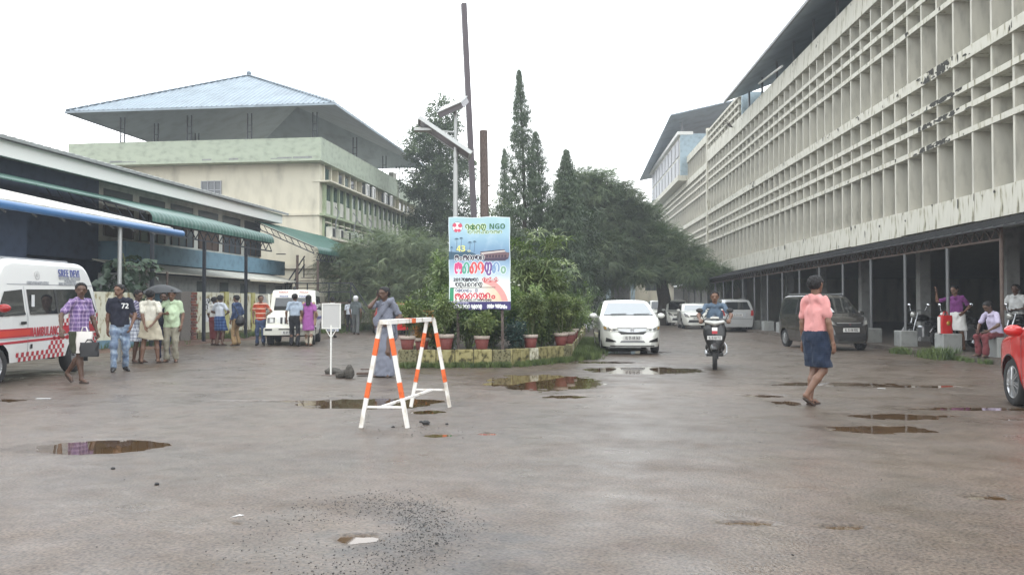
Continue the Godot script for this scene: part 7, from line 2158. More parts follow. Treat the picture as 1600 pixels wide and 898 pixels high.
# ---------------------------------------------------------------- two-wheelers
func make_scooter() -> Node3D:
	var o := thing("scooter", "black scooter ridden by the man in the steel-blue shirt", "scooter", G(4.33, 18.3), -0.24)
	var ms := wheel_mesh(0.225, 0.09, 0.13)
	for z in [0.62, -0.60]:
		var w := inst("wheel", ms[0], M.rubber, o, Transform3D(Basis(), Vector3(0, 0.225, z)))
		inst("rim", ms[1], M.trim_black, w)
	var mb := MB.new()
	var shield := func(u, v, back):
		var wd: float = lerpf(0.25, 0.47, smoothstep(0.0, 0.65, v)) - 0.08 * smoothstep(0.75, 1.0, v)
		var e: float = 2.0 * u - 1.0
		var th: float = 0.035 * (1.0 - pow(absf(e), 4.0)) * (1.0 - pow(absf(2.0 * v - 1.0), 6.0))
		return Vector3(e * wd * 0.5, lerpf(0.34, 0.97, v), 0.53 - 0.10 * v - 0.13 * e * e + 0.03 * exp(-e * e * 12.0) - (th if back else 0.0))
	mb.surf(18, 14, func(u, v): return shield.call(u, v, false))
	mb.surf(18, 14, func(u, v): return shield.call(1.0 - u, v, true))
	obj("apron", mb, M.scooter_black, o)
	mb = MB.new()
	sdf(mb, [[Vector3(0, 0.46, 0.66), Vector3(0, 0.42, 0.80), 0.085, 0.07], [Vector3(0, 0.46, 0.64), Vector3(0, 0.40, 0.48), 0.085, 0.08]], 0.018, 80.0, [[Vector3(0, -1, 0.25), -0.20]])
	obj("front_fender", mb, M.scooter_black, o)
	mb = MB.new()
	sdf(mb, [[Vector3(0, 0.95, 0.40), Vector3(0, 1.05, 0.33), 0.11, 0.07], [Vector3(-0.16, 1.0, 0.34), Vector3(0.16, 1.0, 0.34), 0.06, 0.06]], 0.018, 70.0)
	obj("handlebar_cover", mb, M.scooter_black, o)
	mb = MB.new()
	sdf(mb, [[Vector3(-0.18, 0.985, 0.42), Vector3(0, 0.95, 0.475), 0.035, 0.055], [Vector3(0.18, 0.985, 0.42), Vector3(0, 0.95, 0.475), 0.035, 0.055], [Vector3(-0.07, 1.06, 0.42), Vector3(0.07, 1.06, 0.42), 0.028, 0.028]], 0.012, 110.0)
	obj("headlight", mb, M.lamp_glass, o)
	obj("handlebar", MB.new().tube([Vector3(-0.33, 1.0, 0.22), Vector3(-0.2, 1.0, 0.30), Vector3(0.2, 1.0, 0.30), Vector3(0.33, 1.0, 0.22)], [0.017, 0.015, 0.015, 0.017], 8), M.rubber, o)
	for s in [-1.0, 1.0]:
		var m := MB.new().tube([Vector3(s * 0.22, 1.02, 0.29), Vector3(s * 0.30, 1.19, 0.27)], 0.008, 6)
		m.ball(Vector3(s * 0.31, 1.22, 0.27), Vector3(0.075, 0.05, 0.025), 12, 8)
		obj("mirror", m, M.trim_black, o)
	mb = MB.new()
	sdf(mb, [[Vector3(0, 0.5, -0.15), Vector3(0, 0.62, -0.75), 0.13, 0.11], [Vector3(-0.1, 0.42, -0.3), Vector3(-0.09, 0.55, -0.8), 0.11, 0.08], [Vector3(0.1, 0.42, -0.3), Vector3(0.09, 0.55, -0.8), 0.11, 0.08]], 0.025, 50.0)
	obj("rear_body", mb, M.scooter_black, o)
	mb = MB.new()
	sdf(mb, [[Vector3(0, 0.76, -0.05), Vector3(0, 0.80, -0.70), 0.10, 0.10], [Vector3(-0.07, 0.75, -0.1), Vector3(-0.06, 0.79, -0.7), 0.06, 0.06], [Vector3(0.07, 0.75, -0.1), Vector3(0.06, 0.79, -0.7), 0.06, 0.06]], 0.025, 50.0)
	obj("seat", mb, M.trim_black, o)
	obj("footboard", MB.new().cbox(Vector3(-0.17, 0.27, -0.2), Vector3(0.17, 0.34, 0.48), 0.03), M.trim_black, o)
	obj("fork", MB.new().tube([Vector3(0, 0.8, 0.45), Vector3(0, 0.4, 0.58)], 0.03, 8).tube([Vector3(0.06, 0.42, 0.57), Vector3(0.06, 0.225, 0.62)], 0.02, 6), M.trim_black, o)
	obj("silencer", MB.new().tube([Vector3(-0.17, 0.26, -0.25), Vector3(-0.19, 0.30, -0.85)], [0.04, 0.055], 10), M.alloy, o)
	obj("crash_guard", MB.new().tube([Vector3(0.18, 0.25, -0.2), Vector3(0.25, 0.30, -0.35), Vector3(0.25, 0.42, -0.7), Vector3(0.2, 0.5, -0.8)], 0.012, 6), M.chrome, o)
	obj("sticker", MB.new().box(Vector3(-0.055, 0.80, 0.533), Vector3(0.055, 0.87, 0.538)), M.print_white, o)
	obj("sticker", MB.new().box(Vector3(-0.055, 0.74, 0.545), Vector3(0.055, 0.799, 0.550)), M.print_red, o)
	plate(o, "KL 05 AD 713", Vector3(0, 0.655, 0.575), 0.30, 0.075, false, 0.1)
	return o

func make_bike(called: String, label: String, paint: Material, at: Vector3, yaw: float) -> Node3D:
	var o := thing(called, label, "motorbike", at, yaw, "motorbikes parked under the office block")
	var ms := wheel_mesh(0.30, 0.09, 0.22)
	for z in [0.66, -0.62]:
		var w := inst("wheel", ms[0], M.rubber, o, Transform3D(Basis(), Vector3(0, 0.30, z)))
		inst("spokes", ms[2], M.alloy, w)
	obj("tank", MB.new().ball(Vector3(0, 0.82, 0.16), Vector3(0.14, 0.12, 0.27), 12, 8), paint, o)
	obj("seat", MB.new().cbox(Vector3(-0.12, 0.74, -0.72), Vector3(0.12, 0.84, -0.06), 0.04), M.trim_black, o)
	obj("side_panel", MB.new().cbox(Vector3(-0.11, 0.5, -0.5), Vector3(0.11, 0.73, -0.05), 0.03), paint, o)
	obj("engine", MB.new().cbox(Vector3(-0.12, 0.26, -0.15), Vector3(0.12, 0.60, 0.25), 0.04), M.alloy, o)
	obj("fender", MB.new().tube([Vector3(0, 0.42, 0.96), Vector3(0, 0.60, 0.80), Vector3(0, 0.64, 0.62), Vector3(0, 0.54, 0.40)], [0.05, 0.06, 0.06, 0.05], 8), paint, o)
	obj("fork", MB.new().tube([Vector3(-0.07, 0.3, 0.66), Vector3(-0.08, 0.98, 0.42)], 0.022, 7).tube([Vector3(0.07, 0.3, 0.66), Vector3(0.08, 0.98, 0.42)], 0.022, 7), M.alloy, o)
	obj("handlebar", MB.new().tube([Vector3(-0.36, 1.03, 0.26), Vector3(-0.14, 1.06, 0.38), Vector3(0.14, 1.06, 0.38), Vector3(0.36, 1.03, 0.26)], 0.013, 7), M.trim_black, o)
	obj("headlight", MB.new().ball(Vector3(0, 0.93, 0.52), Vector3(0.09, 0.10, 0.08), 12, 8), M.lamp_glass, o)
	for s in [-1.0, 1.0]: obj("mirror", MB.new().tube([Vector3(s * 0.25, 1.04, 0.33), Vector3(s * 0.32, 1.2, 0.3)], 0.007, 5).ball(Vector3(s * 0.34, 1.22, 0.3), Vector3(0.06, 0.045, 0.02), 10, 6), M.chrome, o)
	obj("exhaust", MB.new().tube([Vector3(0.15, 0.3, 0.1), Vector3(0.17, 0.34, -0.85)], [0.025, 0.045], 8), M.chrome, o)
	return o

func two_wheelers():
	make_scooter()
	var a := make_bike("motorbike", "black motorbike parked in the shade just past the grey hatchback", M.bike_black, RP(11.3, 23.5, 0.13), -1.2)
	copy(a, RP(11.5, 24.6, 0.13), -1.25, "black motorbike second in the shaded row, by the thin post")
	copy(a, RP(11.2, 26.0, 0.13), -1.15, "black motorbike behind the grey hatchback's nose")
	copy(a, RP(12.0, 21.9, 0.13), -1.3, "dim motorbike deep in the shade near the red shopping bag")
	make_bike("motorbike", "green motorbike parked by the man in the pale rose shirt", M.bike_green, RP(10.9, 33.0, 0.13), -1.0)
	var b := make_bike("motorbike", "silver-panelled motorbike beside the green one", M.car_silver, RP(11.0, 34.2, 0.13), -1.05)
	make_bike("motorbike", "red motorbike far down the drive before the tree trunk", M.bike_red, G(11.6, 64.0), 0.5)
	tag(b, "", "", "motorbikes parked under the office block")

# ---------------------------------------------------------------- barricade, notice, stones, bags
func street_things():
	var a := Vector3(-1.37, 0, -9.22); var b := Vector3(-1.06, 0, -11.15)
	var o := thing("barricade", "white and orange banded iron barricade standing in the wet yard", "barricade", a)
	var top := 1.135
	var across := Vector3(0.253, 0, 0.02)
	var w := 0.043
	for f in [Vector3.ZERO, b - a]:
		for s in [-1.0, 1.0]:
			var foot: Vector3 = f + across * s
			var head: Vector3 = f + across * s * 0.17 + Vector3(0, top, 0)
			var leg := obj("leg", MB.new().bar(foot, head, w, w), M.worn_white_paint, o)
			for t in [[0.155, 0.315], [0.57, 0.715]]:
				var h0 := head.lerp(foot, t[0]); var h1 := head.lerp(foot, t[1])
				obj("orange_band", MB.new().bar(h0, h1, w + 0.004, w + 0.004), M.orange_paint, leg)
		obj("cross_bar", MB.new().bar(f + across * -0.80 + Vector3(0, 0.225, 0), f + across * 0.80 + Vector3(0, 0.225, 0), 0.022, 0.022), M.worn_white_paint, o)
	obj("top_bar", MB.new().bar(Vector3(0, top, 0.06), b - a + Vector3(0, top, -0.08), 0.10, 0.05), M.worn_white_paint, o)
	var mid := (b - a) * 0.5 + Vector3(0, top, 0)
	obj("orange_band", MB.new().bar(mid - (b - a) * 0.045, mid + (b - a) * 0.045, 0.104, 0.054), M.orange_paint, o)
	obj("brace_bar", MB.new().bar(Vector3(-0.03, 0.225, -0.02), b - a + Vector3(0.02, 0.225, 0.02), 0.035, 0.022), M.worn_white_paint, o)
	# notice stand seen from behind
	var n := thing("notice_stand", "grey-backed notice board on a thin white post", "notice board", G(-3.44, 16.3))
	obj("post", MB.new().tube([Vector3(0.0, 0, 0), Vector3(0, 0.95, 0)], 0.018, 8), M.white_paint, n)
	obj("board", MB.new().box(Vector3(-0.155, 0.90, -0.01), Vector3(0.165, 1.345, 0.008)), M.notice_back, n)
	var fr := MB.new()
	fr.box(Vector3(-0.175, 0.88, -0.014), Vector3(-0.156, 1.365, 0.02)); fr.box(Vector3(0.166, 0.88, -0.014), Vector3(0.185, 1.365, 0.02))
	fr.box(Vector3(-0.155, 1.346, -0.014), Vector3(0.165, 1.365, 0.02)); fr.box(Vector3(-0.155, 0.88, -0.014), Vector3(0.165, 0.899, 0.02))
	obj("frame", fr, M.white_paint, n)
	obj("brace", MB.new().bar(Vector3(0.01, 0.72, 0), Vector3(0.10, 0.87, 0), 0.014, 0.014).bar(Vector3(-0.01, 0.72, 0), Vector3(-0.10, 0.87, 0), 0.014, 0.014), M.white_paint, n)
	obj("foot_plate", MB.new().cbox(Vector3(-0.16, 0, -0.12), Vector3(0.14, 0.012, 0.12), 0.004), M.rusty_steel, n)
	var rk := func(label: String, p: Vector3, r: Vector3, sd: int):
		var mb := MB.new()
		var ns := FastNoiseLite.new(); ns.seed = sd; ns.frequency = 1.1
		mb.s = -1
		mb.surf(11, 7, func(u, v):
			var th: float = -TAU * u; var ph: float = PI * (v - 0.5)
			var d := Vector3(cos(th) * cos(ph), sin(ph), sin(th) * cos(ph))
			d = d * (1.0 + 0.34 * ns.get_noise_3d(d.x * 1.6, d.y * 1.6, d.z * 1.6) + 0.1 * ns.get_noise_3d(d.x * 6, d.y * 6, d.z * 6))
			return Vector3(d.x * r.x, maxf(d.y, -0.75) * r.y + r.y * 0.72, d.z * r.z))
		mb.sg.fill(-1)
		tag(obj("rock", mb, M.rock, self, p), label, "rock", "stones beside the notice stand")
	rk.call("low brown stone holding the foot of the notice stand", G(-3.44, 16.5), Vector3(0.17, 0.075, 0.12), 3)
	rk.call("low dark stone leaning on the upright block", G(-3.13, 15.75), Vector3(0.12, 0.085, 0.10), 4)
	rk.call("tallest upright stone block between stand and barricade", G(-2.95, 15.6), Vector3(0.085, 0.145, 0.09), 9)
	tag(obj("plank", MB.new().cbox(Vector3(-0.3, 0.02, -0.1), Vector3(0.35, 0.06, 0.1), 0.01), M.timber_dark, self, G(-2.62, 16.2)), "dark plank lying behind the upright stone", "plank")
	tag(obj("metal_strip", MB.new().cbox(Vector3(-0.28, 0.05, -0.02), Vector3(0.32, 0.075, 0.02), 0.006), M.rusty_steel, self, G(-2.72, 17.0)), "thin rusty strip lying behind the woman's hem", "metal strip")
	# crumbs of broken tarmac by the barricade feet
	for q in [[-0.95, 9.5, 0.03, "largest black crumb of tarmac by the barricade"], [-1.02, 9.65, 0.016, "small black crumb beside the largest one"], [-1.28, 9.25, 0.014, "black crumb between the barricade feet"], [-0.72, 9.5, 0.012, "stray black crumb beyond the barricade foot"], [-2.6, 6.3, 0.012, "lone black crumb before the round puddle"], [-3.2, 6.9, 0.012, "tiny black crumb beside the round puddle"]]:
		rk.call(q[3], G(q[0], q[1], -0.004), Vector3(q[2] * 1.5, q[2], q[2] * 1.1), int(q[2] * 1000) + 3)
		var last := get_child(get_child_count() - 1); last.set_meta("category", "tarmac crumb"); last.set_meta("group", "crumbs of tarmac"); (last as MeshInstance3D).material_override = M.trim_black
	var lf := MB.new(); leaf(lf, Vector3(-0.05, 0.01, 0), Vector3(1, 0.1, 0.2), 0.10, 0.05, -0.1)
	tag(obj("dry_leaf", lf, M.paper, self, G(-1.67, 5.25, 0.008)), "pale curled leaf lying before the broken hole", "leaf")
	tag(obj("paper_scrap", MB.new().box(Vector3(-0.06, 0, -0.02), Vector3(0.06, 0.004, 0.02)), M.paper, self, G(5.85, 13.6, 0.006)), "white paper scrap on the wet ground before the walk", "scrap")
	tag(obj("paper_scrap", MB.new().box(Vector3(-0.10, 0, -0.025), Vector3(0.10, 0.004, 0.025)), M.paper, self, G(-6.6, 12.1, 0.006)), "white paper strip on the wet ground before the ambulance", "scrap")
	# umbrella
	var u := thing("umbrella", "open black umbrella held up over the group by the gateway", "umbrella", G(-8.27, 20.2, 1.62), 0.4)
	u.rotation.z = 0.06
	var cn := MB.new(); cn.s = 1
	for k in 8:
		var a0 := TAU * k / 8.0; var a1 := TAU * (k + 1) / 8.0
		for r in 5:
			var f := func(t: float, aa: float) -> Vector3:
				var sag := 1.0 - 0.10 * sin((aa - a0) / (a1 - a0) * PI) * t
				return Vector3(cos(aa) * 0.47 * t * sag, 0.20 - 0.20 * t * t, -sin(aa) * 0.47 * t * sag)
			for q in 3:
				var b0 := lerpf(a0, a1, q / 3.0); var b1 := lerpf(a0, a1, (q + 1) / 3.0)
				cn.quad(f.call((r + 1) / 5.0, b0), f.call((r + 1) / 5.0, b1), f.call(r / 5.0, b1), f.call(r / 5.0, b0))
	obj("canopy", cn, M.umbrella_cloth, u)
	obj("shaft", MB.new().tube([Vector3(0, 0.26, 0), Vector3(0, -0.50, 0)], 0.007, 6), M.steel_grey, u)
	var rb := MB.new()
	for k in 8:
		var aa := TAU * k / 8.0
		rb.tube([Vector3(0, 0.19, 0), Vector3(cos(aa) * 0.25, 0.135, -sin(aa) * 0.25), Vector3(cos(aa) * 0.465, -0.005, -sin(aa) * 0.465)], 0.004, 4)
	obj("rib", rb, M.steel_grey, u)
	obj("handle", MB.new().tube([Vector3(0, -0.50, 0), Vector3(0, -0.60, 0), Vector3(0.03, -0.64, 0)], 0.012, 7), M.trim_black, u)
	# bags
	bag("shopping_bag", "red shopping bag with a gold print standing on a footing block", RP(10.28, 22.66, 0.592), RIGHT_YAW + 0.2, Vector3(0.36, 0.48, 0.17), M.bag_red, true)
	bag("plastic_bag", "white plastic bag hanging from the plaid-shirted man's hand", G(-7.23, 14.5, 0.52), 0.3, Vector3(0.26, 0.36, 0.14), M.bag_white)
	bag("black_bag", "black bag carried below the white plastic bag", G(-7.12, 14.45, 0.46), 0.2, Vector3(0.30, 0.24, 0.16), M.bag_black)
	bag("carrier_bag", "small white carrier bag in the hand of the woman in magenta", G(-6.62, 28.6, 0.62), 0.0, Vector3(0.22, 0.30, 0.12), M.bag_white)
	bag("hand_bag", "dark bag held by the walker beside the helmeted man", G(-9.15, 41.0, 0.52), 0.0, Vector3(0.30, 0.34, 0.14), M.bag_black)
	var sb := thing("shoulder_bag", "black shoulder bag slung on the man in the dark blue shirt", "bag", G(-9.02, 28.45, 0.72), 0.1)
	var m2 := MB.new(); sdf(m2, [[Vector3(0, 0.09, 0.08), Vector3(0, 0.09, -0.08), 0.14, 0.14], [Vector3(0, 0.2, 0), Vector3(0, 0.05, 0), 0.10, 0.13]], 0.03, 50.0)
	obj("pouch", m2, M.bag_black, sb)
	obj("strap", MB.new().tube([Vector3(0.0, 0.22, 0.1), Vector3(-0.12, 0.5, 0.08), Vector3(-0.28, 0.66, 0.0)], 0.015, 6), M.bag_black, sb)

func bag(called: String, label: String, p: Vector3, yaw: float, size: Vector3, m: Material, printed := false):
	var o := thing(called, label, "bag", p, yaw)
	var mb := MB.new(); mb.s = 1
	var f := func(u, v):
		var a: float = -TAU * u
		var bulge: float = 1.0 - 0.25 * pow(v, 3.0) + 0.04 * sin(a * 5.0 + v * 6.0)
		var e := 0.45
		var cx := signf(cos(a)) * pow(absf(cos(a)), e); var cz := signf(sin(a)) * pow(absf(sin(a)), e)
		return Vector3(cx * size.x * 0.5 * (0.96 + 0.05 * sin(v * 9.0 + a)), v * size.y, cz * size.z * 0.5 * bulge)
	mb.surf(28, 8, f)
	mb.s = -1
	for k in 28:
		mb.tri(Vector3.ZERO, f.call((k + 1) / 28.0, 0.0), f.call(k / 28.0, 0.0))
	obj("sack", mb, m, o)
	for s in [-1.0, 1.0]:
		obj("handle", MB.new().tube([Vector3(-size.x * 0.2, size.y * 0.97, s * size.z * 0.2), Vector3(-size.x * 0.1, size.y * 1.2, s * 0.01), Vector3(size.x * 0.1, size.y * 1.2, s * 0.01), Vector3(size.x * 0.2, size.y * 0.97, s * size.z * 0.2)], 0.008, 5), m, o)
	if printed:
		obj("print", MB.new().lathe([Vector2(0, 0), Vector2(0.06, 0), Vector2(0.06, 0.003), Vector2(0, 0.003)], 14, Transform3D(Basis(Vector3.RIGHT, PI / 2), Vector3(0.03, 0.27, size.z * 0.5 + 0.004))), M.amber_lens, o)
		obj("white_edge", MB.new().box(Vector3(-size.x * 0.5 - 0.008, 0.01, -size.z * 0.34), Vector3(-size.x * 0.5 - 0.002, size.y * 0.93, size.z * 0.34)), M.bag_white, o)

# ---------------------------------------------------------------- people
var PM := {}
func people_parts():
	var mb := MB.new()
	sdf(mb, [[Vector3(0, 0.03, -0.028), Vector3(0, 0.035, 0.018), 0.082, 0.076], [Vector3(0, 0.0, 0.03), Vector3(0, -0.075, 0.052), 0.060, 0.030], [Vector3(-0.035, -0.03, 0.02), Vector3(-0.02, -0.07, 0.05), 0.040, 0.026], [Vector3(0.035, -0.03, 0.02), Vector3(0.02, -0.07, 0.05), 0.040, 0.026],
		[Vector3(0, 0.012, 0.088), Vector3(0, -0.024, 0.102), 0.008, 0.013], [Vector3(-0.012, -0.028, 0.094), Vector3(0.012, -0.028, 0.094), 0.009, 0.009],
		[Vector3(-0.02, -0.052, 0.084), Vector3(0.02, -0.052, 0.084), 0.008, 0.008], [Vector3(-0.045, 0.030, 0.078), Vector3(-0.012, 0.028, 0.090), 0.009, 0.009], [Vector3(0.045, 0.030, 0.078), Vector3(0.012, 0.028, 0.090), 0.009, 0.009],
		[Vector3(-0.082, 0.02, -0.006), Vector3(-0.078, -0.025, 0.004), 0.016, 0.010], [Vector3(0.082, 0.02, -0.006), Vector3(0.078, -0.025, 0.004), 0.016, 0.010],
		[Vector3(0, -0.04, -0.02), Vector3(0, -0.14, -0.015), 0.055, 0.050]], 0.0085, 130.0)
	PM.head = mb
	mb = MB.new()
	wrinkle.frequency = 40.0
	sdf(mb, [[Vector3(0, 0.034, -0.032), Vector3(0, 0.042, 0.018), 0.096, 0.088], [Vector3(0, 0.0, -0.06), Vector3(0, -0.03, -0.055), 0.055, 0.045]], 0.009, 130.0, [[Vector3(0, -0.55, 0.83), 0.014], [Vector3(0, -1, 0), 0.055]], 0.014)
	PM.short = mb
	mb = MB.new()
	sdf(mb, [[Vector3(0, 0.034, -0.032), Vector3(0, 0.04, 0.018), 0.094, 0.086], [Vector3(0, 0.0, -0.06), Vector3(0, -0.03, -0.055), 0.055, 0.045], [Vector3(0, -0.01, -0.115), Vector3(0, -0.03, -0.125), 0.045, 0.04]], 0.010, 130.0, [[Vector3(0, -0.55, 0.83), 0.014]], 0.006)
	PM.bun = mb
	mb = MB.new()
	sdf(mb, [[Vector3(0, 0.034, -0.032), Vector3(0, 0.04, 0.018), 0.095, 0.087], [Vector3(0, 0.0, -0.07), Vector3(0, -0.25, -0.10), 0.075, 0.085, 0.6], [Vector3(0, -0.25, -0.10), Vector3(0.01, -0.52, -0.12), 0.085, 0.05, 0.6]], 0.014, 90.0, [[Vector3(0, -0.55, 0.83), 0.014]], 0.012)
	PM.long = mb
	mb = MB.new()
	sdf(mb, [[Vector3(0, 0.034, -0.03), Vector3(0, 0.04, 0.02), 0.118, 0.112], [Vector3(0, 0.0, -0.03), Vector3(0, -0.05, -0.02), 0.10, 0.098]], 0.012, 110.0, [[Vector3(0, -0.6, 0.8), 0.075], [Vector3(0, -1, 0), 0.10]])
	PM.helmet = mb
	wrinkle.frequency = 9.0
	for grip in [false, true]:
		mb = MB.new()
		var bones := [[Vector3(0, 0.02, 0), Vector3(0, -0.02, 0), 0.023, 0.022]]
		for q in [-0.022, 0.0, 0.022]: bones.append([Vector3(0, -0.02, q * 0.7), Vector3(-0.002, -0.082, q * 1.1), 0.017, 0.0135])
		var lens := [0.074, 0.082, 0.076, 0.060]; var offs := [0.030, 0.010, -0.010, -0.029]
		for f in 4:
			var a := 0.25 if not grip else 1.15
			var p := Vector3(-0.002, -0.085, offs[f])
			for seg in 3:
				var l: float = lens[f] * [0.45, 0.30, 0.25][seg]
				var q := p + Vector3(-sin(a), -cos(a), offs[f] * 1.2) .normalized() * l
				bones.append([p, q, 0.0092 - seg * 0.0008, 0.0084 - seg * 0.0008])
				p = q; a += 0.30 if not grip else 1.0
		bones.append([Vector3(-0.002, -0.022, 0.022), Vector3(-0.012, -0.052, 0.050), 0.014, 0.011])
		bones.append([Vector3(-0.012, -0.052, 0.050), Vector3(-0.024, -0.085, 0.056 if not grip else 0.036), 0.010, 0.008])
		sdf(mb, bones, 0.0068, 240.0)
		PM["grip" if grip else "hand"] = mb

func ik(a: Vector3, target: Vector3, l1: float, l2: float, hint: Vector3) -> Array:
	var d := target - a
	var L := clampf(d.length(), absf(l1 - l2) + 0.02, l1 + l2 - 0.002)
	var dir := d.normalized()
	var x := (l1 * l1 - l2 * l2 + L * L) / (2.0 * L)
	var h := sqrt(maxf(0.0, l1 * l1 - x * x))
	var hp := (hint - dir * hint.dot(dir)).normalized()
	return [a + dir * x + hp * h, a + dir * L]

func person(label: String, p: Vector3, yaw: float, h: float, q: Dictionary) -> Node3D:
	var o := thing("person", label, "person", p, yaw)
	o.scale = Vector3.ONE * h / 1.68
	var cell: float = q.get("cell", 0.022)
	var drop: float = q.get("drop", 0.0)
	var pel := Vector3(q.get("sway", 0.0), 0.93 - drop, q.get("fwd", 0.0))
	var R := Basis.from_euler(Vector3(deg_to_rad(q.get("lean", 0.0)), deg_to_rad(q.get("twist", 0.0)), deg_to_rad(q.get("tilt", 0.0))))
	var up := func(v: Vector3) -> Vector3: return pel + R * v
	var chest: Vector3 = up.call(Vector3(0, 0.30, 0.0)); var neck: Vector3 = up.call(Vector3(0, 0.50, -0.005))
	var HB := R * Basis.from_euler(Vector3(deg_to_rad(q.get("nod", 0.0)), deg_to_rad(q.get("look", 0.0)), deg_to_rad(q.get("cock", 0.0))))
	var hc: Vector3 = neck + R * Vector3(0, 0.05, 0.0) + HB * Vector3(0, 0.085, 0.022)
	var belly: float = q.get("belly", 0.0)
	var body := []; var wristdirs := {}
	var sh := {}; var el := {}; var wr := {}; var hip := {}; var kn := {}; var an := {}
	for s in [1.0, -1.0]:
		var k := "L" if s > 0 else "R"
		sh[k] = up.call(Vector3(s * 0.172, 0.437, -0.005))
		var tgt: Vector3 = q.get("hand" + k, Vector3(s * 0.23, 0.86, 0.05) + Vector3(0, -drop, 0))
		var hint: Vector3 = q.get("elbow" + k, Vector3(s * 0.5, 0, -1.0))
		var r := ik(sh[k], tgt, 0.29, 0.25, hint)
		el[k] = r[0]; wr[k] = r[1]
		hip[k] = pel + Basis(Vector3.UP, deg_to_rad(q.get("hips", 0.0))) * Vector3(s * 0.085, -0.04, 0)
		var ft: Vector3 = q.get("foot" + k, Vector3(s * 0.10, 0.085, 0.0))
		r = ik(hip[k], ft, 0.43, 0.39, q.get("knee" + k, Vector3(s * 0.12, 0, 1.0)))
		kn[k] = r[0]; an[k] = r[1]
		body.append([pel + R * Vector3(s * 0.05, -0.02, 0), up.call(Vector3(s * 0.055, 0.32, 0)), 0.068, 0.070, 0.8])
		body.append([sh[k], el[k], 0.033, 0.037]); body.append([el[k], el[k].lerp(wr[k], 0.35), 0.036, 0.036]); body.append([el[k].lerp(wr[k], 0.35), wr[k], 0.036, 0.023])
		body.append([hip[k], kn[k], 0.070, 0.053]); body.append([kn[k], kn[k].lerp(an[k], 0.35) + Vector3(0, 0, -0.012), 0.048, 0.053]); body.append([kn[k].lerp(an[k], 0.35) + Vector3(0, 0, -0.012), an[k], 0.053, 0.034])
		var td: Vector3 = q.get("toe" + k, Vector3(s * 0.25, -0.30, 1.0)).normalized()
		var fl := Vector3(td.x, 0, td.z).normalized()
		if not q.get("shoe", "sandal") == "shoe":
			body.append([an[k] - td * 0.03 - Vector3(0, 0.035, 0), an[k] + td * 0.10 - Vector3(0, 0.020, 0), 0.032, 0.030])
			body.append([an[k] + td * 0.10 - Vector3(0, 0.020, 0), an[k] + td * 0.165 - Vector3(0, 0.022, 0), 0.030, 0.020])
	body.append([chest, up.call(Vector3(0, 0.40, -0.01)), 0.072, 0.045, 0.8])
	body.append([sh.L, sh.R, 0.028, 0.028]); body.append([up.call(Vector3(0, 0.45, -0.012)), sh.L, 0.036, 0.028]); body.append([up.call(Vector3(0, 0.45, -0.012)), sh.R, 0.036, 0.028]); body.append([neck + Vector3(0, -0.04, 0), hc + HB * Vector3(0, -0.05, -0.015), 0.052, 0.048])
	var mb := MB.new()
	sdf(mb, body, cell, 120.0)
	var near: bool = cell <= 0.02
	mb.add(PM.head, Transform3D(HB, hc))
	for k in ["L", "R"]:
		var s := 1.0 if k == "L" else -1.0
		var dir: Vector3 = (wr[k] - el[k]).normalized()
		dir = (dir + (q.get("bend" + k, Vector3.ZERO) as Vector3)).normalized()
		var Y := -dir
		var th: Vector3 = q.get("thumb" + k, Vector3(-s * 0.25, 0.15, 1.0))
		var Z := (th - Y * th.dot(Y)).normalized()
		var X := Y.cross(Z)
		mb.add(PM["grip"] if q.get("grip" + k, false) else PM["hand"], Transform3D(Basis(X * s, Y, Z), wr[k] - Y * 0.004))
	obj("body", mb, M[q.get("skin", "skin_brown")], o)
	if q.get("hair", "short") != "none":
		mb = MB.new(); mb.add(PM[q.get("hair", "short")], Transform3D(HB, hc))
		obj("hair", mb, M.hair_black, o)
	if q.get("helmet", false):
		mb = MB.new(); mb.add(PM.helmet, Transform3D(HB, hc)); obj("helmet", mb, M.helmet_white, o)
	if near:
		for s in [-1.0, 1.0]:
			obj("eye", MB.new().ball(hc + HB * Vector3(s * 0.031, 0.010, 0.079), Vector3(0.013, 0.007, 0.008), 8, 5), M.eye_dark, o)
			obj("eyebrow", MB.new().tube([hc + HB * Vector3(s * 0.015, 0.032, 0.098), hc + HB * Vector3(s * 0.05, 0.035, 0.082)], 0.005, 5), M.hair_black, o)
		if q.get("moustache", false):
			obj("moustache", MB.new().tube([hc + HB * Vector3(-0.03, -0.045, 0.086), hc + HB * Vector3(0, -0.038, 0.098), hc + HB * Vector3(0.03, -0.045, 0.086)], [0.003, 0.008, 0.003], 6), M.hair_black, o)
	# upper garment: [material, sleeve, hem]
	var t: Array = q.get("top", [])
	if t.size():
		var cb := []
		for k in ["L", "R"]:
			var s := 1.0 if k == "L" else -1.0
			cb.append([up.call(Vector3(s * 0.05, t[2] - 0.93 - 0.1, 0.0)), up.call(Vector3(s * 0.062, 0.28, 0.0)), t[3] if t.size() > 3 else 0.120, 0.108, 0.86])
			cb.append([sh[k], sh[k].lerp(el[k], 0.70), 0.053, 0.056]); cb.append([up.call(Vector3(0, 0.452, -0.015)), sh[k], 0.062, 0.048])
			if t[1] == "long": cb.append([sh[k].lerp(el[k], 0.6), el[k], 0.058, 0.052]); cb.append([el[k], el[k].lerp(wr[k], 0.9), 0.050, 0.042])
			cb.append([up.call(Vector3(0, 0.500, -0.062)), up.call(Vector3(s * 0.062, 0.487, 0.0)), 0.020, 0.020]); cb.append([up.call(Vector3(s * 0.062, 0.487, 0.0)), up.call(Vector3(s * 0.012, 0.435, 0.078)), 0.019, 0.014])
		if belly > 0.0: cb.append([up.call(Vector3(0, 0.10, 0.03)), up.call(Vector3(0, 0.20, 0.03)), 0.10 + belly, 0.10 + belly])
		cb.append([chest, up.call(Vector3(0, 0.40, -0.008)), 0.112, 0.078, 0.86])
		mb = MB.new()
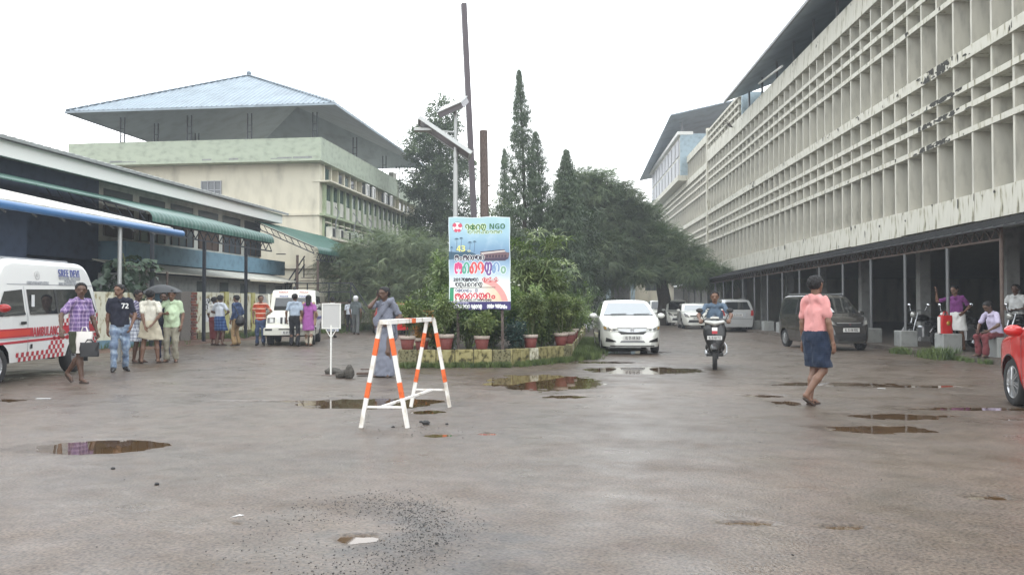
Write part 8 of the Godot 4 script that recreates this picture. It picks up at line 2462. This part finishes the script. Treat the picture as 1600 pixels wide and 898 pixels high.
		sdf(mb, cb, cell, 95.0, [[R * Vector3(0, -1, 0), (R * Vector3(0, -1, 0)).dot(up.call(Vector3(0, t[2] - 0.93, 0)))]], 0.026)
		obj(q.get("top_name", "shirt"), mb, M[t[0]], o)
	# lower garment: [kind, material, hem]
	var b: Array = q.get("bottom", [])
	if b.size():
		var lb := []
		var clips := [[Vector3(0, 1, 0), minf(pel.y + 0.10, (float(t[2]) - drop + 0.05) if t.size() else 9.0)]]
		for k in ["L", "R"]:
			var s := 1.0 if k == "L" else -1.0
			if b[0] == "trousers":
				lb.append([pel + R * Vector3(s * 0.05, 0.10, 0), pel + Vector3(s * 0.06, -0.03, 0), 0.102, 0.110, 0.86])
				lb.append([hip[k], kn[k], 0.090, 0.069]); lb.append([kn[k], an[k] + (kn[k] - an[k]) * 0.06, 0.064, float(b[2]) - 0.006])
			elif b[0] == "lungi":
				lb.append([pel + R * Vector3(s * 0.05, 0.10, 0), pel + Vector3(s * 0.06, -0.05, 0), 0.108, 0.125, 0.88])
				var dn: Vector3 = (kn[k] - hip[k]).normalized()
				lb.append([hip[k], hip[k] + dn * 0.62, 0.115, 0.10 + float(b[3]), 0.92])
			else:
				lb.append([pel + R * Vector3(s * 0.05, 0.10, 0), pel + Vector3(s * 0.06, -0.05, 0), 0.108, 0.13, 0.88])
		if b[0] == "lungi":
			var md: Vector3 = (kn.L + kn.R) * 0.5
			var dv := (md - pel).normalized()
			lb.append([pel, pel + dv * 0.68, 0.115, 0.11 + float(b[3]), 0.92])
			clips.append([Vector3(0.0, -1, 0), -float(b[2])])
			if b.size() > 4: clips.append([Vector3(b[4], -1, 0).normalized(), -float(b[2]) / Vector3(b[4], -1, 0).length()])
		elif b[0] == "skirt":
			var fm: Vector3 = (an.L + an.R) * 0.5
			lb.append([pel, Vector3(fm.x, -0.1, fm.z), 0.13, 0.13 + float(b[3]), 0.85])
			clips.append([Vector3(0, -1, 0), -float(b[2])])
		mb = MB.new()
		sdf(mb, lb, cell, 80.0, clips, 0.026)
		obj({"trousers": "trousers", "lungi": "lungi", "skirt": "skirt"}[b[0]], mb, M[b[1]], o)
	# feet
	for k in ["L", "R"]:
		var s := 1.0 if k == "L" else -1.0
		var td: Vector3 = q.get("toe" + k, Vector3(s * 0.25, -0.30, 1.0)).normalized()
		if q.get("shoe", "sandal") == "shoe":
			mb = MB.new()
			sdf(mb, [[an[k] - td * 0.03 - Vector3(0, 0.03, 0), an[k] + td * 0.09 - Vector3(0, 0.012, 0), 0.042, 0.040], [an[k] + td * 0.09 - Vector3(0, 0.012, 0), an[k] + td * 0.17 - Vector3(0, 0.018, 0), 0.038, 0.028], [an[k], an[k] - Vector3(0, 0.03, 0), 0.042, 0.044]], 0.016, 90.0)
			obj("shoe", mb, M.shoe_black, o)
		elif q.get("shoe", "sandal") == "sandal":
			# the sole lies under the foot's own slope
			var f := Vector3(td.x, td.y + 0.30, td.z).normalized()
			var side := f.cross(Vector3.UP).normalized(); var nn := side.cross(f)
			mb = MB.new(); mb.s = -1
			var c0: Vector3 = an[k] - Vector3(0, 0.066, 0) - nn * 0.004
			var rim := []
			for a in 14:
				var th := TAU * a / 14.0
				rim.append(c0 + f * (0.062 + 0.128 * cos(th)) + side * (0.044 * sin(th) * (1.0 + 0.18 * cos(th))))
			for a in 14:
				var r0: Vector3 = rim[a]; var r1: Vector3 = rim[(a + 1) % 14]
				mb.tri(c0 + nn * 0.008 + f * 0.06, r0 + nn * 0.008, r1 + nn * 0.008); mb.tri(c0 - nn * 0.012 + f * 0.06, r1 - nn * 0.012, r0 - nn * 0.012)
				mb.quad(r0 - nn * 0.012, r1 - nn * 0.012, r1 + nn * 0.008, r0 + nn * 0.008)
			mb.tube([c0 + f * 0.11, c0 + f * 0.05 + side * 0.04 + nn * 0.03], 0.008, 5); mb.tube([c0 + f * 0.11, c0 + f * 0.05 - side * 0.04 + nn * 0.03], 0.008, 5)
			obj("sandal", mb, M.sandal, o)
	return o

func people():
	people_parts()
	var V := func(x, y, z): return Vector3(x, y, z)
	# the man in pink, walking away to the far side of the picture
	person("man in a pink short-sleeved shirt and dark blue folded lungi, seen from behind", G(4.02, 11.35), PI - 1.15, 1.70, {"cell": 0.016, "skin": "skin_brown", "top": ["shirt_pink", "short", 0.93, 0.128], "bottom": ["lungi", "lungi_blue_check", 0.50, 0.012],
		"footL": V.call(0.07, 0.085, -0.04), "footR": V.call(-0.04, 0.15, -0.20), "toeR": V.call(-0.1, -1.0, 0.9), "toeL": V.call(0.1, -0.30, 1.0), "kneeR": V.call(-0.35, 0, 1), "handR": V.call(-0.25, 0.74, 0.07), "handL": V.call(0.24, 0.76, 0.0), "look": 12.0, "sway": 0.0})
	# scooter rider
	person("scooter rider in a steel-blue shirt", G(4.33, 18.3) + Basis(Vector3.UP, -0.24) * Vector3(0, 0, -0.16), -0.24, 1.70, {"cell": 0.018, "moustache": true, "drop": 0.07, "top": ["shirt_steel", "short", 0.84, 0.125], "bottom": ["trousers", "trousers_black", 0.062], "shoe": "shoe",
		"handL": V.call(0.30, 1.02, 0.40), "handR": V.call(-0.30, 1.02, 0.40), "gripL": true, "gripR": true, "thumbL": V.call(-1, 0.2, 0), "thumbR": V.call(1, 0.2, 0), "elbowL": V.call(1, -0.6, -0.2), "elbowR": V.call(-1, -0.6, -0.2), "footL": V.call(0.09, 0.43, 0.34), "footR": V.call(-0.09, 0.43, 0.34), "kneeL": V.call(0.12, 0.6, 1), "kneeR": V.call(-0.12, 0.6, 1), "lean": 4.0})
	# woman in the sari
	var w := person("woman in a grey sari holding a phone to her ear", G(-2.36, 15.9), -0.35, 1.66, {"cell": 0.017, "skin": "skin_dark", "hair": "bun", "top": ["sari_grey", "short", 0.98, 0.118], "top_name": "blouse", "bottom": ["skirt", "sari_grey", 0.02, 0.085],
		"handR": V.call(-0.12, 1.47, 0.09), "elbowR": V.call(-0.35, -1.0, 0.5), "gripR": true, "thumbR": V.call(0.3, 0.4, 0.8), "handL": V.call(0.20, 1.02, 0.14), "elbowL": V.call(0.6, -0.6, -0.6), "look": -15.0, "nod": 6.0})
	var dr := MB.new()
	sdf(dr, [[Vector3(0.12, 1.44, -0.06), Vector3(0.13, 1.42, 0.08), 0.05, 0.05], [Vector3(0.13, 1.42, 0.08), Vector3(-0.13, 1.06, 0.11), 0.055, 0.06, 0.5], [Vector3(0.12, 1.42, -0.07), Vector3(0.10, 0.75, -0.14), 0.055, 0.10, 0.4], [Vector3(-0.12, 1.0, 0.10), Vector3(0.10, 0.98, 0.12), 0.06, 0.06, 0.6]], 0.018, 60.0, [], 0.02)
	obj("sari_drape", dr, M.sari_grey, w)
	tag(obj("phone", MB.new().cbox(Vector3(-0.006, -0.06, -0.03), Vector3(0.006, 0.06, 0.03), 0.004), M.trim_black, self, G(-2.36, 15.9) + Basis(Vector3.UP, -0.35) * Vector3(-0.115, 1.555, 0.07)), "dark mobile phone at the ear of the woman in the sari", "phone")
	# by the ambulance
	person("man in a purple plaid shirt striding past the ambulance with bags", G(-7.42, 14.7), 0.55 - PI / 2 * 1.1 + 2.4, 1.70, {"cell": 0.018, "skin": "skin_dark", "top": ["shirt_plaid", "short", 0.82, 0.125], "bottom": ["lungi", "lungi_olive", 0.50, 0.03],
		"footL": V.call(0.05, 0.17, -0.30), "toeL": V.call(0, -1.0, 0.75), "footR": V.call(-0.07, 0.085, 0.14), "handL": V.call(0.26, 0.80, 0.14), "gripL": true, "handR": V.call(-0.42, 0.92, 0.06), "elbowR": V.call(-0.3, 0.3, -1), "look": -38.0, "lean": 3.0})
	person("young man in a navy polo shirt and faded jeans, hand in pocket", G(-7.92, 17.3), 0.55, 1.74, {"cell": 0.018, "skin": "skin_brown", "top": ["shirt_navy", "short", 0.86, 0.122], "bottom": ["trousers", "jeans_faded", 0.066], "shoe": "shoe",
		"handR": V.call(-0.21, 0.80, -0.04), "handL": V.call(0.20, 0.88, 0.10), "elbowL": V.call(1.0, 0, -0.5), "footL": V.call(0.12, 0.085, -0.05), "footR": V.call(-0.12, 0.085, 0.16), "look": -45.0})
	var pw := get_child(get_child_count() - 1)
	text("number_print", "72", 0.14, M.print_white, pw, Transform3D(Basis(Vector3.UP, 0.35), Vector3(0.075, 1.27, 0.135)), true, 0.006)
	person("man in a striped grey shirt and white lungi at the edge of the group", G(-8.70, 19.9), 1.25, 1.68, {"cell": 0.02, "skin": "skin_dark", "top": ["shirt_grey_stripe", "short", 0.95, 0.122], "bottom": ["lungi", "lungi_white_check", 0.50, 0.05], "handL": V.call(0.12, 1.02, 0.16), "handR": V.call(-0.12, 1.02, 0.15), "elbowL": V.call(1, -0.5, -0.4), "elbowR": V.call(-1, -0.5, -0.4), "nod": 8.0})
	person("man in a cream shirt and cream lungi, hands clasped behind him", G(-8.28, 19.6), PI + 0.25, 1.68, {"cell": 0.02, "skin": "skin_brown", "top": ["shirt_cream", "short", 0.95, 0.128], "bottom": ["lungi", "lungi_cream", 0.54, 0.075, 0.25], "handL": V.call(0.08, 0.86, -0.19), "handR": V.call(-0.10, 0.92, -0.19), "elbowL": V.call(1, 0, -0.3), "elbowR": V.call(-1, 0, -0.3), "footL": V.call(0.17, 0.085, 0.0), "footR": V.call(-0.17, 0.085, 0.06)})
	person("stout man in a pale green shirt and khaki trousers under the umbrella", G(-7.98, 20.1), 0.12, 1.70, {"cell": 0.02, "skin": "skin_brown", "belly": 0.045, "moustache": true, "top": ["shirt_green", "short", 0.80, 0.14], "bottom": ["trousers", "trousers_khaki", 0.075], "handR": V.call(-0.12, 1.12, 0.20), "elbowR": V.call(-1, -0.5, 0), "gripR": true, "nod": 12.0})
	person("man half hidden between the cream and green shirts, in navy trousers", G(-8.50, 20.9), 0.3, 1.64, {"cell": 0.026, "skin": "skin_dark", "top": ["shirt_navy", "short", 0.85], "bottom": ["trousers", "trousers_navy", 0.07], "handL": V.call(0.25, 1.05, 0.25), "gripL": true})
	# by the poster wall
	person("man in a pale shirt and blue checked lungi reading the wall posters", G(-9.75, 28.6), PI - 0.35, 1.68, {"cell": 0.024, "skin": "skin_dark", "top": ["shirt_pale", "short", 0.95, 0.125], "bottom": ["lungi", "lungi_blue", 0.50, 0.06], "handL": V.call(0.14, 1.05, 0.16), "handR": V.call(-0.14, 1.05, 0.16), "elbowL": V.call(1, -0.3, -0.4), "elbowR": V.call(-1, -0.3, -0.4), "nod": 8.0})
	person("man in dark maroon lungi half hidden behind the poster reader", G(-10.05, 28.9), PI - 0.5, 1.62, {"cell": 0.026, "skin": "skin_dark", "top": ["shirt_white", "short", 0.95], "bottom": ["lungi", "lungi_maroon", 0.20, 0.05]})
	person("man in a dark blue shirt and tan trousers facing the poster wall", G(-9.22, 28.7), -1.9, 1.68, {"cell": 0.024, "skin": "skin_brown", "top": ["shirt_dark_blue", "long", 0.86, 0.125], "bottom": ["trousers", "trousers_tan", 0.09], "handR": V.call(-0.20, 0.92, 0.12), "nod": 6.0})
	person("man in an orange striped shirt and jeans, hand on hip", G(-8.48, 28.9), 0.2, 1.68, {"cell": 0.024, "skin": "skin_brown", "top": ["shirt_orange_stripe", "short", 0.84, 0.122], "bottom": ["trousers", "jeans_blue", 0.07], "shoe": "shoe", "handL": V.call(0.16, 1.0, 0.02), "elbowL": V.call(1, 0, -0.2), "look": 20.0})
	person("man in a light blue shirt and black trousers walking towards the jeep", G(-7.15, 28.2), PI + 0.1, 1.72, {"cell": 0.022, "skin": "skin_brown", "top": ["shirt_light_blue", "short", 0.97, 0.132], "bottom": ["trousers", "trousers_black", 0.075], "shoe": "shoe", "handL": V.call(0.26, 0.86, 0.02), "footL": V.call(0.11, 0.085, 0.1), "footR": V.call(-0.11, 0.085, -0.1)})
	var k := person("woman in a magenta tunic with very long black hair", G(-6.72, 28.3), PI + 0.05, 1.68, {"cell": 0.022, "skin": "skin_light", "hair": "long", "top": ["kurti_magenta", "short", 0.52, 0.15], "top_name": "tunic", "bottom": ["trousers", "leggings_cream", 0.05], "handR": V.call(-0.24, 0.86, 0.0), "footL": V.call(0.08, 0.085, 0.12), "footR": V.call(-0.09, 0.085, -0.1)})
	var sc := MB.new()
	sdf(sc, [[Vector3(0.16, 1.40, 0.0), Vector3(0.25, 0.95, -0.03), 0.06, 0.06], [Vector3(0.25, 0.95, -0.03), Vector3(0.33, 0.62, -0.05), 0.065, 0.05], [Vector3(-0.16, 1.40, 0.0), Vector3(-0.24, 1.05, 0.0), 0.06, 0.06], [Vector3(-0.24, 1.05, 0.0), Vector3(-0.20, 0.72, 0.0), 0.065, 0.04]], 0.024, 60.0, [], 0.02)
	obj("shawl", sc, M.shawl_beige, k)
	person("person in white with a checked lungi behind the notice stand", G(-7.55, 36.0), PI, 1.70, {"cell": 0.026, "skin": "skin_dark", "top": ["shirt_white", "short", 0.92], "bottom": ["lungi", "lungi_white_check", 0.24, 0.04], "shoe": "shoe"})
	person("walker in a pale shirt and dark trousers beside the helmeted man", G(-8.15, 43.0), PI + 0.2, 1.66, {"cell": 0.028, "skin": "skin_dark", "top": ["shirt_pale", "short", 0.9], "bottom": ["trousers", "trousers_black", 0.07], "footL": V.call(0.1, 0.085, 0.12), "footR": V.call(-0.1, 0.085, -0.15)})
	person("man in grey wearing a white helmet, walking away", G(-7.30, 40.0), PI - 0.1, 1.78, {"cell": 0.026, "skin": "skin_brown", "helmet": true, "hair": "none", "top": ["shirt_grey", "short", 0.86, 0.135], "bottom": ["trousers", "trousers_grey", 0.08], "footL": V.call(0.11, 0.085, 0.16), "footR": V.call(-0.13, 0.085, -0.14)})
	# along the walk
	person("man in a pale rose shirt and black trousers stepping along the walk edge", RP(9.75, 35.5), -0.4, 1.70, {"cell": 0.022, "skin": "skin_dark", "top": ["shirt_rose", "short", 0.97, 0.128], "bottom": ["trousers", "trousers_black", 0.07], "shoe": "shoe", "nod": 22.0, "footL": V.call(0.11, 0.085, 0.16), "footR": V.call(-0.11, 0.085, -0.12), "handL": V.call(0.16, 0.96, 0.18)})
	person("man in a purple shirt and white lungi leaning his arm on a post", RP(10.75, 23.0, 0.13), -0.9, 1.72, {"cell": 0.02, "skin": "skin_brown", "top": ["shirt_purple", "short", 0.98, 0.125], "bottom": ["lungi", "lungi_white", 0.52, 0.07, -0.2], "handR": V.call(-0.44, 1.52, 0.18), "elbowR": V.call(0, -1, -0.4), "footR": V.call(-0.26, 0.085, 0.12), "footL": V.call(0.14, 0.085, -0.06), "look": -15.0, "tilt": 4.0, "handL": V.call(0.22, 1.0, 0.10)})
	person("man in a white shirt standing deep in the shade behind the posts", RP(11.9, 22.2, 0.13), -0.9, 1.74, {"cell": 0.024, "skin": "skin_dark", "top": ["shirt_white", "short", 0.94, 0.128], "bottom": ["trousers", "trousers_black", 0.08], "handL": V.call(0.12, 1.06, 0.18), "handR": V.call(-0.12, 1.04, 0.18), "elbowL": V.call(1, -0.5, -0.4), "elbowR": V.call(-1, -0.5, -0.4)})
	person("seated man in a lilac shirt on a footing block by the post", RP(10.25, 20.0, 0.13), -1.35, 1.66, {"cell": 0.02, "skin": "skin_dark", "drop": 0.34, "top": ["shirt_lilac", "short", 0.86, 0.125], "bottom": ["trousers", "lungi_maroon", 0.08], "lean": 18.0, "nod": 10.0,
		"footL": V.call(0.12, 0.085, 0.38), "footR": V.call(-0.12, 0.085, 0.36), "handL": V.call(0.16, 0.62, 0.36), "handR": V.call(-0.16, 0.62, 0.36), "elbowL": V.call(1, -0.4, -0.4), "elbowR": V.call(-1, -0.4, -0.4), "tilt": 0.0})
